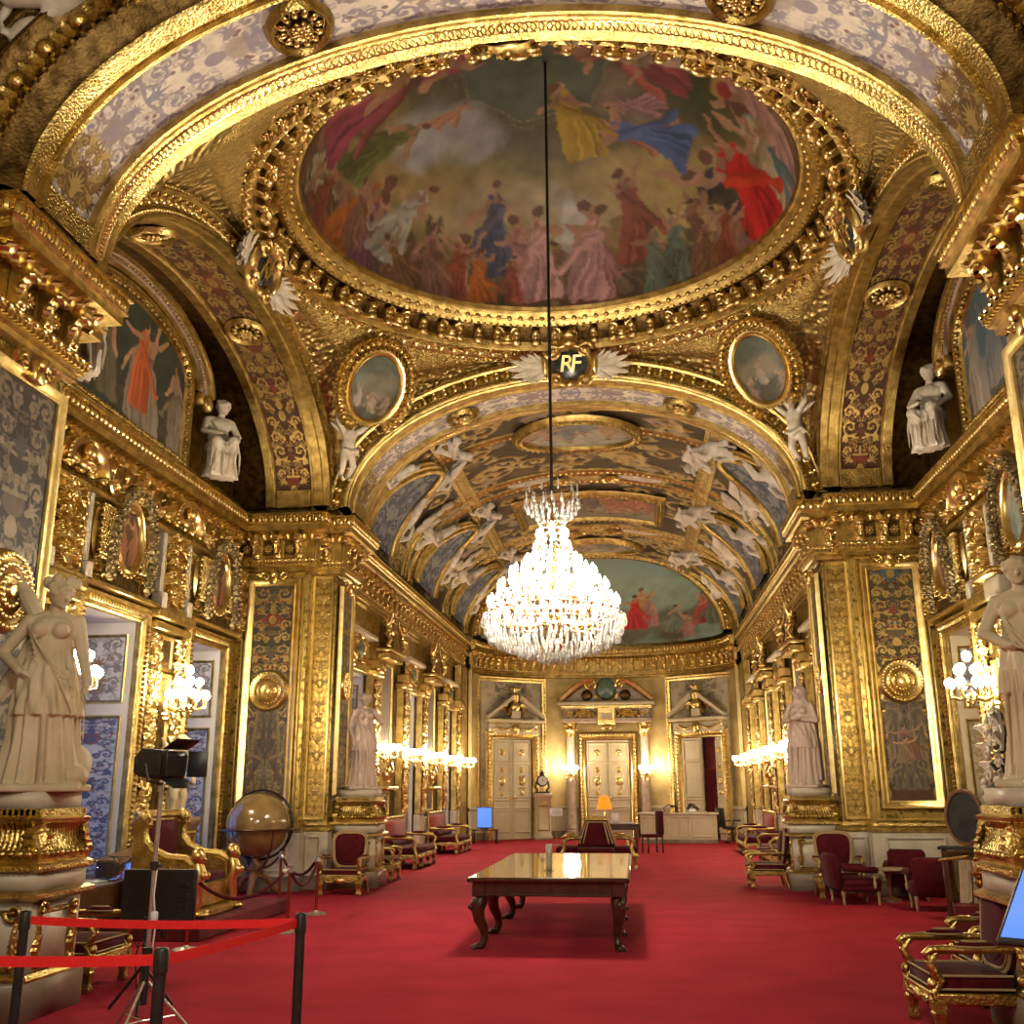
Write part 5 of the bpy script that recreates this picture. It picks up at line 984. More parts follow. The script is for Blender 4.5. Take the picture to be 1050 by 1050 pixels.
for k in range(-7, 8): lat.stroke([(30+k*9-35, 0), (30+k*9+35, 70)], 1.3, 1.3, (1, 1, 1)); lat.stroke([(30+k*9+35, 0), (30+k*9-35, 70)], 1.3, 1.3, (1, 1, 1))
jamb_b = grotesque(60, 300, (.52, .53, .58), (.10, .12, .22), [(.12, .10, .18), (.08, .11, .22), (.20, .10, .14)], 0, 2, .08, unit=60, third=(.22, .08, .08)); jamb_c = grotesque(60, 90, (.58, .56, .55), (.22, .20, .20), [(.26, .20, .18), (.30, .18, .10)], 0, 1, .08, unit=60)
jamb_g = grotesque(60, 300, (.50, .42, .28), (.30, .22, .10), [(.22, .16, .09), (.30, .12, .08)], 0, 2, .08, unit=60)
wi = 1
def window(s, xw, xo, ya, yb, ztop, lit, big=True):
    global wi
    nm = 'window_%d' % wi if lit else 'door_%d' % (10+wi); wi += 1; M = WM(s, xw, (ya+yb)/2); w = yb-ya; d = xo-xw; mb = MB()
    for sx in (-1, 1): mb.add(box(sx*(w/2+.03), d/2, ztop/2, .06, d, ztop), M, 0)
    mb.add(box(0, d/2, ztop+.03, w+.12, d, .06), M, 0); mb.add(box(0, d/2, .06, w, d, .12), M, 0)
    for sx in (-1, 1):          # panel mouldings on the jambs
        for z0, z1 in ((.55, 2.72), (2.95, ztop-.2)):
            V, F = polyring(rect(.12, d-.12, z0, z1), [(-.02, 0), (-.01, .025), (.02, .03), (.035, 0)]); mb.add((V, F), M@T(sx*w/2, 0, 0)@Rz(PI/2 if sx < 0 else -PI/2)@(T(0, 0, 0) if sx < 0 else T(-d, 0, 0)), 1)
    o = mb.build(nm, [whitep if lit else cream, goldb], smooth=True, angle=30, kind='structure')
    for sx in (-1, 1):
        for (z0, z1), cv in (((.57, 2.70), jamb_b if lit else jamb_g), ((2.97, ztop-.22), jamb_c)):
            MM = M@T(sx*(w/2-.004), 0, 0); U0, U1 = (.14, d-.14)
            def fn(U, V, MM=MM, z0=z0, z1=z1, U0=U0, U1=U1): P = np.stack([np.zeros_like(U), U0+(U1-U0)*U, z0+(z1-z0)*V], -1); return P@MM[:3, :3].T+MM[:3, 3]
            painted('painted_jamb_panel', cv, fn, paint, o, flip=(sx < 0)).matrix_parent_inverse = Matrix.Identity(4)
    if lit:
        mb = MB(); yy = d-.05
        for x in (-w/2+.05, 0, w/2-.05): mb.add(box(x, yy, ztop/2, .09 if x else .11, .07, ztop, .01), M)
        for z in (.15, .95, 1.85, 2.75, 3.6, ztop-.05): mb.add(box(0, yy, z, w, .06, .06, .01), M)
        for sx in (-1, 1): mb.add(tube([np.array([sx*(w/2-.22), yy, ztop-.10]), np.array([sx*(w/2-.12), yy, ztop-.14]), np.array([sx*(w/2-.08), yy, ztop-.24])], .04, 6), M)
        mb.build('window_frame', wood if False else MAT['dark_mahogany'], o); mb = MB(); mb.add(box(0, yy+.02, ztop/2, w, .008, ztop), M); mb.build('pane', glass, o)
    else:
        mb = MB(); mb.add(box(0, d-.04, ztop/2, w, .06, ztop), M)
        for sx in (-1, 1):
            for z0, z1 in ((.5, 1.5), (1.7, 3.9)): mb.add(polyring(rect(min(sx*.06, sx*(w/2-.08)), max(sx*.06, sx*(w/2-.08)), z0, z1), [(-.02, 0), (-.01, .025), (.02, .03), (.035, 0)], d-.07), M)
        mb.build('shutter', cream, o)
    return o
def surround(s, xw, ya, yb, ztop, wd=.24, nm='trim_window_surround'):
    """gilt leaf-roll frame round an opening, with an entablature over it"""
    M = WM(s, xw, (ya+yb)/2); w = (yb-ya)/2; mb = MB(); P = rect(-w, w, -.3, ztop)
    mb.add(polyring(P, [(-.01, -.05), (-.01, .03), (.02, .05), (.04, .04), (.06, .08), (.14, .10), (.17, .06), (wd-.03, .08), (wd, .04), (wd+.01, -.02)]), M, 0)
    for k in range(int(ztop/.075)):
        for sx in (-1, 1): mb.add(ell((sx*(w+.10), -.10, .05+.075*k), (.055, .03, .033), 6, 4), M, 1)
    for k in range(int(2*w/.075)): mb.add(ell((-w+.075*(k+.5), -.10, ztop+.10), (.033, .03, .055), 6, 4), M, 1)
    mb.add(box(0, -.08, ztop+.29, 2*w+2*wd+.06, .20, .07, .015), M, 1)
    return st(mb.build(nm, [gold, goldb], angle=40))
WX = 6.19
ov_cv = [figures_scene(60, 90, 70+i, (.10, .05, .025), (.06, .03, .015), [(.26, .11, .05), (.20, .10, .05), (.30, .17, .08)], 2, .72, False, .3, .1) for i in range(2)]
ov_cv.append(figures_scene(60, 90, 75, (.22, .24, .19), (.14, .13, .09), [(.30, .30, .24), (.22, .24, .20)], 1, .7, True))
gar = swag((0, 0, 0), (0, 0, -.8), 0, .075, 9)
for s, nm in ((-1, 'left'), (1, 'right')):
    for a, b in BAYW: window(s, WX+.06, 7.3, a, b, 4.1, s < 0); surround(s, WX, a, b, 4.1)
    mb = MB()
    # dado course, impost course and pilasters between the windows
    y0 = 9.7
    for a, b in BAYW+[(18.1, 18.1)]:
        M = WM(s, WX, (y0+a)/2); w = a-y0-.5
        if w > .3:
            mb.add(box(0, 0, .5, w, .12, 1.0, .02), M, 2); mb.add(box(0, -.02, 1.02, w+.06, .16, .07, .015), M, 0); mb.add(box(0, -.06, 4.3, w+.1, .26, .16, .03), M, 0); mb.add(box(0, -.04, 4.12, w, .2, .12, .02), M, 1)
            for sx in (-1, 1): relief(mb, rv_c, M@T(sx*(w/2-.20), -.05, 0), -.17, .17, 1.15, 4.0, .07, 40, 200, 1)
            if w > .8: mb.add(polyring(rect(-w/2+.42, w/2-.42, 1.2, 3.4), [(-.03, 0), (-.01, .05), (.03, .06), (.05, 0)], 0), M, 1); mb.add(polyring(rect(-w/2+.42, w/2-.42, 3.52, 3.98), [(-.03, 0), (-.01, .04), (.03, .05), (.05, 0)], 0), M, 1); mb.add(box(0, .0, 2.55, w-.84, .03, 2.9), M, 3)
        y0 = b
    # upper zone: arabesque reliefs, trellis panels, stone consoles, string course and segmental pediments
    M = WM(s, WX, 13.6); q = (lambda y: (y-13.6)*(1 if s < 0 else -1))
    for yc, wd in ((15.05, .62), (11.9, .62), (17.75, .34)):
        relief(mb, rv_a, M@T(q(yc), -.06, 0), -wd/2, wd/2, 4.42, 5.6, .12, 70, 150, 1); mb.add(polyring(rect(q(yc)-wd/2-.03, q(yc)+wd/2+.03, 4.40, 5.62), [(-.02, 0), (0, .06), (.03, .07), (.05, 0)], -.03), M, 0)
        for dy in (-.46, .46):
            if yc < 17: mb.add(box(q(yc+dy), -.08, 4.5, .16, .2, .26, .02), M, 2); mb.add(box(q(yc+dy), -.05, 5.1, .11, .12, 1.0, .02), M, 2)
        if yc < 17:      # broken segmental pediment with a bust
            P = [(.46*math.cos(t), .40*math.sin(t)) for t in np.linspace(.12, PI-.12, 24)]; mb.add(ring([(-.05, 0), (-.05, .22), (.0, .28), (.05, .26), (.07, .1), (.07, 0)], [((q(yc)+x, -.05, 5.72+z), (nz([x, z])[0], 0, nz([x, z])[1]), (0, -1, 0)) for x, z in P], None, False), M, 1)
            for t in np.linspace(.15, PI-.15, 18): mb.add(ell((q(yc)+.50*math.cos(t), -.28, 5.72+.44*math.sin(t)), .035, 6, 4), M, 1)
            mb.add(ell((q(yc), -.25, 5.98), (.10, .11, .13), 10, 8), M, 1); mb.add(ell((q(yc), -.22, 5.82), (.17, .12, .08), 10, 6), M, 1); mb.add(ell((q(yc)-.22, -.18, 5.84), (.10, .08, .08), 8, 6), M, 1); mb.add(ell((q(yc)+.22, -.18, 5.84), (.10, .08, .08), 8, 6), M, 1)
    for yc in (13.4, 16.7):
        for dy in (-.62, .60):
            relief(mb, lat, M@T(q(yc+dy), -.08, 0), -.17, .17, 4.75, 5.5, .07, 44, 60, 1); relief(mb, rv_b, M@T(q(yc+dy), -.03, 0), -.2, .2, 4.4, 4.75, .09, 50, 60, 1); mb.add(ell((q(yc+dy), -.02, 5.12), (.20, .08, .42), 10, 8), M, 1)
        mb.add(box(q(yc), -.06, 4.52, .86, .14, .22, .02), M, 3)
        for sx in (-1, 1): mb.add(xf(volute(.13, .04, 1.4, sx), T(q(yc)+sx*.56, -.14, 5.78)@Sc(sx, 1, 1)), M, 1); mb.add(xf(volute(.10, .035, 1.4, -sx), T(q(yc)+sx*.60, -.12, 4.55)@Sc(sx, 1, 1)), M, 1)
    for z, d in ((5.60, .12), (4.40, .10)):
        mb.add(box(q(13.8), -.05, z, 7.6, d*2, .08, .02), M, 0)
    for k in range(26): mb.add(xf(leaf(.2, .5, .4, 7), T(q(10.2+.29*k), -.16, 5.72)@Ry(-PI/2)), M, 1)
    st(mb.build('trim_%s_bay_reliefs' % nm, [gold, goldb, stone, bronze], angle=40))
    for j, yc in enumerate((13.4, 16.7)):
        w_ = ('nearer', 'farther')[j]
        t = oval_picture('oval_painting', '%s of the two upright oval paintings in beaded gilt frames over the %s wall openings' % (w_, nm), 'painting', (s*(WX-.08), yc, 5.20), .33, .46, ov_cv[2 if (s > 0 and j == 0) else j], .12, 'oval paintings on the side walls', False, True, None, PI/2 if s < 0 else -PI/2, True)
        for sx in (-1, 1):
            mb = MB(); P = [np.array([sx*.10, -.16, .66]), np.array([sx*.34, -.18, .50]), np.array([sx*.52, -.16, .12]), np.array([sx*.60, -.14, -.30]), np.array([sx*.56, -.12, -.66])]
            Q = np.array([P[0]]+[P[i]+(P[i+1]-P[i])*f for i in range(4) for f in (.25, .5, .75, 1)])
            for i, p in enumerate(Q):
                for e_ in range(4): mb.add(xf(leaf(.105, .5, .5, 7), T(p[0]+.015*math.sin(i*2.1+e_), p[1], p[2])@Ry(i*1.3+e_*PI/2)))
                mb.add(ell(p+np.array([.03*(-1)**i, -.05, .01]), .032, 6, 5)); mb.add(ell(p+np.array([0, .02, 0]), (.055, .05, .07), 7, 5))
            mb.build('garland', MAT['dull_gilt_garland'] if 'dull_gilt_garland' in MAT else pmat('dull_gilt_garland', (.22, .165, .07), .45, .7, (.42, .33, .17), 12.0), t)
# ------------------------------------------------------------------ gallery walls
GX = 4.84
gw = {}
strip_cv = relcv(40, 220, 2); lambreq = relcv(60, 50, 0)
marb_cv = Cv(60, 160, (.17, .125, .09), 0, .3, 5, 3)
for k in range(40): marb_cv.stroke([(marb_cv.rng.random()*60, marb_cv.rng.random()*160) for _ in range(3)], .8, .5, (.34, .28, .21), 0, 2, .6)
recl = [reclining(.03, 0), reclining(.03, 1)]
GSEAT = [put_me.copy(), put_me.copy()]
for m_ in GSEAT: m_.materials.clear(); m_.materials.append(goldb)
for s, nm in ((-1, 'left'), (1, 'right')):
    for a, b in GALW: window(s, GX+.05, 5.9, a, b, 4.1, s < 0)
    mb = MB(); M = WM(s, GX, 27.5); q = (lambda y: (y-27.5)*(1 if s < 0 else -1))
    edges = []
    for a, b in GALW: edges += [a-.33, b+.33]
    for y in edges:      # gilt lattice strips flanking the windows
        mb.add(box(q(y), -.10, 2.6, .60, .2, 3.1, .02), M, 0); relief(mb, strip_cv, M@T(q(y), -.20, 0), -.25, .25, 1.15, 4.05, .05, 36, 200, 1); mb.add(box(q(y), -.08, .55, .62, .18, 1.0, .02), M, 2); mb.add(box(q(y), -.13, 4.2, .70, .3, .12, .02), M, 1); mb.add(box(q(y), -.16, 4.38, .60, .34, .22, .03), M, 1); mb.add(ell((q(y), -.3, 4.35), (.14, .10, .16), 8, 6), M, 1)
    for a, b in GALW:    # over each window a frieze with a green oval and a cornice
        c = q((a+b)/2); w = (b-a); mb.add(box(c, -.06, 4.2, w, .22, .16, .02), M, 1); mb.add(box(c, -.10, 4.95, w+.3, .3, .10, .02), M, 3); relief(mb, rv_w, M@T(c, -.06, 0), -w/2, w/2, 4.32, 4.88, .08, 100, 50, 1)
        mb.add(xf(lathe([(.001, .05), (.12, .04), (.17, 0)], 20), frame((c, -.13, 4.6), (1, 0, 0), (0, 0, 1.2), (0, -1, 0))), M, 4)
    nich = [(22.76, 25.14), (28.16, 30.64), (33.66, 35.0)]
    for (a, b) in nich[:2]:    # dressed piers between windows: marble slab, gilt bracket, mirror tablet
        c = q((a+b)/2); w = b-a
        def fn(U, V, c=c): P = np.stack([c-.50+1.0*U, np.full_like(U, -.03), 2.55+2.0*V], -1); return P@M[:3, :3].T+M[:3, 3]
        painted('trim_marble_slab', marb_cv, fn, paint, flip=True, kind='structure')
        mb.add(polyring(rect(c-.50, c+.50, 2.55, 4.55), [(-.01, 0), (0, .07), (.04, .08), (.08, .05), (.10, 0)], 0), M, 1); mb.add(box(c, -.12, 4.72, 1.3, .34, .16, .03), M, 1); mb.add(box(c, -.14, 4.86, 1.45, .40, .08, .02), M, 1)
        mb.add(polyring(rect(c-.46, c+.46, 1.15, 1.62), [(-.01, 0), (0, .05), (.04, .06), (.08, 0)], 0), M, 1); mb.add(box(c, -.02, 1.38, .9, .03, .44), M, 5); mb.add(box(c, -.12, 1.72, 1.2, .3, .08, .02), M, 1)
        for sx in (-1, 1): mb.add(xf(volute(.17, .045, 1.5, sx), T(c+sx*.26, -.14, 2.05)@Sc(sx, 1, 1)), M, 1); mb.add(xf(volute(.10, .035, 1.5, -sx), T(c+sx*.34, -.12, 2.36)@Sc(sx, 1, 1)), M, 1); mb.add(xf(leaf(.3, .4, .3), T(c+sx*.12, -.10, 1.84)@(Ry(-.9) if sx > 0 else Ry(PI+.9))), M, 1)
        mb.add(ell((c, -.18, 2.1), (.12, .10, .18), 10, 8), M, 1); mb.add(box(c, -.02, .5, 1.3, .1, .9, .02), M, 2)
        mb.add(prism([(c-.30, 4.95), (c+.30, 4.95), (c+.22, 5.60), (c-.22, 5.60)], -.12, 0), M, 5)
    st(mb.build('trim_%s_gallery_dressing' % nm, [gold, goldb, stone, cream, MAT['green_oval'] if 'green_oval' in MAT else pmat('green_oval', (.10, .17, .13), .25, 0, (.15, .24, .18), 6.0), bronze], angle=40))
    for (a, b), w_ in zip(nich[:2], ('first', 'second')):
        for e, (yy, sg) in enumerate(((a+.45, 1), (b-.45, -1))):
            t = thing('gilt_figure', 'gilt seated figure under the cornice, %s side, %s pier of the %s gallery wall' % (('near', 'far')[e], w_, nm), 'statue', (s*4.60, yy, 4.92), PI/2*(-s)-sg*.4*s, 'gilt figures along the gallery walls')
            put('body', GSEAT[(e+(s > 0)) % 2], None, t, sc=(.78 if e else -.78, .78, .62))
    # brocade pilaster closing the gallery
    mb = MB(); mb.add(box(q(34.2), -.12, 2.9, 1.25, .24, 5.6, .02), M, 0); st(mb.build('trim_end_pilaster', gold, angle=40))
    painted('trim_end_pilaster_brocade', dm2 if 'dm2' in globals() else globals().setdefault('dm2', grotesque(60, 300, (.40, .27, .08), (.66, .46, .15), [(.58, .40, .13), (.50, .34, .11)], .85, 9, .15, unit=60, gm=.7)), lambda U, V: (lambda P: P@M[:3, :3].T+M[:3, 3])(np.stack([q(34.2)-.5+1.0*U, np.full_like(U, -.245), 1.15+4.3*V], -1)), gilt, flip=True, kind='structure')
# ------------------------------------------------------------------ vault of the gallery: paintings, white figures, side compartments
def vault_picture(label, y, wd, ln, cv, ovalshape, tilt=0.0):
    t = thing('vault_painting', label, 'painting', (0, y, ZS+VB_-.14), 0, 'framed paintings along the gallery vault'); W2 = wd/2; L2 = ln/2
    def vz(X): return np.sqrt(np.maximum(0, 1-(X/VA)**2))*VB_-VB_+.02
    if ovalshape:
        r = np.linspace(0, 1, 34)[:, None]; a = (np.arange(70)*2*PI/70)[None]; X, Y = r*np.cos(a), r*np.sin(a); P = np.stack([X*W2, Y*L2, vz(X*W2)], -1); col = cv.sample(X*.5+.5, Y*.5+.5); mb = MB(); mb.add((P.reshape(-1, 3), gridF(34, 70, False, True)[:, ::-1])); mb.build('canvas', paint, t, True, 180, None, col.reshape(-1, 4)); pl = oval(W2, L2, 56)
    else:
        painted('canvas', cv, lambda U, V: np.stack([(U-.5)*wd, (V-.5)*ln, vz((U-.5)*wd)], -1), paint, t, flip=True); pl = []
        for (x0, y0), (x1, y1) in zip([(-W2, -L2), (W2, -L2), (W2, L2), (-W2, L2)], [(W2, -L2), (W2, L2), (-W2, L2), (-W2, -L2)]): pl += [(x0+(x1-x0)*k/10, y0+(y1-y0)*k/10) for k in range(10)]
        pl = np.array(pl)
    V, F = polyring(pl, [(-.03, .0), (-.01, .08), (.05, .10), (.09, .05), (.16, .07), (.20, .03), (.24, -.06)]); V2 = np.stack([V[:, 0], V[:, 2], vz(V[:, 0])+V[:, 1]], 1)
    mb = MB(); mb.add((V2, F)); n = int(len(pl)*2.2)
    P = np.concatenate([pl, pl[:1]]); d = np.linalg.norm(np.diff(P, axis=0), axis=1); cum = np.concatenate([[0], np.cumsum(d)])
    for u in np.linspace(0, cum[-1], int(cum[-1]/.14), endpoint=False):
        x = np.interp(u, cum, P[:, 0]); yy = np.interp(u, cum, P[:, 1]); k = 1+.13/max(.3, math.hypot(x, yy)); mb.add(ell((x*k, yy*k, float(vz(np.array(x*k)))-.07), .05, 6, 4))
    mb.build('frame', gold, t, angle=50); return t
vs = [figures_scene(150, 110, 80+i, (.36, .34, .26), (.20, .16, .11), [(.40, .26, .16), (.30, .22, .18), (.44, .33, .22), (.22, .22, .22)], 6, .55, True, .4, .3) for i in range(3)]
vs[1] = figures_scene(220, 100, 88, (.22, .19, .14), (.10, .075, .05), [(.36, .14, .08), (.42, .30, .18), (.16, .13, .11), (.38, .30, .22)], 9, .6, True, .4, .25)
vault_picture('oval ceiling painting nearest the bay, in the gilt gallery vault', 21.5, 2.5, 1.7, vs[0], True); vault_picture('wide rectangular dark ceiling painting in the middle of the gallery vault', 27.6, 3.7, 2.3, vs[1], False); vault_picture('small oval ceiling painting at the far end of the gallery vault', 32.6, 2.6, 1.6, vs[2], True)
mb = MB()
for y in (24.93, 30.55):      # gilt shells on the broad ribs at the crown
    for sx in (-1, 1): mb.add(xf(volute(.22, .06, 1.5, sx), T(sx*.62, -.05, 0)@Sc(sx, 1, 1)), vM(0, y, -.12)@Rx(0), 0)
    mb.add(ell((0, 0, 0), (.62, .07, .30), 18, 8), vM(0, y, -.05), 1)
for y in (24.93, 30.55):
    for u in (-.20, .20): mb.add(ell((0, 0, 0), (.60, .05, .20), 14, 6), vM(u, y, -.04), 2)
st(mb.build('trim_vault_shells', [goldb, gold, stucco], angle=50))
cove_cv = grotesque(80, 120, (.25, .27, .275), (.05, .065, .11), [(.07, .09, .14), (.12, .12, .15), (.05, .06, .10)], 0, 2, .15, unit=60)
lump = [cloudlump(3).mesh('stucco_cloud', stucco), cloudlump(4).mesh('stucco_cloud', stucco)]
wlab = {21.0: 'first', 23.0: 'second'}
STU = [m_.copy() for m_ in recl]; bst = pmat('bright_stucco', (.88, .81, .68), .6, 0, (.72, .62, .48), 5.0, .1, 30.0, 'noise', .006, .3)
for m_ in STU: m_.materials.clear(); m_.materials.append(bst)
onm = ('first', 'second', 'third', 'fourth', 'fifth')
for s, nm in ((-1, 'left'), (1, 'right')):
    for j, y in enumerate((21.55, 26.75, 32.0)):
        t = thing('vault_compartment', '%s blue-grey vault compartment from the bay, low on the %s side' % (onm[j], nm), 'panel', (0, y, 0), 0, 'blue-grey compartments of the vault'); W_ = 1.12
        def sh(U, V):     # lancet: u across depth, v up the vault
            wv = W_*np.sqrt(np.maximum(0, 1-np.clip((V-.15)/.85, 0, 1)**2)); return (U*2-1)*wv, .98-.50*V
        def fn(U, V, s=s):
            dy, u = sh(U, V); t_ = PI/2*(1-s*u); o = np.stack([np.cos(t_)*VB_, np.sin(t_)*VA], -1); o /= np.linalg.norm(o, axis=-1)[..., None]; k = -.15
            return np.stack([VA*np.cos(t_)+k*o[..., 0], dy, ZS+VB_*np.sin(t_)+k*o[..., 1]], -1)
        painted('canvas', cove_cv, fn, paint, t, flip=(s < 0))
        mb = MB(); P = []
        for dy, v in [(-W_, 0.0)]+[(-W_*math.cos(tt), .15+.85*math.sin(tt)) for tt in np.linspace(0, PI, 30)]+[(W_, 0.0)]:
            p, x, o = vp(s*(.98-.50*v), dy, -.16); P.append(p)
        mb.add(tube(P, .10, 8)); mb.add(tube([p+np.array([0, .20*np.sign(p[1])*min(1, abs(p[1])/.3), .04]) for p in P], .075, 6)); mb.add(tube([p+np.array([0, .34*np.sign(p[1])*min(1, abs(p[1])/.3), .06]) for p in P], .035, 6)); mb.build('frame', gold, t)
        for q in (-1, 1):
            for row, (dy, u, sc_) in enumerate(((1.38, .70, 1.0), (.62, .43, .80))):
                p, x, o = vp(s*u, y+q*dy, -.14); up_ = -x*s; zz = np.array([0, float(q), 0])*.62+up_*(-.78 if row == 0 else -.35); zz = nz(zz-o*(zz@o)); zz = -zz*1.0
                t2 = thing('stucco_figure', 'white stucco figure, %s vault slope, %s, %s of %s compartment' % (nm, ('lower down', 'higher up')[row], ('near side', 'far side')[q > 0], onm[j]), 'statue', (0, 0, 0), 0, 'white stucco figures on the gallery vault')
                t2.matrix_world = Matrix((frame(p, zz, o, np.cross(zz, o))@Sc(sc_)).tolist()); put('body', STU[(j+row+(q > 0)) % 2], None, t2)
    for j, y in enumerate((20.1, 24.2, 29.4)):
        p, x, o = vp(s*.62, y, -.10); t = thing('stucco_cloud', 'pale stucco trophy of leaves on the %s vault slope, number %s from the bay' % (nm, ('one', 'two', 'three')[j]), 'ornament', (0, 0, 0), 0, 'stucco trophies on the vault'); zz = np.array([0, 1.0, 0]); t.matrix_world = Matrix((frame(p, zz, o, np.cross(zz, o))@Sc(.55, .5, 1.1)).tolist()); put('body', lump[j % 2], None, t)
# ------------------------------------------------------------------ apse: doors, pediments, painted panels
def leaves(mb, x0, x1, z1, mat=0, orn=True, y=0.0):
    mb.add(box((x0+x1)/2, y+.03, z1/2, x1-x0-.01, .06, z1, .005), None, mat); w = x1-x0
    for z0, zz in ((.25, .95), (1.05, 1.30), (1.42, z1-.85), (z1-.75, z1-.12)):
        mb.add(polyring(rect(x0+.10*w, x1-.10*w, z0, zz), [(-.02, 0), (-.01, .03), (.02, .035), (.035, 0)], y), None, mat)
    if orn:
        for z, r in ((z1-.44, .12), (z1-1.05, .10), (z1-1.45, .14), (z1-1.85, .09)): mb.add(ell(((x0+x1)/2, y-.01, z), (r*.9, .03, r), 10, 6), None, 1); mb.add(xf(rosette(r*.7, 7, .02), T((x0+x1)/2, y-.03, z)), None, 1)
        for sx in (-1, 1):
            for z in (1.7, 2.1): mb.add(xf(volute(.06, .014, 1.3, sx), T((x0+x1)/2+sx*.08, y-.01, z)@Sc(sx, 1, 1)), None, 1)
def door_case(nm, loc, rz, central):
    e = bpy.data.objects.new(nm, None); C.objects.link(e); e.location = loc; e.rotation_euler = (0, 0, rz); e['kind'] = 'structure'
    mb = MB(); hw = .80; zt = 3.40
    mb.add(polyring(rect(-hw, hw, -.4, zt), [(-.01, -.05), (0, .05), (.04, .07), (.08, .05), (.12, .12), (.20, .13), (.24, .08), (.28, .0)]), None, 1)
    for k in range(26):
        for sx in (-1, 1): mb.add(ell((sx*(hw+.16), -.13, .1+.135*k), (.05, .04, .055), 7, 5), None, 1)
    for k in range(12): mb.add(ell((-hw+.07+.135*k, -.13, zt+.16), (.055, .04, .05), 7, 5), None, 1)
    if central:
        for sx in (-1, 1):
            x = sx*1.33; mb.add(xf(lathe([(.23, .0), (.23, .25), (.20, .28), (.22, .34), (.17, .40), (.165, 1.8), (.145, 3.50), (.16, 3.53)], 24), T(x, -.22, 0)), None, 2); mb.add(xf(lathe([(.15, 3.5), (.17, 3.55), (.16, 3.7), (.21, 3.88), (.25, 3.92), (.25, 4.0)], 16), T(x, -.22, 0)), None, 1)
            for k in range(8): mb.add(xf(leaf(.26, .4, .5, 7), T(x+.15*math.cos(k*PI/4), -.22+.15*math.sin(k*PI/4), 3.56)@Rz(k*PI/4+PI/2)@Ry(-PI/2)), None, 1)
        mb.add(box(0, -.22, 4.08, 3.25, .5, .16, .02), None, 2); mb.add(box(0, -.16, 4.32, 3.1, .4, .34, .02), None, 2); mb.add(box(0, -.26, 4.56, 3.3, .6, .10, .02), None, 1); mb.add(box(0, -.30, 4.68, 3.5, .7, .12, .03), None, 3)
        for sx in (-1, 1): mb.add(xf(rosette(.13, 8, .03), T(sx*1.33, -.36, 4.32)), None, 1); relief(mb, rv_w, T(sx*.78, -.36, 0), -.42, .42, 4.18, 4.46, .05, 60, 24, 1)
        for k in range(40): mb.add(box(-1.6+.082*k, -.52, 4.5, .045, .06, .05), None, 1)
        mb.add(box(0, -.42, 4.22, .66, .2, .62, .03), None, 1); mb.add(polyring(rect(-.24, .24, 4.08, 4.36), [(-.02, 0), (0, .03), (.04, .03), (.05, 0)], -.52), None, 1); mb.add(box(0, -.53, 4.22, .42, .02, .2), None, 3); mb.add(xf(volute(.1, .03, 1.3, 1), T(-.2, -.46, 3.86)), None, 1); mb.add(xf(volute(.1, .03, 1.3, -1), T(.2, -.46, 3.86)), None, 1); mb.add(ell((0, -.46, 3.82), (.22, .1, .10), 10, 6), None, 1)
        for sx in (-1, 1):
            P = [np.array([sx*(1.70-1.22*t), -.40, 4.76+.74*math.sin(t*PI*.5)]) for t in np.linspace(0, 1, 16)]; mb.add(tube(P, .10, 8), None, 1); mb.add(tube([p+np.array([0, -.06, .06]) for p in P], .06, 8), None, 1); mb.add(xf(volute(.20, .07, 1.5, sx), T(sx*.52, -.42, 5.38)@Sc(sx, 1, 1)), None, 1); mb.add(ell((sx*.70, -.28, 4.98), (.20, .08, .20), 10, 8), None, 4); mb.add(prism([(sx*1.6, 4.76), (sx*.4, 4.76), (sx*.4, 5.3), (sx*.9, 5.2)][::sx], -.2, -.16), None, 2)
        mb.add(ell((0, -.26, 5.22), (.36, .12, .40), 18, 12), None, 5); mb.add(tube([(.40*math.cos(a), -.34, 5.12+.42*math.sin(a)) for a in np.linspace(PI*1.08, PI*1.92, 14)], .06, 6), None, 1)
    else:
        mb.add(box(0, -.10, 3.75, 2.0, .22, .34, .02), None, 3); mb.add(box(0, -.18, 4.02, 2.3, .40, .12, .03), None, 3); 
        for k in range(26): mb.add(box(-1.05+.084*k, -.30, 3.93, .05, .06, .05), None, 1)
        for sx in (-1, 1):
            mb.add(swag((sx*.78, -.24, 3.84), (sx*.12, -.24, 3.84), .14, .05, 11), None, 1); mb.add(prism([(sx*1.14, 4.08), (sx*1.14, 4.20), (sx*.16, 4.92), (sx*.16, 4.76)][::-sx], -.42, -.05, .01), None, 3); mb.add(xf(volute(.14, .045, 1.4, sx), T(sx*.86, -.18, 3.72)@Sc(sx, 1, 1)), None, 1)
            for k in range(18): mb.add(ell((sx*(.80+.30), -.12, 1.6+.11*k), (.045, .05, .05), 6, 4), None, 1)
        mb.add(ell((0, -.30, 3.74), (.14, .10, .19), 12, 8), None, 1); mb.add(box(0, -.22, 4.24, .34, .24, .28, .02), None, 3); mb.add(ell((0, -.24, 4.52), (.20, .16, .18), 10, 8), None, 1); mb.add(xf(lathe([(.06, 4.66), (.12, 4.72), (.16, 4.9), (.09, 5.02), (.12, 5.1), (.001, 5.12)], 14), T(0, -.24, 0)), None, 1)
        for k in range(7): mb.add(ell((.13*math.cos(k*.9), -.24+.1*math.sin(k*.9), 5.14), .07, 6, 5), None, 1)
        for sx in (-1, 1): mb.add(xf(leaf(.5, .35, .2), T(sx*.16, -.12, 4.5)@(Ry(-.2) if sx > 0 else Ry(PI+.2))), None, 1); mb.add(ell((sx*.2, -.2, 4.35), (.12, .1, .2), 8, 6), None, 4)
    mb.build('door_case', [gold, goldb, stonep, cream, bronze, MAT['green_oval']], e, angle=40); return e
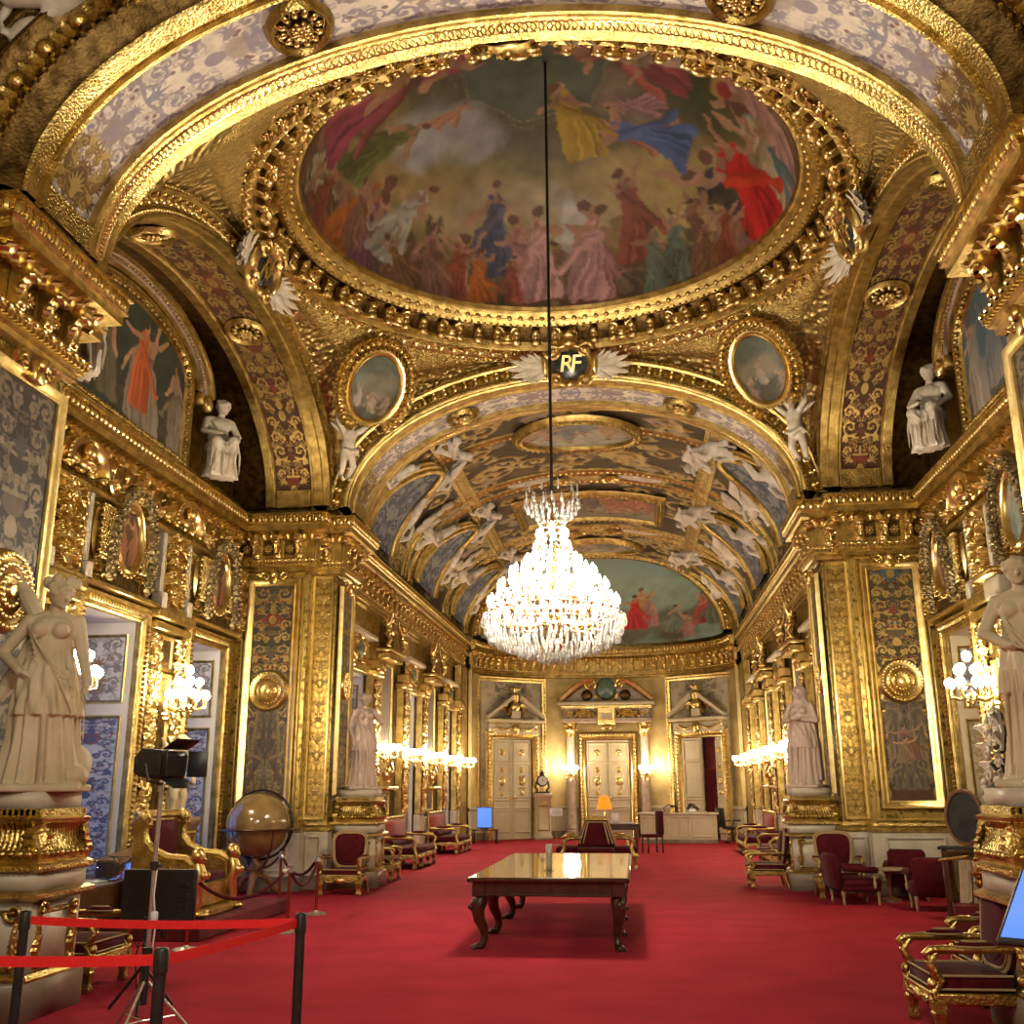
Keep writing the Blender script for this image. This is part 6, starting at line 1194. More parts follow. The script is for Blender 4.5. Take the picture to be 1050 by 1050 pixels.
def leaf_part(e, x0, x1, y=.02, orn=True, handle=None):
    mb = MB(); leaves(mb, x0, x1, 3.38, 0, orn, y); o = mb.build('door_leaf', [cream, goldb], e, angle=40)
    if handle is not None: h = MB(); h.add(box(handle, y-.02, 1.36, .05, .02, .22, .005)); h.add(tube([(handle, y-.03, 1.38), (handle, y-.07, 1.38), (handle+.09, y-.07, 1.37)], .012, 6)); h.build('door_handle', brass, o)
ap_y = lambda x: 34.95+2.85*math.sqrt(1-(x/4.25)**2)+.36
e = door_case('door_1', (.06, 37.95, 0), 0, True); leaf_part(e, -.79, 0, .02, True, -.08); leaf_part(e, 0, .79, .02, True, .08)
e = door_case('door_2', (-3.28, 36.72, 0), .62, False); leaf_part(e, -.79, 0, .02, True, -.08); leaf_part(e, 0, .79, .02, True, .08)
e = door_case('door_3', (3.36, 36.66, 0), -.62, False); leaf_part(e, -.79, .02, -.06, False); leaf_part(e, .52, .79, .02, True)
mb = MB(); mb.add(box(.27, .10, 1.72, .54, .02, 3.4)); 
mb.build('passage_back', redcloth, e, smooth=False); mb = MB(); mb.add(loft([[(.02+.5*t, .065+.02*math.sin(t*26), z) for t in np.linspace(0, 1, 40)] for z in (.02, 2.3)])); mb.build('curtain', velvet, e)
ap_cv = grotesque(120, 260, (.44, .36, .24), (.20, .15, .11), [(.13, .15, .19), (.30, .16, .10), (.22, .17, .11)], .0, 3, .15, unit=60, third=(.34, .26, .12)); ap_cv.texture(.2, 14, 1)
for s, (x, y, rz) in ((-1, (-3.28, 36.72, .62)), (1, (3.36, 36.66, -.62))):
    M = T(x, y, 0)@Rz(rz); f = lambda P: P@M[:3, :3].T+M[:3, 3]
    painted('trim_apse_painted_panel', ap_cv, lambda U, V: f(np.stack([-1.28+2.56*U, np.full_like(U, .12), 1.1+4.35*V], -1)), paint, flip=True, kind='structure')
    mb = MB(); mb.add(polyring(rect(-1.28, 1.28, -.4, 5.42), [(-.02, -.1), (0, .06), (.06, .09), (.10, .06), (.16, .08), (.19, 0), (.2, -.2)], .12), M, 0)
    for sx in (-1, 1):
        for k in range(36): mb.add(ell((sx*1.38, .03, .3+.14*k), (.04, .04, .05), 6, 4), M, 0)
    st(mb.build('trim_apse_panel_frame', goldb, angle=40))
# ------------------------------------------------------------------ furniture
def sq_leg(mb, x, y, z1, w=.06, mat=0): mb.add(lathe([(w*.55, 0), (w*.75, .03), (w*.55, .07), (w*.62, z1*.5), (w*.85, z1*.72), (w*.6, z1*.78), (w*.9, z1*.84), (w*.9, z1)], 4, True), T(x, y, 0)@Rz(PI/4), mat)
def pad(mb, w, d, h, z, bulge=.03, y=0, x=0, n=11):
    rows = []; u = np.linspace(-1, 1, n)
    for k, (zz, s) in enumerate(((0, 1), (h*.7, 1), (h, .96))): rows.append((zz, s))
    P = rect(x-w/2, x+w/2, y-d/2, y+d/2)
    V, F = box(x, y, z+h/2, w, d, h, min(.03, h*.4)); mb.add((V, F)); mb.add(ell((x, y, z+h*.9), (w*.46, d*.46, bulge), 16, 8))
def arm_chair(name, label, cat, loc, rz, group=None):
    """gilt armchair: velvet seat, shaped padded back, scrolled arms on double-scroll fronts"""
    t = thing(name, label, cat, loc, rz, group); W2, D2 = .36, .36
    mb = MB(); pad(mb, .66, .66, .13, .33, .035, -.01); mb.build('seat', velvet, t)
    mb = MB()
    for z, o in ((.36, 0), (.46, 0)): mb.add(tube([(-.335, -.345, z), (.335, -.345, z), (.335, .31, z)], .010, 6)); mb.add(tube([(-.335, -.345, z), (-.335, .31, z)], .010, 6))
    mb.build('seat_braid', braid, t)
    mb = MB(); mb.add(box(0, -.34, .29, .74, .06, .09, .012)); mb.add(box(0, .32, .29, .70, .06, .09, .012))
    for s in (-1, 1): mb.add(box(s*.345, 0, .29, .06, .70, .09, .012))
    mb.add(ell((0, -.375, .265), (.10, .035, .05), 10, 7)); 
    for s in (-1, 1): mb.add(xf(leaf(.18, .25, .1), T(s*.08, -.375, .26)@(Ry(PI) if s < 0 else np.eye(4)))); mb.add(xf(rosette(.035, 7, .012), T(s*.345, -.37, .29)))
    mb.add(tube([(-.36, -.375, .335), (.36, -.375, .335)], .012, 6)); mb.build('seat_frame', gold, t, angle=40)
    for s in (-1, 1):
        mb = MB(); sq_leg(mb, s*.335, -.33, .26, .085); mb.add(ell((s*.335, -.33, .012), (.035, .035, .02), 8, 5)); mb.build('leg', gold, t, angle=40)
        mb = MB(); mb.add(tube([(s*.31, .33, .27), (s*.315, .36, .14), (s*.33, .41, .0)], [.035, .03, .028], 6)); mb.build('leg', gold if s else mahog, t)
    # back: outline like a shield, slightly raked
    B = T(0, .33, .44)@Rx(-.14)@Sc(1, 1, 1.16); ol = []
    for q in np.linspace(0, 2*PI, 48, endpoint=False):
        c, s = math.cos(q), math.sin(q); x = .33*np.sign(c)*abs(c)**.55; z = .30+.30*np.sign(s)*abs(s)**.5; x *= (.86+.17*max(0, (z-.05)/.55)); ol.append((x, z))
    ol = np.array(ol); mb = MB(); mb.add(prism(ol*np.array([.9, .92])+np.array([0, .024]), -.055, .03, .02), B); mb.add(ell((0, -.05, .30), (.25, .045, .23), 16, 10), B); mb.build('backrest', velvet, t)
    mb = MB(); mb.add(prism(ol, -.03, .05, .02), B); mb.build('back_frame', velvet, t); 
    for k_, rr in ((.90, .014), (.99, .016)):
        mb = MB(); P = np.array([(x*k_, -.045 if k_ < .95 else -.03, (z-.3)*k_+.3) for x, z in ol]); mb.add(tube(np.concatenate([P, P[:1]]), rr, 6, False), B); mb.build('back_braid', braid, t)
    for s in (-1, 1):
        mb = MB(); mb.add(tube([(s*.34, .33, .66), (s*.355, .15, .665), (s*.355, -.08, .66), (s*.345, -.25, .66), (s*.34, -.36, .655), (s*.34, -.40, .625), (s*.34, -.385, .59), (s*.34, -.35, .60)], [.03, .032, .035, .035, .034, .03, .022, .014], 8)); mb.add(tube([(s*.34, -.30, .64), (s*.34, -.37, .56), (s*.34, -.33, .47), (s*.34, -.28, .43), (s*.34, -.33, .38), (s*.34, -.36, .33)], [.03, .036, .04, .036, .036, .04], 8)); mb.add(ell((s*.34, -.36, .40), (.04, .045, .05), 8, 6)); o = mb.build('armrest', gold, t)
        mb = MB(); mb.add(ell((s*.35, .02, .695), (.055, .17, .035), 12, 8)); mb.build('arm_pad', velvet, o); mb = MB(); P = [(s*.35+.056*math.cos(a), .02+.172*math.sin(a), .685) for a in np.linspace(0, 2*PI, 20)]; mb.add(tube(P, .009, 5, False)); P = [(s*.35+.03*math.cos(a), .02+.10*math.sin(a), .724) for a in np.linspace(0, 2*PI, 20)]; mb.add(tube(P, .008, 5, False)); mb.build('arm_braid', braid, o)
    return t
def arm_chair_(*a): t = arm_chair(*a); t.scale = (.97, .84, .88); return t
ac = arm_chair_('armchair', 'gilt armchair with dark red velvet, facing the camera against the left pedestal block', 'armchair', (-3.92, 17.72, 0), .0, 'gilt velvet armchairs')
def more(label, loc, rz): return dup(ac, loc, rz, label)
more('gilt velvet armchair seen edge-on just behind the left block, facing into the gallery', (-3.98, 20.55, 0), PI/2)
more('gilt velvet armchair facing the camera, partly behind the low red armchair', (4.22, 17.75, 0), .0)
more('gilt velvet armchair seen from its side, facing left beside the right far statue', (3.28, 19.45, 0), -PI/2)
more('large foreground gilt armchair at bottom right, facing left', (3.36, 8.44, 0), -PI/2+.03)
more('gilt armchair mostly hidden behind the large foreground armchair at right', (4.02, 9.55, 0), -PI/2)
more('gilt armchair partly hidden behind the tall near left pedestal', (-4.05, 9.42, 0), PI/2)
more('gilt armchair cut by the left edge, in front of the near left pedestal', (-3.98, 6.75, 0), PI/2)
# settees along the gallery walls
def settee(label, loc, rz):
    t = thing('settee', label, 'sofa', loc, rz, 'red settees along the gallery'); L = 2.3
    mb = MB(); pad(mb, L-.1, .72, .14, .30, .03); mb.build('seat', velvet, t)
    mb = MB(); mb.add(box(0, .36, .70, L-.16, .12, .62, .05), Rx(-.05)); mb.build('backrest', velvetl, t)
    mb = MB(); mb.add(tube([(-L/2+.12, .22, .52), (L/2-.12, .22, .52)], .085, 12)); mb.build('bolster', velvet, t)
    mb = MB(); mb.add(box(0, -.37, .26, L, .06, .09, .012)); mb.add(box(0, .43, .62, L, .05, .84, .015)); mb.add(tube([(-L/2, .42, 1.06), (L/2, .42, 1.06)], .035, 8))
    for s in (-1, 1): mb.add(box(s*(L/2-.03), 0, .26, .06, .78, .09, .012))
    for k in range(5): mb.add(ell((-L/2+.3+k*(L-.6)/4, -.40, .245), (.13, .03, .045), 10, 6))
    mb.build('frame', gold, t, angle=40)
    for x in (-L/2+.06, -.38, .38, L/2-.06):
        for y in (-.35, .38):
            m2 = MB(); sq_leg(m2, x, y, .23, .085); m2.build('leg', gold, t, angle=40)
    for s in (-1, 1):
        m2 = MB(); m2.add(tube([(s*(L/2-.02), .38, .66), (s*(L/2-.02), 0, .66), (s*(L/2-.02), -.3, .64), (s*(L/2-.02), -.38, .58), (s*(L/2-.02), -.33, .46), (s*(L/2-.02), -.38, .30)], [.04, .04, .04, .035, .04, .045], 8)); o = m2.build('armrest', gold, t); m3 = MB(); m3.add(ell((s*(L/2-.02), .02, .695), (.06, .20, .035), 12, 8)); m3.build('arm_pad', velvet, o)
    return t
se = settee('long gilt settee with rubbed red back, first from the bay along the left gallery wall', (-4.18, 24.1, 0), PI/2)
dup(se, (-4.18, 29.5, 0), PI/2, 'long gilt settee with rubbed red back, second from the bay along the left gallery wall')
dup(se, (4.18, 24.1, 0), -PI/2, 'long gilt settee with rubbed red back, first from the bay along the right gallery wall')
dup(se, (4.18, 29.3, 0), -PI/2, 'long gilt settee with rubbed red back, second from the bay along the right gallery wall')
# conversation settee beyond the table: four seats round a tapering back
t = thing('conversation_settee', 'four-sided gilt velvet conversation settee with tapering centre, beyond the long table', 'sofa', (.13, 23.6, 0), 0)
mb = MB(); mb.add(lathe([(.56, .45), (.56, .55), (.34, 1.0), (.32, 1.02)], 4, True), Rz(PI/4)); mb.build('centre_back', velvet, t, smooth=False)
mb = MB(); 
for a in range(4):
    M = Rz(a*PI/2)
    for k_ in (1.0, .78): mb.add(tube([(-.36*k_, -.405+.02*(k_ < 1), .54), (-.215*k_, -.25, .98), (.215*k_, -.25, .98), (.36*k_, -.405, .54)], .018, 6), M)
mb.build('back_braid', braid, t)
mb = MB(); mb.add(box(0, 0, 1.04, .52, .52, .05, .015)); mb.add(box(0, 0, 1.08, .44, .44, .04, .01)); mb.build('top_plate', gold, t, angle=40)
for a in range(4):
    mb = MB(); pad(mb, .80, .52, .14, .32, .03, -.62); o = mb.build('seat', velvet, t); o.rotation_euler = (0, 0, a*PI/2)
    mb = MB(); mb.add(box(0, -.86, .27, .96, .05, .09, .012)); mb.add(ell((0, -.89, .25), (.1, .03, .045), 10, 6)); o = mb.build('seat_frame', gold, t, angle=40); o.rotation_euler = (0, 0, a*PI/2)
    mb = MB(); mb.add(tube([(.46, -.34, .66), (.60, -.46, .66), (.74, -.60, .65), (.82, -.68, .60), (.76, -.66, .47), (.82, -.74, .30)], [.035, .04, .04, .035, .04, .045], 8)); mb.add(ell((.62, -.48, .70), (.07, .16, .035), 10, 7, Rz(.8))); o = mb.build('armrest', gold, t); o.rotation_euler = (0, 0, a*PI/2)
    for sx in (-1, 1):
        mb = MB(); sq_leg(mb, sx*.44, -.84, .24, .085); o = mb.build('leg', gold, t, angle=40); o.rotation_euler = (0, 0, a*PI/2)
# ---- the long table with lion legs
t = thing('long_table', 'long dark wooden table with a glossy honey top and lion-paw legs', 'table', (.035, 13.9, 0), 0); TL, TW = 4.35, 1.74
topm = pmat('polished_honey_veneer', (.30, .17, .06), .12, 0, (.44, .28, .11), 2.2, 0, 1, coat=.6, detail=8)
mb = MB(); mb.add(box(0, 0, .735, TW, TL, .045, .012)); mb.build('table_top', topm, t, angle=40)
mb = MB(); mb.add(polyring(rect(-TW/2+.01, TW/2-.01, -TL/2+.01, TL/2-.01), [(0, 0), (.0, .0)], 0)) if False else None
for s in (-1, 1): mb.add(box(s*TW/2, 0, .73, .05, TL+.05, .05, .018)); mb.add(box(0, s*TL/2, .73, TW+.05, .05, .05, .018))
mb.build('top_edge', mahog, t, angle=40)
mb = MB()
for s in (-1, 1):
    mb.add(box(s*(TW/2-.07), 0, .635, .05, TL-.2, .15, .008)); mb.add(box(0, s*(TL/2-.10), .635, TW-.16, .05, .15, .008)); mb.add(tube([(-TW/2+.08, s*(TL/2-.07), .565), (TW/2-.08, s*(TL/2-.07), .565)], .012, 6)); mb.add(tube([(s*(TW/2-.045), -TL/2+.1, .565), (s*(TW/2-.045), TL/2-.1, .565)], .012, 6))
    for y in (-1, 1): mb.add(box(s*(TW/2-.10), y*(TL/2-.13), .635, .15, .15, .17, .01))
mb.build('apron', mahog, t, angle=40)
lm = MB(); lm.add(tube([(0, 0, .57), (0, -.025, .48), (0, -.05, .40), (0, -.03, .30), (0, .02, .20), (0, .03, .12), (0, .005, .05)], [.065, .085, .078, .064, .052, .044, .05], 12)); lm.add(ell((0, -.075, .46), (.055, .06, .07), 10, 8)); lm.add(ell((0, -.13, .435), (.032, .035, .032), 8, 6))
for k in range(9): lm.add(ell((.062*math.cos(k*.7), -.03+.03*math.sin(k*.7), .46+.05*math.sin(k*1.9)), (.03, .03, .045), 7, 5))
lm.add(ell((0, -.03, .03), (.055, .075, .032), 10, 7))
for k in (-1, 0, 1): lm.add(capsule((k*.033, -.06, .03), (k*.038, -.11, .015), .022, .016, 7))
lion = lm.mesh('leg', mahog)
for s in (-1, 1):
    for y in (-1.98, -.78, .72, 1.96): put('leg', lion, None, t, (s*(TW/2-.12), y, 0), (0, 0, -PI/2+.35 if s < 0 else .35))
t = thing('acrylic_stand', 'slim clear upright holder standing on the long table', 'holder', (-.03, 12.75, .757)); mb = MB(); mb.add(box(0, 0, .15, .075, .03, .30, .006)); mb.build('holder_body', MAT['cloudy_acrylic'] if 'cloudy_acrylic' in MAT else pmat('cloudy_acrylic', (.62, .55, .42), .15, 0, (.70, .64, .52), 9.0, spec=.8), t, smooth=False); mb = MB(); mb.add(box(0, 0, .008, .12, .09, .016, .004)); mb.build('base', glass, t, smooth=False)
# ---- pedestals
def rect_stack(mb, hx, hy, prof, mat=0):
    rows = [[(-(hx+o), -(hy+o), z), (hx+o, -(hy+o), z), (hx+o, hy+o, z), (-(hx+o), hy+o, z)] for o, z in prof]; mb.add(loft(rows, True, True), None, mat)
def scroll_panel(mb, x0, x1, z0, z1):
    mb.add(polyring(rect(x0+.06, x1-.06, z0, z1-.06), [(-.015, 0), (0, .015), (.02, .015), (.03, 0)]))
    for s, x in ((1, x0), (-1, x1)):
        mb.add(xf(volute(.07, .02, 1.4, s), T(x+s*.07, -.02, z1-.05)@Sc(s, 1, 1))); mb.add(tube([(x+s*.04, -.02, z1-.12), (x+s*.05, -.02, (z0+z1)/2), (x+s*.04, -.02, z0+.06)], [.018, .026, .02], 6)); mb.add(xf(leaf(.2, .25, .15), T(x+s*.045, -.02, z0+.05)@Ry(-PI/2))); mb.add(ell((x+s*.05, -.03, z0+.02), (.04, .03, .035), 8, 5))
def pedestal(label, loc, rz, hx=.36, hy=.38):
    t = thing('pedestal', label, 'pedestal', loc, rz, 'stone and gilt statue pedestals')
    mb = MB(); rect_stack(mb, hx, hy, [(.06, 0), (.06, .26), (.05, .28)]); mb.build('plinth', marblebr, t, smooth=False)
    for pn, q, pr_ in (('die', 0, [(.0, .33), (.0, .86)]), ('upper_die', 0, [(.02, .94), (.02, 1.08)]), ('top_block', -.05, [(.0, 1.56), (.0, 1.69)])): mb = MB(); rect_stack(mb, hx+q, hy+q, pr_); mb.build(pn, stone, t, smooth=False)
    mb = MB(); rect_stack(mb, hx, hy, [(.05, .28), (.05, .30), (.02, .335)]); rect_stack(mb, hx, hy, [(.0, .85), (.05, .875), (.08, .89), (.08, .92), (.03, .945)]); rect_stack(mb, hx, hy, [(.02, 1.07), (.06, 1.09), (.06, 1.13), (.02, 1.15), (.03, 1.19), (.05, 1.22), (.02, 1.25), (-.035, 1.29), (-.05, 1.35), (-.045, 1.42), (.01, 1.455), (.02, 1.48), (-.02, 1.50), (-.02, 1.56)])
    for a, (w, h) in ((0, (hx, hy)), (PI/2, (hy, hx)), (PI, (hx, hy)), (-PI/2, (hy, hx))):
        M = Rz(a)
        for k in range(int(2*w/.045)):
            x = -w+.045*(k+.5); mb.add(tube([(x*1.02, -h-.02, 1.235), (x*.93, -h+.035, 1.32), (x*.92, -h+.04, 1.40), (x*1.0, -h-.005, 1.455)], .014, 5), M)
        for k in range(int(2*w/.075)): mb.add(ell((-w+.075*(k+.5), -h-.045, 1.215), (.036, .03, .028), 7, 5), M)
        for k in range(int(2*w/.05)): mb.add(ell((-w+.05*(k+.5), -h-.055, 1.10), (.022, .015, .022), 6, 4), M); mb.add(box(-w+.05*(k+.5), -h+.03, 1.53, .03, .02, .045), M)
        m2 = MB(); scroll_panel(m2, -w+.06, w-.06, .37, .83)
        for v, (f, mt) in zip(m2.v, m2.f): pass
        for (v, n0) in zip(m2.v, np.cumsum([0]+[len(v) for v in m2.v[:-1]])):
            mb.add((v, [f-n0 for f, _ in m2.f if n0 <= f.min() < n0+len(v)]), M@T(0, -h, 0))
    for s in (-1, 1):
        for q in (-1, 1): mb.add(xf(leaf(.24, .45, .3), T(s*(hx-.01), q*(hy-.01), 1.44)@Rz(math.atan2(q, s)+PI/2)@Ry(PI/2)))
    mb.build('gilt_mouldings', gold, t, angle=40); return t
pd = pedestal('near left stone and gilt pedestal under the winged statue', (-4.06, 8.30, 0), PI/2)
for lb, loc, rz in (('near right stone and gilt pedestal, cut by the right edge', (4.06, 8.28, 0), -PI/2), ('far left stone and gilt pedestal, behind the armchair facing the camera', (-4.06, 19.1, 0), PI/2), ('far right stone and gilt pedestal, behind the right armchair facing the camera', (4.06, 19.1, 0), -PI/2)): dup(pd, loc, rz, lb)
t = thing('statue', 'winged draped marble woman, hand on hip, on the near left pedestal', 'statue', (-3.98, 8.30, 1.69), 0.35); put('body', statue_winged(), marblew, t)
t = thing('statue', 'draped marble woman on the near right pedestal, cut by the right edge', 'statue', (4.10, 8.30, 1.69), -.55); put('body', statue_draped(.0105, 2, 2), marblew, t)
t = thing('statue', 'rosy marble draped figure on the far left pedestal, arm across its breast', 'statue', (-4.03, 19.1, 1.69), .5); put('body', statue_draped(.013, 3, 0), MAT['rosy_marble'] if 'rosy_marble' in MAT else pmat('rosy_marble', (.62, .46, .36), .45, 0, (.50, .36, .27), 3.0, .1, 40.0), t)
t = thing('statue', 'greyish marble hooded figure in a long mantle on the far right pedestal', 'statue', (4.03, 19.1, 1.69), -.5); put('body', statue_draped(.013, 4, 1, True), MAT['rosy_marble'], t)
# ---- left side: child statue on a gilt cabinet, throne on its dais, globe
t = thing('cabinet', 'pale gilt wood cabinet carrying the winged child statue between the left windows', 'cabinet', (-5.82, 15.05, 0), PI/2)
mb = MB(); rect_stack(mb, .42, .20, [(.03, 0), (.03, .10), (0, .12), (0, 1.16), (.03, 1.2), (.04, 1.26), (.02, 1.31)]); mb.build('body', woodl, t, smooth=False)
mb = MB(); mb.add(polyring(rect(-.36, .36, .70, 1.08), [(-.02, 0), (0, .02), (.03, 0)], -.20)); mb.add(polyring(rect(-.36, .36, .18, .62), [(-.02, 0), (0, .02), (.03, 0)], -.20)); mb.add(swag((-.3, -.22, 1.02), (.3, -.22, 1.02), .14, .025)); 
for k in range(9): mb.add(box(-.28+.07*k, -.21, .40, .03, .02, .36))
mb.build('gilt_mouldings', goldb, t, angle=40)
t = thing('statue', 'warm marble winged child standing on the gilt cabinet, behind the spotlight', 'statue', (-5.80, 15.05, 1.31), PI/2-.5)
mb = MB(); mb.add(lathe([(.24, 0), (.24, .06), (.22, .07)], 20)); mb.add(ell((.08, .08, .22), (.16, .15, .22), 10, 8)); put('body', (lambda q: remeshed(q, 'child_body', .016, 1))((lambda q: (q.add(ell((0, 0, .62), (.13, .12, .17), 12, 9)), q.add(ell((0, 0, .80), (.15, .11, .14), 12, 9)), q.add(ell((0, 0, .48), (.14, .13, .11), 12, 9)), head(q, (.03, -.03, 1.05), .125, .5, .25), limb(q, (-.13, 0, .88), (-.24, -.12, .74), (-.08, -.20, .86), .055, .05, .035), hand(q, (-.08, -.21, .86), (.4, -.3, .6), .018), limb(q, (.13, 0, .88), (.26, .02, .70), (.22, -.10, .52), .055, .05, .035), hand(q, (.22, -.1, .52), (0, -.3, -.8), .018), limb(q, (-.07, 0, .48), (-.10, -.08, .28), (-.07, .0, .09), .09, .068, .05), limb(q, (.07, 0, .48), (.11, -.03, .28), (.08, -.02, .09), .09, .068, .05), q.add(capsule((-.07, .0, .09), (-.08, -.12, .08), .042, .032)), q.add(capsule((.08, -.02, .09), (.09, -.14, .08), .042, .032)), wing(q, (-.05, .10, .84), (-.22, .16, 1.16), .02, .035, -1), wing(q, (-.05, .12, .80), (-.20, .18, .36), .02, .03, -1), wing(q, (.05, .10, .84), (.24, .18, 1.12), .02, .035, 1), q.add(lathe([(.24, 0), (.24, .06), (.22, .07)], 20)), q.add(ell((.06, .10, .22), (.15, .13, .22), 10, 8)), q)[-1])(MB())), marblew, t)
t = thing('dais', 'low platform covered in dark red cloth under the gilt throne', 'platform', (-4.98, 13.65, 0)); mb = MB(); mb.add(box(0, 0, .09, 1.86, 3.1, .18, .02)); mb.build('cloth_cover', redcloth, t, angle=40)
t = thing('throne', 'gilt throne with winged-sphinx arms and dark red back on the red dais', 'chair', (-4.78, 13.25, .18), PI/2)
mb = MB(); mb.add(box(0, .42, .62, 1.10, .12, 1.24, .03)); mb.add(box(0, .40, 1.22, 1.2, .16, .10, .03)); mb.add(box(0, .02, .24, 1.0, .78, .30, .03)); mb.add(box(0, .0, .045, 1.22, 1.0, .09, .02)); mb.build('frame', gold, t, angle=40)
mb = MB(); mb.add(box(0, .345, .78, .86, .05, .72, .03)); mb.add(ell((0, .33, .78), (.38, .04, .3), 14, 8)); mb.build('back_panel', velvet, t); mb = MB(); pad(mb, .92, .72, .12, .38, .04); mb.build('seat_cushion', velvet, t)
for s in (-1, 1):
    mb = MB(); x = s*.56; prof_ = [(.44, .10), (.44, 1.16), (.36, 1.24), (.27, 1.20), (.26, 1.10), (.31, 1.04), (.30, .90), (.20, .76), (.02, .68), (-.22, .66), (-.34, .60), (-.38, .40), (-.36, .10)]
    P = np.array([(y, z) for y, z in prof_]); V, F = prism(P, -.07, .07, .015); V = np.stack([V[:, 1]+x, V[:, 0], V[:, 2]], 1); mb.add((V, F)); mb.add(tube([(x, .30, 1.17), (x, .33, 1.06), (x, .31, .92), (x, .2, .80), (x, 0, .71), (x, -.24, .69), (x, -.36, .62)], .055, 8)); mb.add(ell((x, .34, 1.18), (.085, .10, .10), 10, 8)); mb.build('side', gold, t, angle=40)
    mb = MB(); mb.add(ell((x, -.42, .70), (.075, .08, .095), 12, 9)); mb.add(ell((x, -.49, .69), (.02, .025, .03), 6, 5)); mb.add(ell((x, -.40, .73), (.10, .09, .10), 10, 8)); mb.add(tube([(x, -.40, .64), (x, -.43, .52), (x, -.40, .36), (x, -.44, .20), (x, -.42, .08)], [.07, .10, .075, .055, .06], 10)); mb.add(ell((x, -.48, .05), (.08, .12, .045), 10, 7)); mb.add(ell((x-.04, -.51, .50), .05, 8, 6)); mb.add(ell((x+.04, -.51, .50), .05, 8, 6)); mb.add(xf(leaf(.42, .3, .1), T(x+s*.08, -.36, .36)@Rz(PI/2)@Ry(-.9))); mb.build('sphinx', goldb, t)
t = thing('globe', 'large brown varnished globe in a dark ring on a wooden tripod stand', 'globe', (-5.32, 17.25, 0), .3)
gm = pmat('varnished_globe', (.20, .115, .035), .16, 0, (.33, .21, .08), 3.2, 0, 1, coat=.7, detail=8)
mb = MB(); mb.add(ell((0, 0, 1.13), .52, 40, 24)); mb.build('sphere', gm, t); mb = MB(); mb.add(tube([(.565*math.cos(a), .14, 1.13+.565*math.sin(a)) for a in np.linspace(0, 2*PI, 49)], .022, 6, False), Rz(-.3)); mb.build('meridian_ring', blackm, t)
mb = MB(); mb.add(lathe([(.545, 1.04), (.615, 1.04), (.625, 1.06), (.615, 1.075), (.545, 1.075), (.545, 1.04)], 48, False)); mb.build('horizon_ring', mahog, t)
for k in range(4):
    mb = MB(); a = k*PI/2+.5; mb.add(tube([((.60-.50*(1-math.cos(q))**.9)*math.cos(a), (.60-.50*(1-math.cos(q))**.9)*math.sin(a), 1.05-.62*math.sin(q)) for q in np.linspace(0, PI/2, 12)], .022, 6)); mb.build('rib', mahog, t)
mb = MB(); mb.add(lathe([(.13, .30), (.10, .34), (.14, .42), (.10, .48), (.05, .54), (.06, .60), (.03, .62)], 18)); mb.build('stem', wood, t)
for k in range(3):
    mb = MB(); a = k*2*PI/3+.4; mb.add(tube([(.10*math.cos(a), .10*math.sin(a), .34), (.22*math.cos(a), .22*math.sin(a), .26), (.34*math.cos(a), .34*math.sin(a), .10), (.44*math.cos(a), .44*math.sin(a), .03)], [.07, .055, .05, .04], 8)); mb.build('leg', wood, t)
# ---- rope stanchions on the left
def stanchion(label, loc):
    t = thing('rope_stanchion', label, 'stanchion', loc, 0, 'copper rope posts'); mb = MB(); mb.add(lathe([(.15, 0), (.15, .015), (.12, .03), (.03, .045), (.025, .06)], 24)); mb.build('base', silver, t); mb = MB(); mb.add(lathe([(.021, .05), (.021, .72)], 14)); mb.build('post', copperp, t); mb = MB(); mb.add(lathe([(.03, .70), (.034, .73), (.026, .76), (.036, .79), (.001, .81)], 14)); mb.build('finial', silver, t); return t
sp = stanchion('copper rope post nearest the camera, right of the throne dais', (-3.28, 12.94, 0))
for lb, loc in (('copper rope post furthest right, below the globe', (-3.50, 14.82, 0)), ('copper rope post furthest back, between globe and dais', (-4.30, 15.55, 0)), ('copper rope post half hidden behind the black monitor', (-3.93, 11.48, 0))): dup(sp, loc, 0, lb)
def rope(label, a, b, sag):
    t = np.linspace(0, 1, 18); P = np.outer(1-t, a)+np.outer(t, b); P[:, 2] -= sag*4*t*(1-t); c = P.mean(0); th = thing('rope', label, 'rope', c, 0, 'velvet barrier ropes'); mb = MB(); mb.add(tube(P-c, .021, 8)); mb.build('cord', velvet, th); mb = MB()
    for i, j in ((0, 1), (-1, -2)): mb.add(capsule(P[i]-c, P[i]-c+(P[j]-P[i])*.5, .028, .026, 8))
    mb.build('hook_end', silver, th)
rope('dark red rope from the hidden post to the post nearest the camera', (-3.90, 11.52, .74), (-3.31, 12.90, .74), .27); rope('dark red rope between the two right-hand copper posts', (-3.29, 12.98, .74), (-3.49, 14.78, .74), .26); rope('dark red rope from the rightmost post back to the one by the globe', (-3.53, 14.86, .74), (-4.27, 15.52, .74), .24)
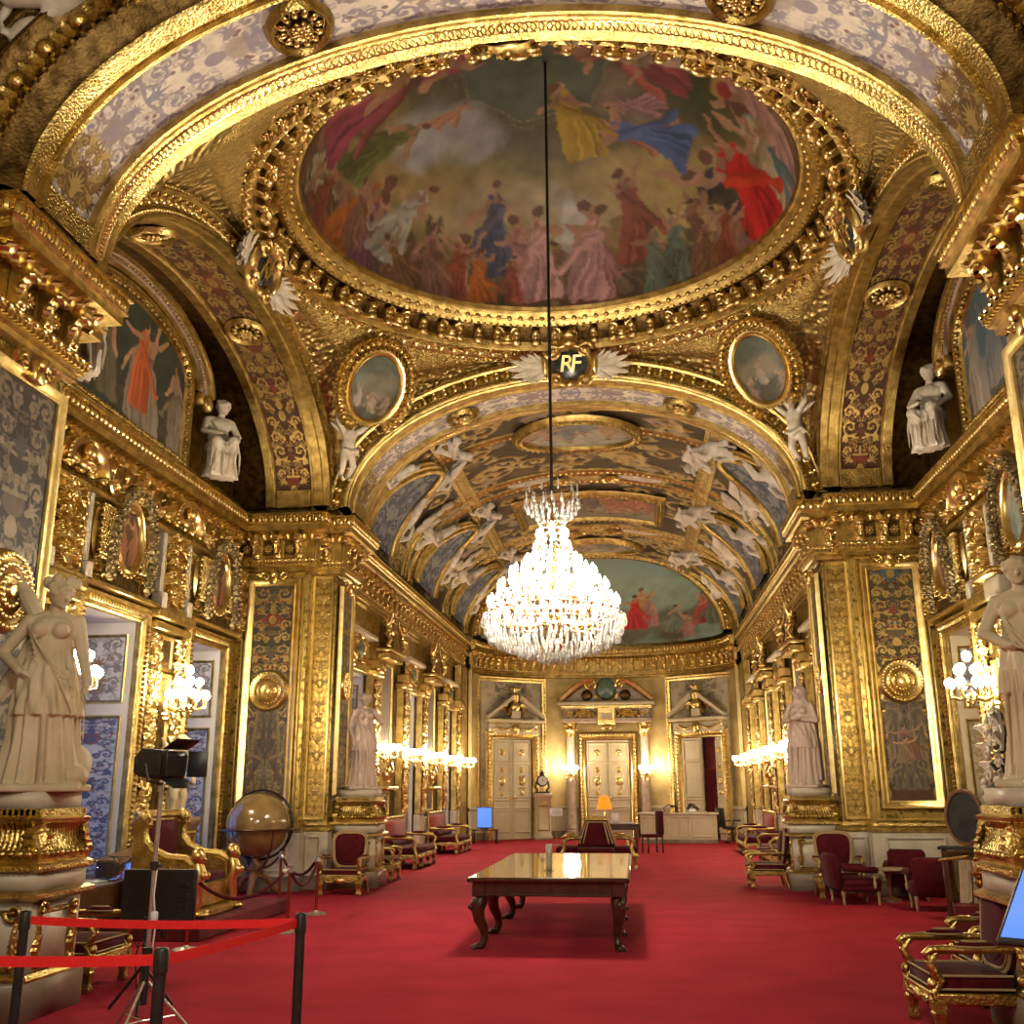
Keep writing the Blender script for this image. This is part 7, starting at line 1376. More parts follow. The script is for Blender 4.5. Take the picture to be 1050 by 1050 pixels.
# ---- red belt barrier in front
def belt_post(label, loc):
    t = thing('barrier_post', label, 'barrier post', loc, 0, 'black belt barrier posts'); mb = MB(); mb.add(lathe([(.17, 0), (.17, .02), (.15, .035), (.032, .05)], 28)); mb.build('base', black, t); mb = MB(); mb.add(lathe([(.030, .04), (.030, .86)], 18)); mb.build('post', black, t); mb = MB(); mb.add(lathe([(.036, .85), (.036, .95), (.030, .96), (.001, .965)], 18)); mb.build('belt_head', blackm, t); return t
bp = belt_post('black barrier post standing alone on the carpet, right end of the red belts', (-1.06, 6.53, 0)); dup(bp, (-2.86, 6.50, 0), 0, 'black barrier post in front of the near left pedestal'); dup(bp, (-1.285, 5.08, 0), 0, 'black barrier post close to the camera, in front of the spotlight stand')
def belt(label, a, b, sag=.02, tw=0.0):
    a = np.array(a, float); b = np.array(b, float); t = np.linspace(0, 1, 20); P = np.outer(1-t, a)+np.outer(t, b); P[:, 2] -= sag*4*t*(1-t); c = P.mean(0); d = nz(b-a); n = nz(np.cross(d, (0, 0, 1))); rows = []
    for k, p in enumerate(P):
        w = math.radians(tw)*math.sin(PI*t[k]); up = np.array([0, 0, 1.])*math.cos(w)+n*math.sin(w); q = np.cross(d, up); rows.append([p-c-up*.025-q*.0015, p-c+up*.025-q*.0015, p-c+up*.025+q*.0015, p-c-up*.025+q*.0015])
    mb = MB(); mb.add(loft(rows, True, True)); o = mb.build('barrier_belt', redbelt, None, org=None); o.location = c; tag(o, label, 'barrier belt', 'red barrier belts')
belt('bright red belt stretched behind, between the two far barrier posts', (-2.82, 6.50, .905), (-1.10, 6.53, .905), .02, 0); belt('bright red belt slanting from the lone post to the nearest post', (-1.075, 6.495, .905), (-1.27, 5.12, .905), .012); belt('bright red belt running off the left edge from the nearest post', (-1.325, 5.08, .905), (-2.55, 5.02, .905), .012)
# ---- spotlight on its stand, monitor on its tripod, glass display case
t = thing('spotlight', 'black film spotlight with open barn doors on a silver stand', 'spotlight', (-2.33, 7.15, 0), 0)
def zpole(z0, z1, r): return lathe([(r, z0), (r, z1)], 14)
mb = MB(); mb.add(zpole(.55, 1.74, .016)); mb.build('pole', silver, t); mb = MB(); mb.add(zpole(.30, .62, .024)); mb.add(lathe([(.034, .60), (.034, .66)], 12)); mb.build('lower_tube', black, t); mb = MB(); mb.add(lathe([(.028, 1.16), (.03, 1.22)], 12)); mb.add(box(.03, 0, 1.19, .05, .02, .02)); mb.build('clamp', black, t)
for k in range(3): a = k*2*PI/3+.5; mb = MB(); mb.add(tube([(0, 0, .46), (.42*math.cos(a), .42*math.sin(a), .012)], .012, 8)); mb.add(tube([(0, 0, .20), (.22*math.cos(a), .22*math.sin(a), .22)], .006, 6)); mb.build('leg', silver, t)
mb = MB(); mb.add(box(0, 0, 0, .28, .26, .20, .03), T(-.01, 0, 1.88)@Rz(-.35)@Ry(.1)); mb.add(box(-.16, 0, 0, .06, .2, .14, .02), T(-.01, 0, 1.88)@Rz(-.35)); mb.add(tube([(-.05, -.17, 1.88), (-.02, -.17, 1.76), (0, 0, 1.74), (-.02, .17, 1.76), (-.05, .17, 1.88)], .012, 6)); mb.build('lamp_housing', black, t, angle=40)
for y, z, ry, rz_ in ((0, .10, -.5, 0), (0, -.10, .5, 0), (.13, 0, 0, .5), (-.13, 0, 0, -.5)):
    mb = MB(); mb.add(box(.07, 0, 0, .14, .24 if y == 0 else .006, .006 if y == 0 else .18, .002), T(-.01, 0, 1.88)@Rz(-.35)@T(.12, y, z)@Ry(ry)@Rz(rz_)); mb.build('barn_door', black, t, smooth=False)
mb = MB(); mb.add(tube([(.02, .02, .60), (.05, -.02, .80), (.03, -.04, 1.0), (.02, 0, 1.2)], .006, 5)); mb.add(box(.035, -.02, .86, .05, .04, .07, .01)); mb.build('cable', paper, t)
t = thing('monitor', 'black monitor seen from behind on a black tripod, left of the spotlight pole', 'monitor', (-2.88, 8.45, 0), .0)
mb = MB(); mb.add(box(0, .0, .87, .63, .05, .40, .012)); mb.build('screen_housing', black, t, angle=40); mb = MB()
for k in range(9):
    for s in (0, 1): mb.add(box(.19+.05*s, -.027, .75+.026*k, .035, .006, .008))
mb.add(box(.23, -.03, .95, .05, .01, .012), Ry(.0)); mb.build('vents', blackm, t, smooth=False)
mb = MB(); mb.add(zpole(.20, .64, .018), T(-.08, -.02, 0)); mb.add(ell((-.08, -.05, .70), .03, 10, 8)); mb.add(box(-.0, -.03, .62, .2, .03, .03, .008)); mb.add(box(.08, -.03, .62, .05, .05, .16, .01)); mb.build('post', black, t)
for k in range(3): a = k*2*PI/3+.9; mb = MB(); mb.add(tube([(-.08, -.02, .34), (-.08+.28*math.cos(a), -.02+.28*math.sin(a), .012)], .013, 7)); mb.build('leg', black, t)
mb = MB(); mb.add(tube([(-.1, -.04, .68), (-.16, -.06, .55), (-.13, -.05, .48), (-.07, -.05, .50), (-.10, -.05, .56), (-.14, -.05, .4), (-.12, -.03, .2), (-.1, -.02, .05)], .006, 5)); mb.build('cable', black, t)
t = thing('display_case', 'low glass-topped display case with open papers, below the left windows', 'display case', (-5.62, 12.3, 0), PI/2)
mb = MB(); mb.add(box(0, 0, .30, 1.3, .62, .60, .01)); mb.build('cabinet', greyp if False else MAT['dark_mahogany'], t, angle=40); mb = MB(); mb.add(box(0, 0, .615, 1.26, .58, .02)); mb.add(box(.1, -.05, .632, .30, .22, .006)); mb.add(box(-.3, .02, .632, .26, .2, .006)); mb.build('papers', paper, t, smooth=False); mb = MB(); mb.add(box(0, 0, .76, 1.3, .62, .26)); mb.build('glass_cover', glass, t, smooth=False)
t = thing('display_case', 'glass display case with a sloping dark wooden lid, beside the gilt cabinet', 'display case', (-5.30, 14.98, 0) if False else (-5.72, 13.75, 0), PI/2)
mb = MB(); mb.add(prism([(-.55, 0), (.55, 0), (.55, .92), (-.55, .80)], -.26, .26, .01)); mb.build('cabinet', MAT['dark_mahogany'], t, angle=40); mb = MB(); mb.add(prism([(-.58, .80), (.58, .925), (.58, .95), (-.58, .825)], -.29, .29, .005)); mb.build('lid', wood, t, angle=40)
# ---- right side: low tub armchairs with a little table, chimneypiece group, easel, screen
def tub(label, loc, rz):
    t = thing('low_armchair', label, 'armchair', loc, rz, 'low crimson club armchairs'); mb = MB(); pad(mb, .58, .58, .13, .24, .04, -.03); mb.build('seat', velvet, t); mb = MB(); mb.add(box(0, .29, .50, .58, .13, .52, .05), T(0, 0, 0)@Rx(-.10)); mb.build('backrest', velvet, t); mb = MB(); mb.add(box(0, 0, .23, .60, .60, .08, .02)); mb.build('seat_rail', velvet, t)
    for s in (-1, 1):
        mb = MB(); mb.add(capsule((s*.31, .24, .52), (s*.31, -.22, .50), .045, .05, 10)); o = mb.build('armrest', velvet, t); mb = MB(); mb.add(lathe([(.018, .24), (.028, .32), (.014, .36), (.024, .42), (.016, .48)], 10), T(s*.31, -.20, 0)); mb.build('arm_post', woodl, o)
        for y in (-.26, .27): mb = MB(); mb.add(lathe([(.014, 0), (.022, .05), (.016, .09), (.03, .16), (.03, .20)], 10), T(s*.26, y, 0)); mb.build('leg', woodl, t)
    return t
tb = tub('low crimson armchair in side view, facing right, nearest the far right block', (4.28, 16.85, 0), PI/2+.15)
dup(tb, (5.24, 17.55, 0), -.25, 'low crimson armchair against the stone dado, facing the camera'); dup(tb, (5.22, 16.15, 0), PI-.1, 'low crimson armchair seen from behind, under the tall right panel')
t = thing('side_table', 'small round wooden table between the low crimson armchairs', 'table', (4.86, 17.15, 0)); mb = MB(); mb.add(lathe([(.30, .46), (.31, .475), (.30, .49)], 28)); mb.build('table_top', woodl, t); mb = MB(); mb.add(lathe([(.17, 0), (.16, .04), (.04, .08), (.03, .30), (.05, .40), (.12, .46)], 16)); mb.build('stem', wood, t)
t = thing('chimneypiece', 'carved white marble chimneypiece with scrolled jambs on the right wall', 'fireplace', (6.12, 14.0, 0), -PI/2)
mb = MB(); mb.add(box(0, -.20, 1.54, 1.7, .52, .10, .03)); mb.add(box(0, -.16, 1.42, 1.5, .40, .14, .02)); mb.build('shelf', stucco, t, angle=40); mb = MB(); mb.add(box(0, -.10, 1.22, 1.3, .25, .30, .02)); mb.add(xf(rosette(.16, 9, .04), T(0, -.26, 1.24))); mb.build('frieze', stucco, t, angle=40)
for s in (-1, 1):
    mb = MB(); P = [(s*.62, -.32, 1.36), (s*.66, -.42, 1.22), (s*.66, -.38, 1.02), (s*.62, -.30, .84), (s*.60, -.26, .62), (s*.60, -.28, .30)]; mb.add(tube(P, [.10, .12, .10, .08, .09, .10], 10)); mb.add(xf(volute(.20, .05, 1.5, 1), T(s*.64, -.30, 1.12)@Rz(PI/2)), None, 0); mb.add(xf(volute(.16, .05, 1.5, -1), T(s*.60, -.24, .72)@Rz(PI/2)), None, 0); mb.add(box(s*.6, -.18, .12, .30, .36, .24, .02)); mb.add(xf(leaf(.36, .4, .3), T(s*.64, -.42, 1.0)@Ry(PI/2))); mb.build('jamb', stucco, t, angle=50)
t = thing('mantel_clock', 'white and bronze sculpted clock group on the chimneypiece shelf', 'clock', (5.82, 14.35, 1.59), -PI/2)
mb = MB(); mb.add(box(0, 0, .05, .74, .34, .10, .02)); mb.add(lathe([(.20, .10), (.12, .18), (.10, .30), (.17, .40), (.10, .46)], 14)); mb.add(ell((0, 0, .74), (.20, .10, .22), 14, 10)); mb.add(ell((.02, 0, 1.0), (.10, .08, .10), 10, 8)); mb.build('bronze_core', MAT['dark_marble_black'], t)
mb = MB()
for k in range(7):
    sx = -1 if k % 2 else 1; mb.add(xf(volute(.12-.008*k, .026, 1.4, sx), T(sx*(.24-.02*k), -.12, .16+.13*k)@Sc(sx, 1, 1))); mb.add(xf(leaf(.26, .35, .4), T(sx*.14, -.10, .18+.12*k)@(Ry(-.5) if sx > 0 else Ry(PI+.5))))
for k in range(14): mb.add(ell((.30*math.cos(k*.9), -.10+.08*math.sin(k*1.7), .14+.05*math.sin(k*2.3)), (.055, .05, .05), 7, 5))
mb.add(tube([(-.22, -.06, .56), (-.32, -.06, .74), (-.26, -.06, .98), (-.12, -.06, 1.06), (-.04, -.06, .92)], .028, 7)); mb.add(tube([(.20, -.06, .56), (.30, -.06, .80), (.24, -.06, 1.02), (.14, -.04, 1.10)], .028, 7)); mb.add(ell((.12, -.06, .86), (.07, .06, .16), 9, 7)); mb.add(ell((.13, -.08, 1.07), (.05, .05, .065), 9, 7)); mb.add(ell((-.12, -.10, .72), (.09, .03, .10), 12, 7)); mb.build('scrollwork', stucco, t)
t = thing('round_shield', 'large dark round shield leaning beside the white chimneypiece', 'shield', (5.44, 14.95, .92), -.55); mb = MB(); mb.add(prism(oval(.26, .37, 40, 0, .38), -.03, .03), Rx(.0)); mb.build('disc', MAT['dark_marble_black'], t, angle=30); mb = MB(); mb.add(polyring(oval(.22, .33, 40, 0, .38), [(-.01, .0), (.0, .02), (.03, .02), (.04, 0)], -.03)); mb.build('rim', wood, t)
t = thing('stand', 'dark narrow console under the round shield', 'console', (5.42, 14.98, 0), -.4); mb = MB(); mb.add(box(0, 0, .90, .7, .3, .04, .01)); mb.build('console_top', blackm, t, angle=40); 
for s in (-1, 1): mb = MB(); mb.add(box(s*.28, 0, .44, .06, .22, .88, .01)); mb.build('leg', mahog, t, angle=40)
t = thing('framed_picture', 'dark wooden picture frame standing upright near the low armchairs', 'picture', (5.17, 14.25, 0), .05)
mb = MB(); mb.add(polyring(rect(-.16, .16, .36, .84), [(0, 0), (0, .03), (.05, .035), (.07, .02), (.07, 0)], .02)); mb.build('frame', mahog, t, angle=40); mb = MB(); mb.add(box(0, .03, .60, .40, .02, .58)); mb.build('backing', wood, t, smooth=False); mb = MB(); mb.add(polyring(rect(-.11, .11, .42, .78), [(0, 0), (0, .01), (.012, .01), (.014, 0)], .02)); mb.build('slip', woodl, t, smooth=False)
for s in (-1, 1): mb = MB(); mb.add(box(s*.18, .05, .22, .03, .04, .44)); mb.build('foot', mahog, t, smooth=False)
t = thing('lectern', 'sloping gilt-edged reading stand in front of the dark picture frame', 'lectern', (4.98, 13.6, 0), -.5)
mb = MB(); mb.add(box(0, 0, .60, .05, .05, .5, .01), Rx(-.30)); mb.add(box(0, -.05, .62, .30, .03, .52, .01), Rx(-.35)@T(0, .12, 0)); mb.build('sloping_board', woodl, t, angle=40); mb = MB(); mb.add(box(0, .02, .86, .34, .14, .03, .01), Ry(-.15)); mb.build('top_ledge', gold, t, angle=40); mb = MB(); mb.add(box(.0, .1, .16, .34, .34, .32, .01)); mb.build('base', MAT['dark_red_cloth'], t, angle=40)
t = thing('candlestick', 'tall polished brass baluster stand beside the sloping board', 'candlestick', (5.16, 13.7, 0)); mb = MB(); mb.add(lathe([(.13, 0), (.12, .04), (.05, .08), (.03, .16), (.03, .34), (.05, .38), (.11, .42), (.05, .46), (.03, .50), (.07, .56), (.035, .60), (.10, .68), (.04, .72), (.03, .78), (.06, .84), (.02, .90)], 20)); mb.build('shaft', brass, t)
t = thing('info_screen', 'tilted blue touch screen with a black frame at the right edge', 'screen', (2.858, 4.569, 0), -.63)
M = T(0, 0, 1.217)@Rx(-1.03); mb = MB(); mb.add(box(0, 0, 0, .70, .035, .50, .012), M); mb.build('screen_frame', black, t, angle=40); mb = MB(); mb.add(box(0, -.0185, 0, .66, .002, .455), M); mb.build('display', screen_m, t, smooth=False); mb = MB(); mb.add(box(.05, .02, .58, .10, .10, 1.14, .01)); mb.build('post', black, t, angle=40); mb = MB(); mb.add(box(.05, .06, .015, .44, .40, .03, .008)); mb.build('base', black, t, angle=40)
# ---- far end: reception desk, office chair, television, sign, clock cabinet, writing table with lamp
t = thing('reception_desk', 'long beige panelled reception desk before the half open right door', 'desk', (2.36, 34.55, 0), -.06)
mb = MB(); mb.add(box(0, 0, .46, 2.42, .70, .84, .01)); mb.build('body', cream, t, angle=40); mb = MB(); mb.add(box(0, 0, .06, 2.46, .74, .12, .01)); mb.build('plinth', marblebr, t, angle=40); mb = MB(); mb.add(box(0, 0, .905, 2.56, .82, .05, .01)); mb.build('desk_top', stone, t, angle=40)
mb = MB()
for x0, x1 in ((-1.1, -.78), (-.72, -.40), (-.32, .0), (.06, .32), (.46, 1.12)): mb.add(polyring(rect(x0, x1, .22, .78), [(-.02, 0), (0, .015), (.02, .015), (.03, 0)], -.35))
mb.build('panels', cream, t, angle=40)
t = thing('desk_lamp', 'small dark desk lamp on the reception desk', 'lamp', (1.95, 34.45, .93)); mb = MB(); mb.add(lathe([(.14, 0), (.13, .02), (.02, .03)], 14)); mb.add(tube([(0, 0, .02), (-.06, 0, .14), (.10, 0, .24), (.22, 0, .22)], .02, 6)); mb.add(ell((.24, 0, .20), (.09, .07, .05), 10, 6)); mb.build('lamp_arm', mahog, t)
t = thing('telephone', 'black and white desk telephone on the right half of the reception desk', 'telephone', (2.80, 34.40, .93)); mb = MB(); mb.add(box(0, 0, .05, .22, .2, .10, .02), Rx(-.2)); mb.build('body', paper, t, angle=40); mb = MB(); mb.add(tube([(-.14, 0, .10), (-.06, -.02, .24), (.06, -.02, .22), (.2, 0, .08)], [.05, .07, .06, .04], 8)); mb.build('handset', black, t)
t = thing('office_chair', 'black office swivel chair at the right end of the reception desk', 'chair', (4.02, 34.25, 0), .9); mb = MB(); mb.add(box(0, 0, .47, .48, .46, .08, .03)); mb.build('seat', black, t); mb = MB(); mb.add(box(0, .24, .82, .44, .07, .60, .03), Rx(-.12)@T(0, .08, 0)); mb.build('backrest', black, t); mb = MB(); mb.add(zpole(.08, .44, .03)); 
for k in range(5): a = k*2*PI/5; mb.add(tube([(0, 0, .10), (.28*math.cos(a), .28*math.sin(a), .05)], .02, 6)); mb.add(ell((.28*math.cos(a), .28*math.sin(a), .03), .03, 8, 6))
mb.build('base', blackm, t)
for s in (-1, 1): mb = MB(); mb.add(tube([(s*.25, .15, .48), (s*.27, .12, .68), (s*.27, -.15, .69)], .022, 6)); mb.build('armrest', black, t)
t = thing('low_table', 'small dark table under the blue television in the far left corner', 'table', (-3.84, 33.9, 0)); mb = MB(); mb.add(box(0, 0, .42, .82, .46, .04, .01)); mb.build('table_top', mahog, t, angle=40)
for s in (-1, 1):
    for y in (-.18, .18): mb = MB(); mb.add(box(s*.37, y, .20, .04, .04, .40)); mb.build('leg', mahog, t, smooth=False)
t = thing('television', 'upright television with a glowing blue screen in the far left corner', 'television', (-3.86, 33.88, .44)); mb = MB(); mb.add(box(0, 0, .36, .50, .05, .66, .01)); mb.build('housing', black, t, angle=40); mb = MB(); mb.add(box(0, -.027, .36, .46, .004, .60)); mb.build('screen', screen_m, t, smooth=False); mb = MB(); mb.add(box(0, 0, .015, .24, .16, .03, .005)); mb.build('foot', black, t, smooth=False)
t = thing('sign_stand', 'small white notice on a thin floor stand before the clock cabinet', 'sign', (-1.47, 33.0, 0)); mb = MB(); mb.add(lathe([(.14, 0), (.13, .015), (.012, .03), (.012, .88)], 16)); mb.build('stand', woodl, t); mb = MB(); mb.add(box(0, 0, .98, .40, .02, .24, .004)); mb.build('notice', paper, t, smooth=False); mb = MB()
for k in range(3): mb.add(box(0, -.0115, 1.04-.05*k, .26-.05*(k % 2), .002, .014))
mb.build('text_lines', greyink, t, smooth=False)
t = thing('clock_cabinet', 'narrow gilt-edged cabinet carrying the little clock, left of the central door', 'cabinet', (-2.22, 36.65, 0), .30); mb = MB(); rect_stack(mb, .26, .20, [(.04, 0), (.04, .12), (0, .16), (0, 1.36), (.04, 1.42), (.06, 1.50), (.02, 1.54)]); mb.build('body', cream, t, smooth=False); mb = MB(); mb.add(polyring(rect(-.2, .2, .30, 1.1), [(-.02, 0), (0, .015), (.02, 0)], -.20)); mb.add(box(0, -.205, 1.24, .22, .02, .08)); mb.build('trim', gold, t, angle=40)
t = thing('clock', 'small dark clock with a round white face on the narrow cabinet', 'clock', (-2.22, 36.62, 1.54), .3)
mb = MB(); mb.add(prism(oval(.20, .20, 28, 0, .42), -.06, .06, .02)); mb.add(tube([(-.2, 0, .4), (-.24, 0, .2), (-.16, 0, .1), (-.22, 0, 0)], .04, 6)); mb.add(tube([(.2, 0, .4), (.24, 0, .2), (.16, 0, .1), (.22, 0, 0)], .04, 6)); mb.add(ell((0, 0, .66), (.08, .06, .09), 8, 6)); mb.add(box(0, 0, .03, .5, .16, .06, .01)); mb.build('case', blackm, t); mb = MB(); mb.add(disc(oval(.155, .155, 28, 0, .42), -.064)); mb.build('dial', paper, t); mb = MB(); mb.add(box(0, -.068, .47, .014, .004, .11)); mb.add(box(.04, -.068, .42, .09, .004, .014)); mb.build('hands', black, t, smooth=False)
t = thing('writing_table', 'small writing table with papers behind the conversation settee', 'table', (.55, 29.2, 0)); mb = MB(); mb.add(box(0, 0, .74, 1.1, .66, .05, .01)); mb.add(box(0, 0, .66, 1.0, .58, .12, .01)); mb.build('table_top', mahog, t, angle=40)
for s in (-1, 1):
    for y in (-.26, .26): mb = MB(); mb.add(lathe([(.025, 0), (.04, .3), (.03, .6)], 8), T(s*.46, y, 0)); mb.build('leg', mahog, t)
t = thing('table_lamp', 'glowing orange shaded lamp on the writing table, before the central door', 'lamp', (.15, 29.1, .765)); mb = MB(); mb.add(lathe([(.10, 0), (.09, .02), (.03, .05), (.05, .16), (.03, .24), (.015, .40), (.012, .44)], 18)); mb.build('base', brass, t); mb = MB(); mb.add(lathe([(.21, .38), (.19, .46), (.13, .72)], 24, False)); mb.build('lamp_shade', shade_m, t)
t = thing('papers', 'stack of white papers on the writing table', 'papers', (.75, 29.0, .765)); mb = MB(); mb.add(box(0, 0, .02, .34, .26, .04)); mb.build('sheets', paper, t, smooth=False)
t = thing('leaflet_holder', 'upright white leaflet holder beside the orange lamp', 'leaflet holder', (.44, 28.98, .765)); mb = MB(); mb.add(box(0, 0, .14, .2, .02, .28), Rx(-.12)); mb.build('leaflets', paper, t, smooth=False)
t = thing('desk_chair', 'dark red chair behind the writing table, right of the orange lamp', 'chair', (1.42, 29.3, 0), -1.2); mb = MB(); mb.add(box(0, 0, .44, .5, .48, .08, .02)); mb.build('seat', velvet, t); mb = MB(); mb.add(box(0, .24, .78, .48, .07, .62, .03)); mb.build('backrest', velvet, t)
for s in (-1, 1):
    for y in (-.2, .22): mb = MB(); mb.add(box(s*.21, y, .2, .04, .04, .4)); mb.build('leg', mahog, t, smooth=False)
# ------------------------------------------------------------------ chandelier
CHX, CHY = 0.0, 13.65
t = thing('chandelier', 'huge lit crystal chandelier hanging on a long black cable under the painted dome', 'chandelier', (CHX, CHY, 3.35), 0)
drop = join(*[ell((0, 0, -.05), (.020, .020, .05), 5, 4), ell((0, 0, .012), .013, 4, 3)])
mb = MB(); P = [(0, 0, 2.35), (0, 0, 9.50)]; mb.add(lathe([(.035, 2.35), (.022, 2.5), (.022, 9.48), (.05, 9.50), (.001, 9.51)], 10)); mb.build('cable', black, t)
mb = MB(); mb.add(lathe([(.001, .10), (.10, .14), (.16, .22), (.05, .30), (.05, .62), (.12, .70), (.04, .8), (.04, 1.2), (.10, 1.3), (.03, 1.4), (.03, 1.8), (.08, 1.9), (.02, 2.0), (.02, 2.4)], 16)); tiers = [(.88, .66, 28, .26), (.74, .88, 24, .24), (.58, 1.08, 20, .22), (.38, 1.24, 12, .2), (.20, 1.62, 8, .12)]
for R, z, n, dz in tiers:
    mb.add(tube([(R*.55*math.cos(a), R*.55*math.sin(a), z-.10) for a in np.linspace(0, 2*PI, 33)], .012, 5, False))
    for k in range(n):
        a = k*2*PI/n; c, s = math.cos(a), math.sin(a); mb.add(tube([(R*f*c, R*f*s, z+h) for f, h in ((.08, -.06), (.35, -.20), (.68, -.20), (.92, -.12), (1.0, 0))], .009, 4)); mb.add(lathe([(.012, z-.02), (.035, z+.01), (.012, z+.015)], 6, False), T(R*c, R*s, 0))
mb.build('frame', brass, t)
_m = MB(); _m.add(lathe([(.010, .012), (.010, .095)], 6)); candle_me = _m.mesh('candle', paper); _m = MB(); _m.add(lathe([(.001, .09), (.022, .105), (.031, .14), (.020, .185), (.001, .22)], 8)); bulb_me = _m.mesh('bulb', bulb)
for R, z, n, dz in tiers:
    for k in range(n): a = k*2*PI/n; c_ = put('candle', candle_me, None, t, (R*math.cos(a), R*math.sin(a), z)); put('bulb', bulb_me, None, c_)
km = MB(); rg = np.random.default_rng(4); spots = []
for R, z, n in ((.97, .60, 70), (.93, .48, 66), (.88, .38, 60), (.76, .30, 54), (.62, .25, 46), (.48, .20, 36), (.33, .16, 26), (.20, .10, 16), (.80, .74, 40), (.62, .92, 34), (.44, 1.10, 26), (.30, 1.45, 16), (.26, 1.62, 12), (.34, 2.18, 22), (.28, 2.12, 18), (.20, 2.07, 14), (.38, 2.26, 16)):
    for k in range(n): a = (k+rg.random()*.5)*2*PI/n; spots.append((R*math.cos(a), R*math.sin(a), z-.03*rg.random(), 1.0+.35*rg.random()))
spots.sort(key=lambda p: p[1]); _m = MB(); _m.add(drop); drop_me = _m.mesh('crystal_drop', crystal, smooth=False)
for x, y, z, q in spots[:100]: put('crystal_drop', drop_me, None, t, (x, y, z), (0, 0, 0), (q, q, q))
for x, y, z, q in spots[100:]: km.add(drop, T(x, y, z)@Sc(q))
for k in range(24):     # strands rising to the crown, spires
    a = k*2*PI/24
    for f in np.linspace(0, 1, 15): km.add(ell(((.34-.16*f+.5*(1-f)**2)*math.cos(a), (.34-.16*f+.5*(1-f)**2)*math.sin(a), .70+1.2*f), .017, 5, 4))
for k in range(10):
    a = k*PI/5; km.add(lathe([(.001, 2.30), (.018, 2.34), (.008, 2.40), (.014, 2.44), (.001, 2.52)], 6), T(.36*math.cos(a), .36*math.sin(a), 0)); km.add(lathe([(.001, 1.0), (.02, 1.05), (.01, 1.16), (.018, 1.22), (.001, 1.34)], 6), T(.50*math.cos(a), .50*math.sin(a), 0))
km.build('crystals', crystal, t, smooth=False)['kind'] = 'stuff'
km = MB(); km.add(lathe([(.001, -.04), (.06, -.02), (.085, .05), (.05, .11), (.03, .16)], 12)); km.build('pendant_ball', crystal, t, smooth=False)
# the light of all its bulbs
for z, r, p in ((4.25, .35, 1.0), (4.75, .2, .5)): lamp('chandelier_light', (CHX, CHY, z), 1050*p, r)
# ------------------------------------------------------------------ wall lights
_m = MB(); _m.add(ell((0, 0, 0), (.066, .066, .072), 10, 8)); globe_me = _m.mesh('glass_globe', bulbw)
def sconce(label, loc, rz, n, R, big, group):
    t = thing('wall_light', label, 'wall light', loc, rz, group); mb = MB(); mb.add(ell((0, 0, -.10), (.09, .05, .16), 10, 8)); mb.add(xf(leaf(.3, .35, .3), T(0, -.03, -.10)@Ry(PI/2))); mb.add(tube([(0, 0, -.08), (0, -.16, -.16), (0, -R*.9, -.10), (0, -R, .0)], [.03, .035, .03, .03], 8)); globes = []; pos = []
    for k in range(n):
        a = k*2*PI/n; pos.append((R*.95*math.cos(a), -R+R*.80*math.sin(a), .06))
    if big: pos += [(R*.52*math.cos(k*PI/2+.6), -R+R*.45*math.sin(k*PI/2+.6), .26) for k in range(4)]+[(0, -R, .44)]
    for p in pos:
        q = np.array(p); mb.add(tube([(0, -R, -.06 if q[2] < .2 else q[2]-.2), (q[0]*.55, -R+(q[1]+R)*.55, q[2]-.20), (q[0], q[1], q[2]-.16), (q[0], q[1], q[2]-.05)], [.018, .016, .015, .022], 6)); mb.add(lathe([(.012, -.06), (.04, -.045), (.028, -.03)], 8), T(*q)); globes.append(q+np.array([0, 0, .025]))
    for s in (-1, 1): mb.add(xf(volute(.10, .022, 1.3, s), T(s*.12, -R, -.16)@Sc(s, 1, 1)))
    mb.build('bracket', goldb, t); 
    for q in globes: put('glass_globe', globe_me, None, t, q)
    return t
def sc_lamp(p, e, r=.16): lamp('wall_light_glow', p, e, r, (1.0, .80, .52))
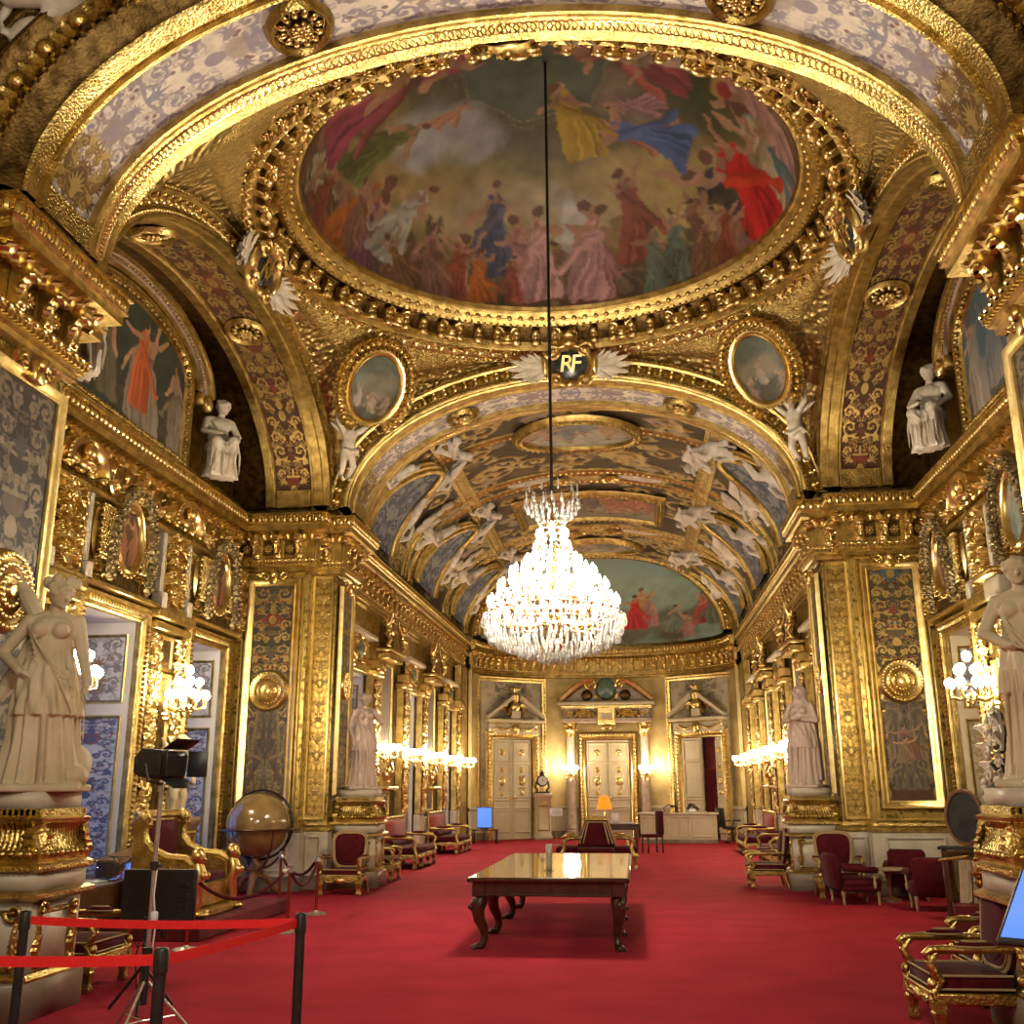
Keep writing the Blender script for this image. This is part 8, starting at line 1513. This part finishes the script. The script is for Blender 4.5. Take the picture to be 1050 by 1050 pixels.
for s, ys in ((-1, ((11.75, 'nearer'), (15.05, 'farther'))), (1, ((15.05, 'only'),))):
    for y, w in ys:
        lb = 'large gilt wall light with white globes on the right, beside the dark column' if s > 0 else 'large gilt wall light with white globes, left, %s' % ('behind the winged statue' if w == 'nearer' else 'above the winged child statue')
        sconce(lb, (s*6.08, y, 3.02), PI/2 if s < 0 else -PI/2, 8, .34, True, 'large wall lights of the bay'); sc_lamp((s*5.62, y, 3.25), 75)
onm = ('first', 'second', 'third', 'fourth', 'fifth')
for s, nm in ((-1, 'left'), (1, 'right')):
    for k, y in enumerate((22.5, 25.4, 27.95, 30.9, 33.4)):
        sconce('gilt wall light with white globes, %s along the %s gallery wall' % (onm[k], nm), (s*4.62, y, 2.50), PI/2 if s < 0 else -PI/2, 8, .27, False, 'wall lights of the gallery'); sc_lamp((s*4.22, y, 2.66), 95, .14)
for x, nm in ((-1.28, 'left'), (1.42, 'right')): sconce('gilt wall light with white globes on the marble column %s of the central door' % nm, (x+.02, 37.46, 2.32), 0, 8, .24, False, 'wall lights by the central door'); sc_lamp((x, 37.1, 2.5), 60, .14)
# dark marble column by the right wall light
mb = MB(); mb.add(lathe([(.26, 0), (.26, .9), (.24, 1.0)], 24), T(5.88, 13.35, 0), 1); mb.add(lathe([(.20, 1.0), (.22, 1.06), (.18, 1.12), (.175, 2.2), (.155, 3.55)], 24), T(5.88, 13.35, 0), 0); mb.add(lathe([(.16, 3.55), (.19, 3.58), (.17, 3.7), (.22, 3.9), (.26, 3.94), (.26, 4.02)], 16), T(5.88, 13.35, 0), 1)
for k in range(8): mb.add(xf(leaf(.28, .45, .5, 7), T(5.88+.16*math.cos(k*PI/4), 13.35+.16*math.sin(k*PI/4), 3.6)@Rz(k*PI/4+PI/2)@Ry(-PI/2)), None, 1)
mb.add(box(5.88, 13.35, 4.15, .55, .55, .26, .03), None, 2); mb.add(box(5.86, 13.35, 4.32, .72, .72, .08, .02), None, 1)
o = mb.build('column', [darkmarble, gold, cream], org=(5.88, 13.35, 0)); tag(o, 'dark veined marble column with a gilt capital beside the right wall light', 'column')
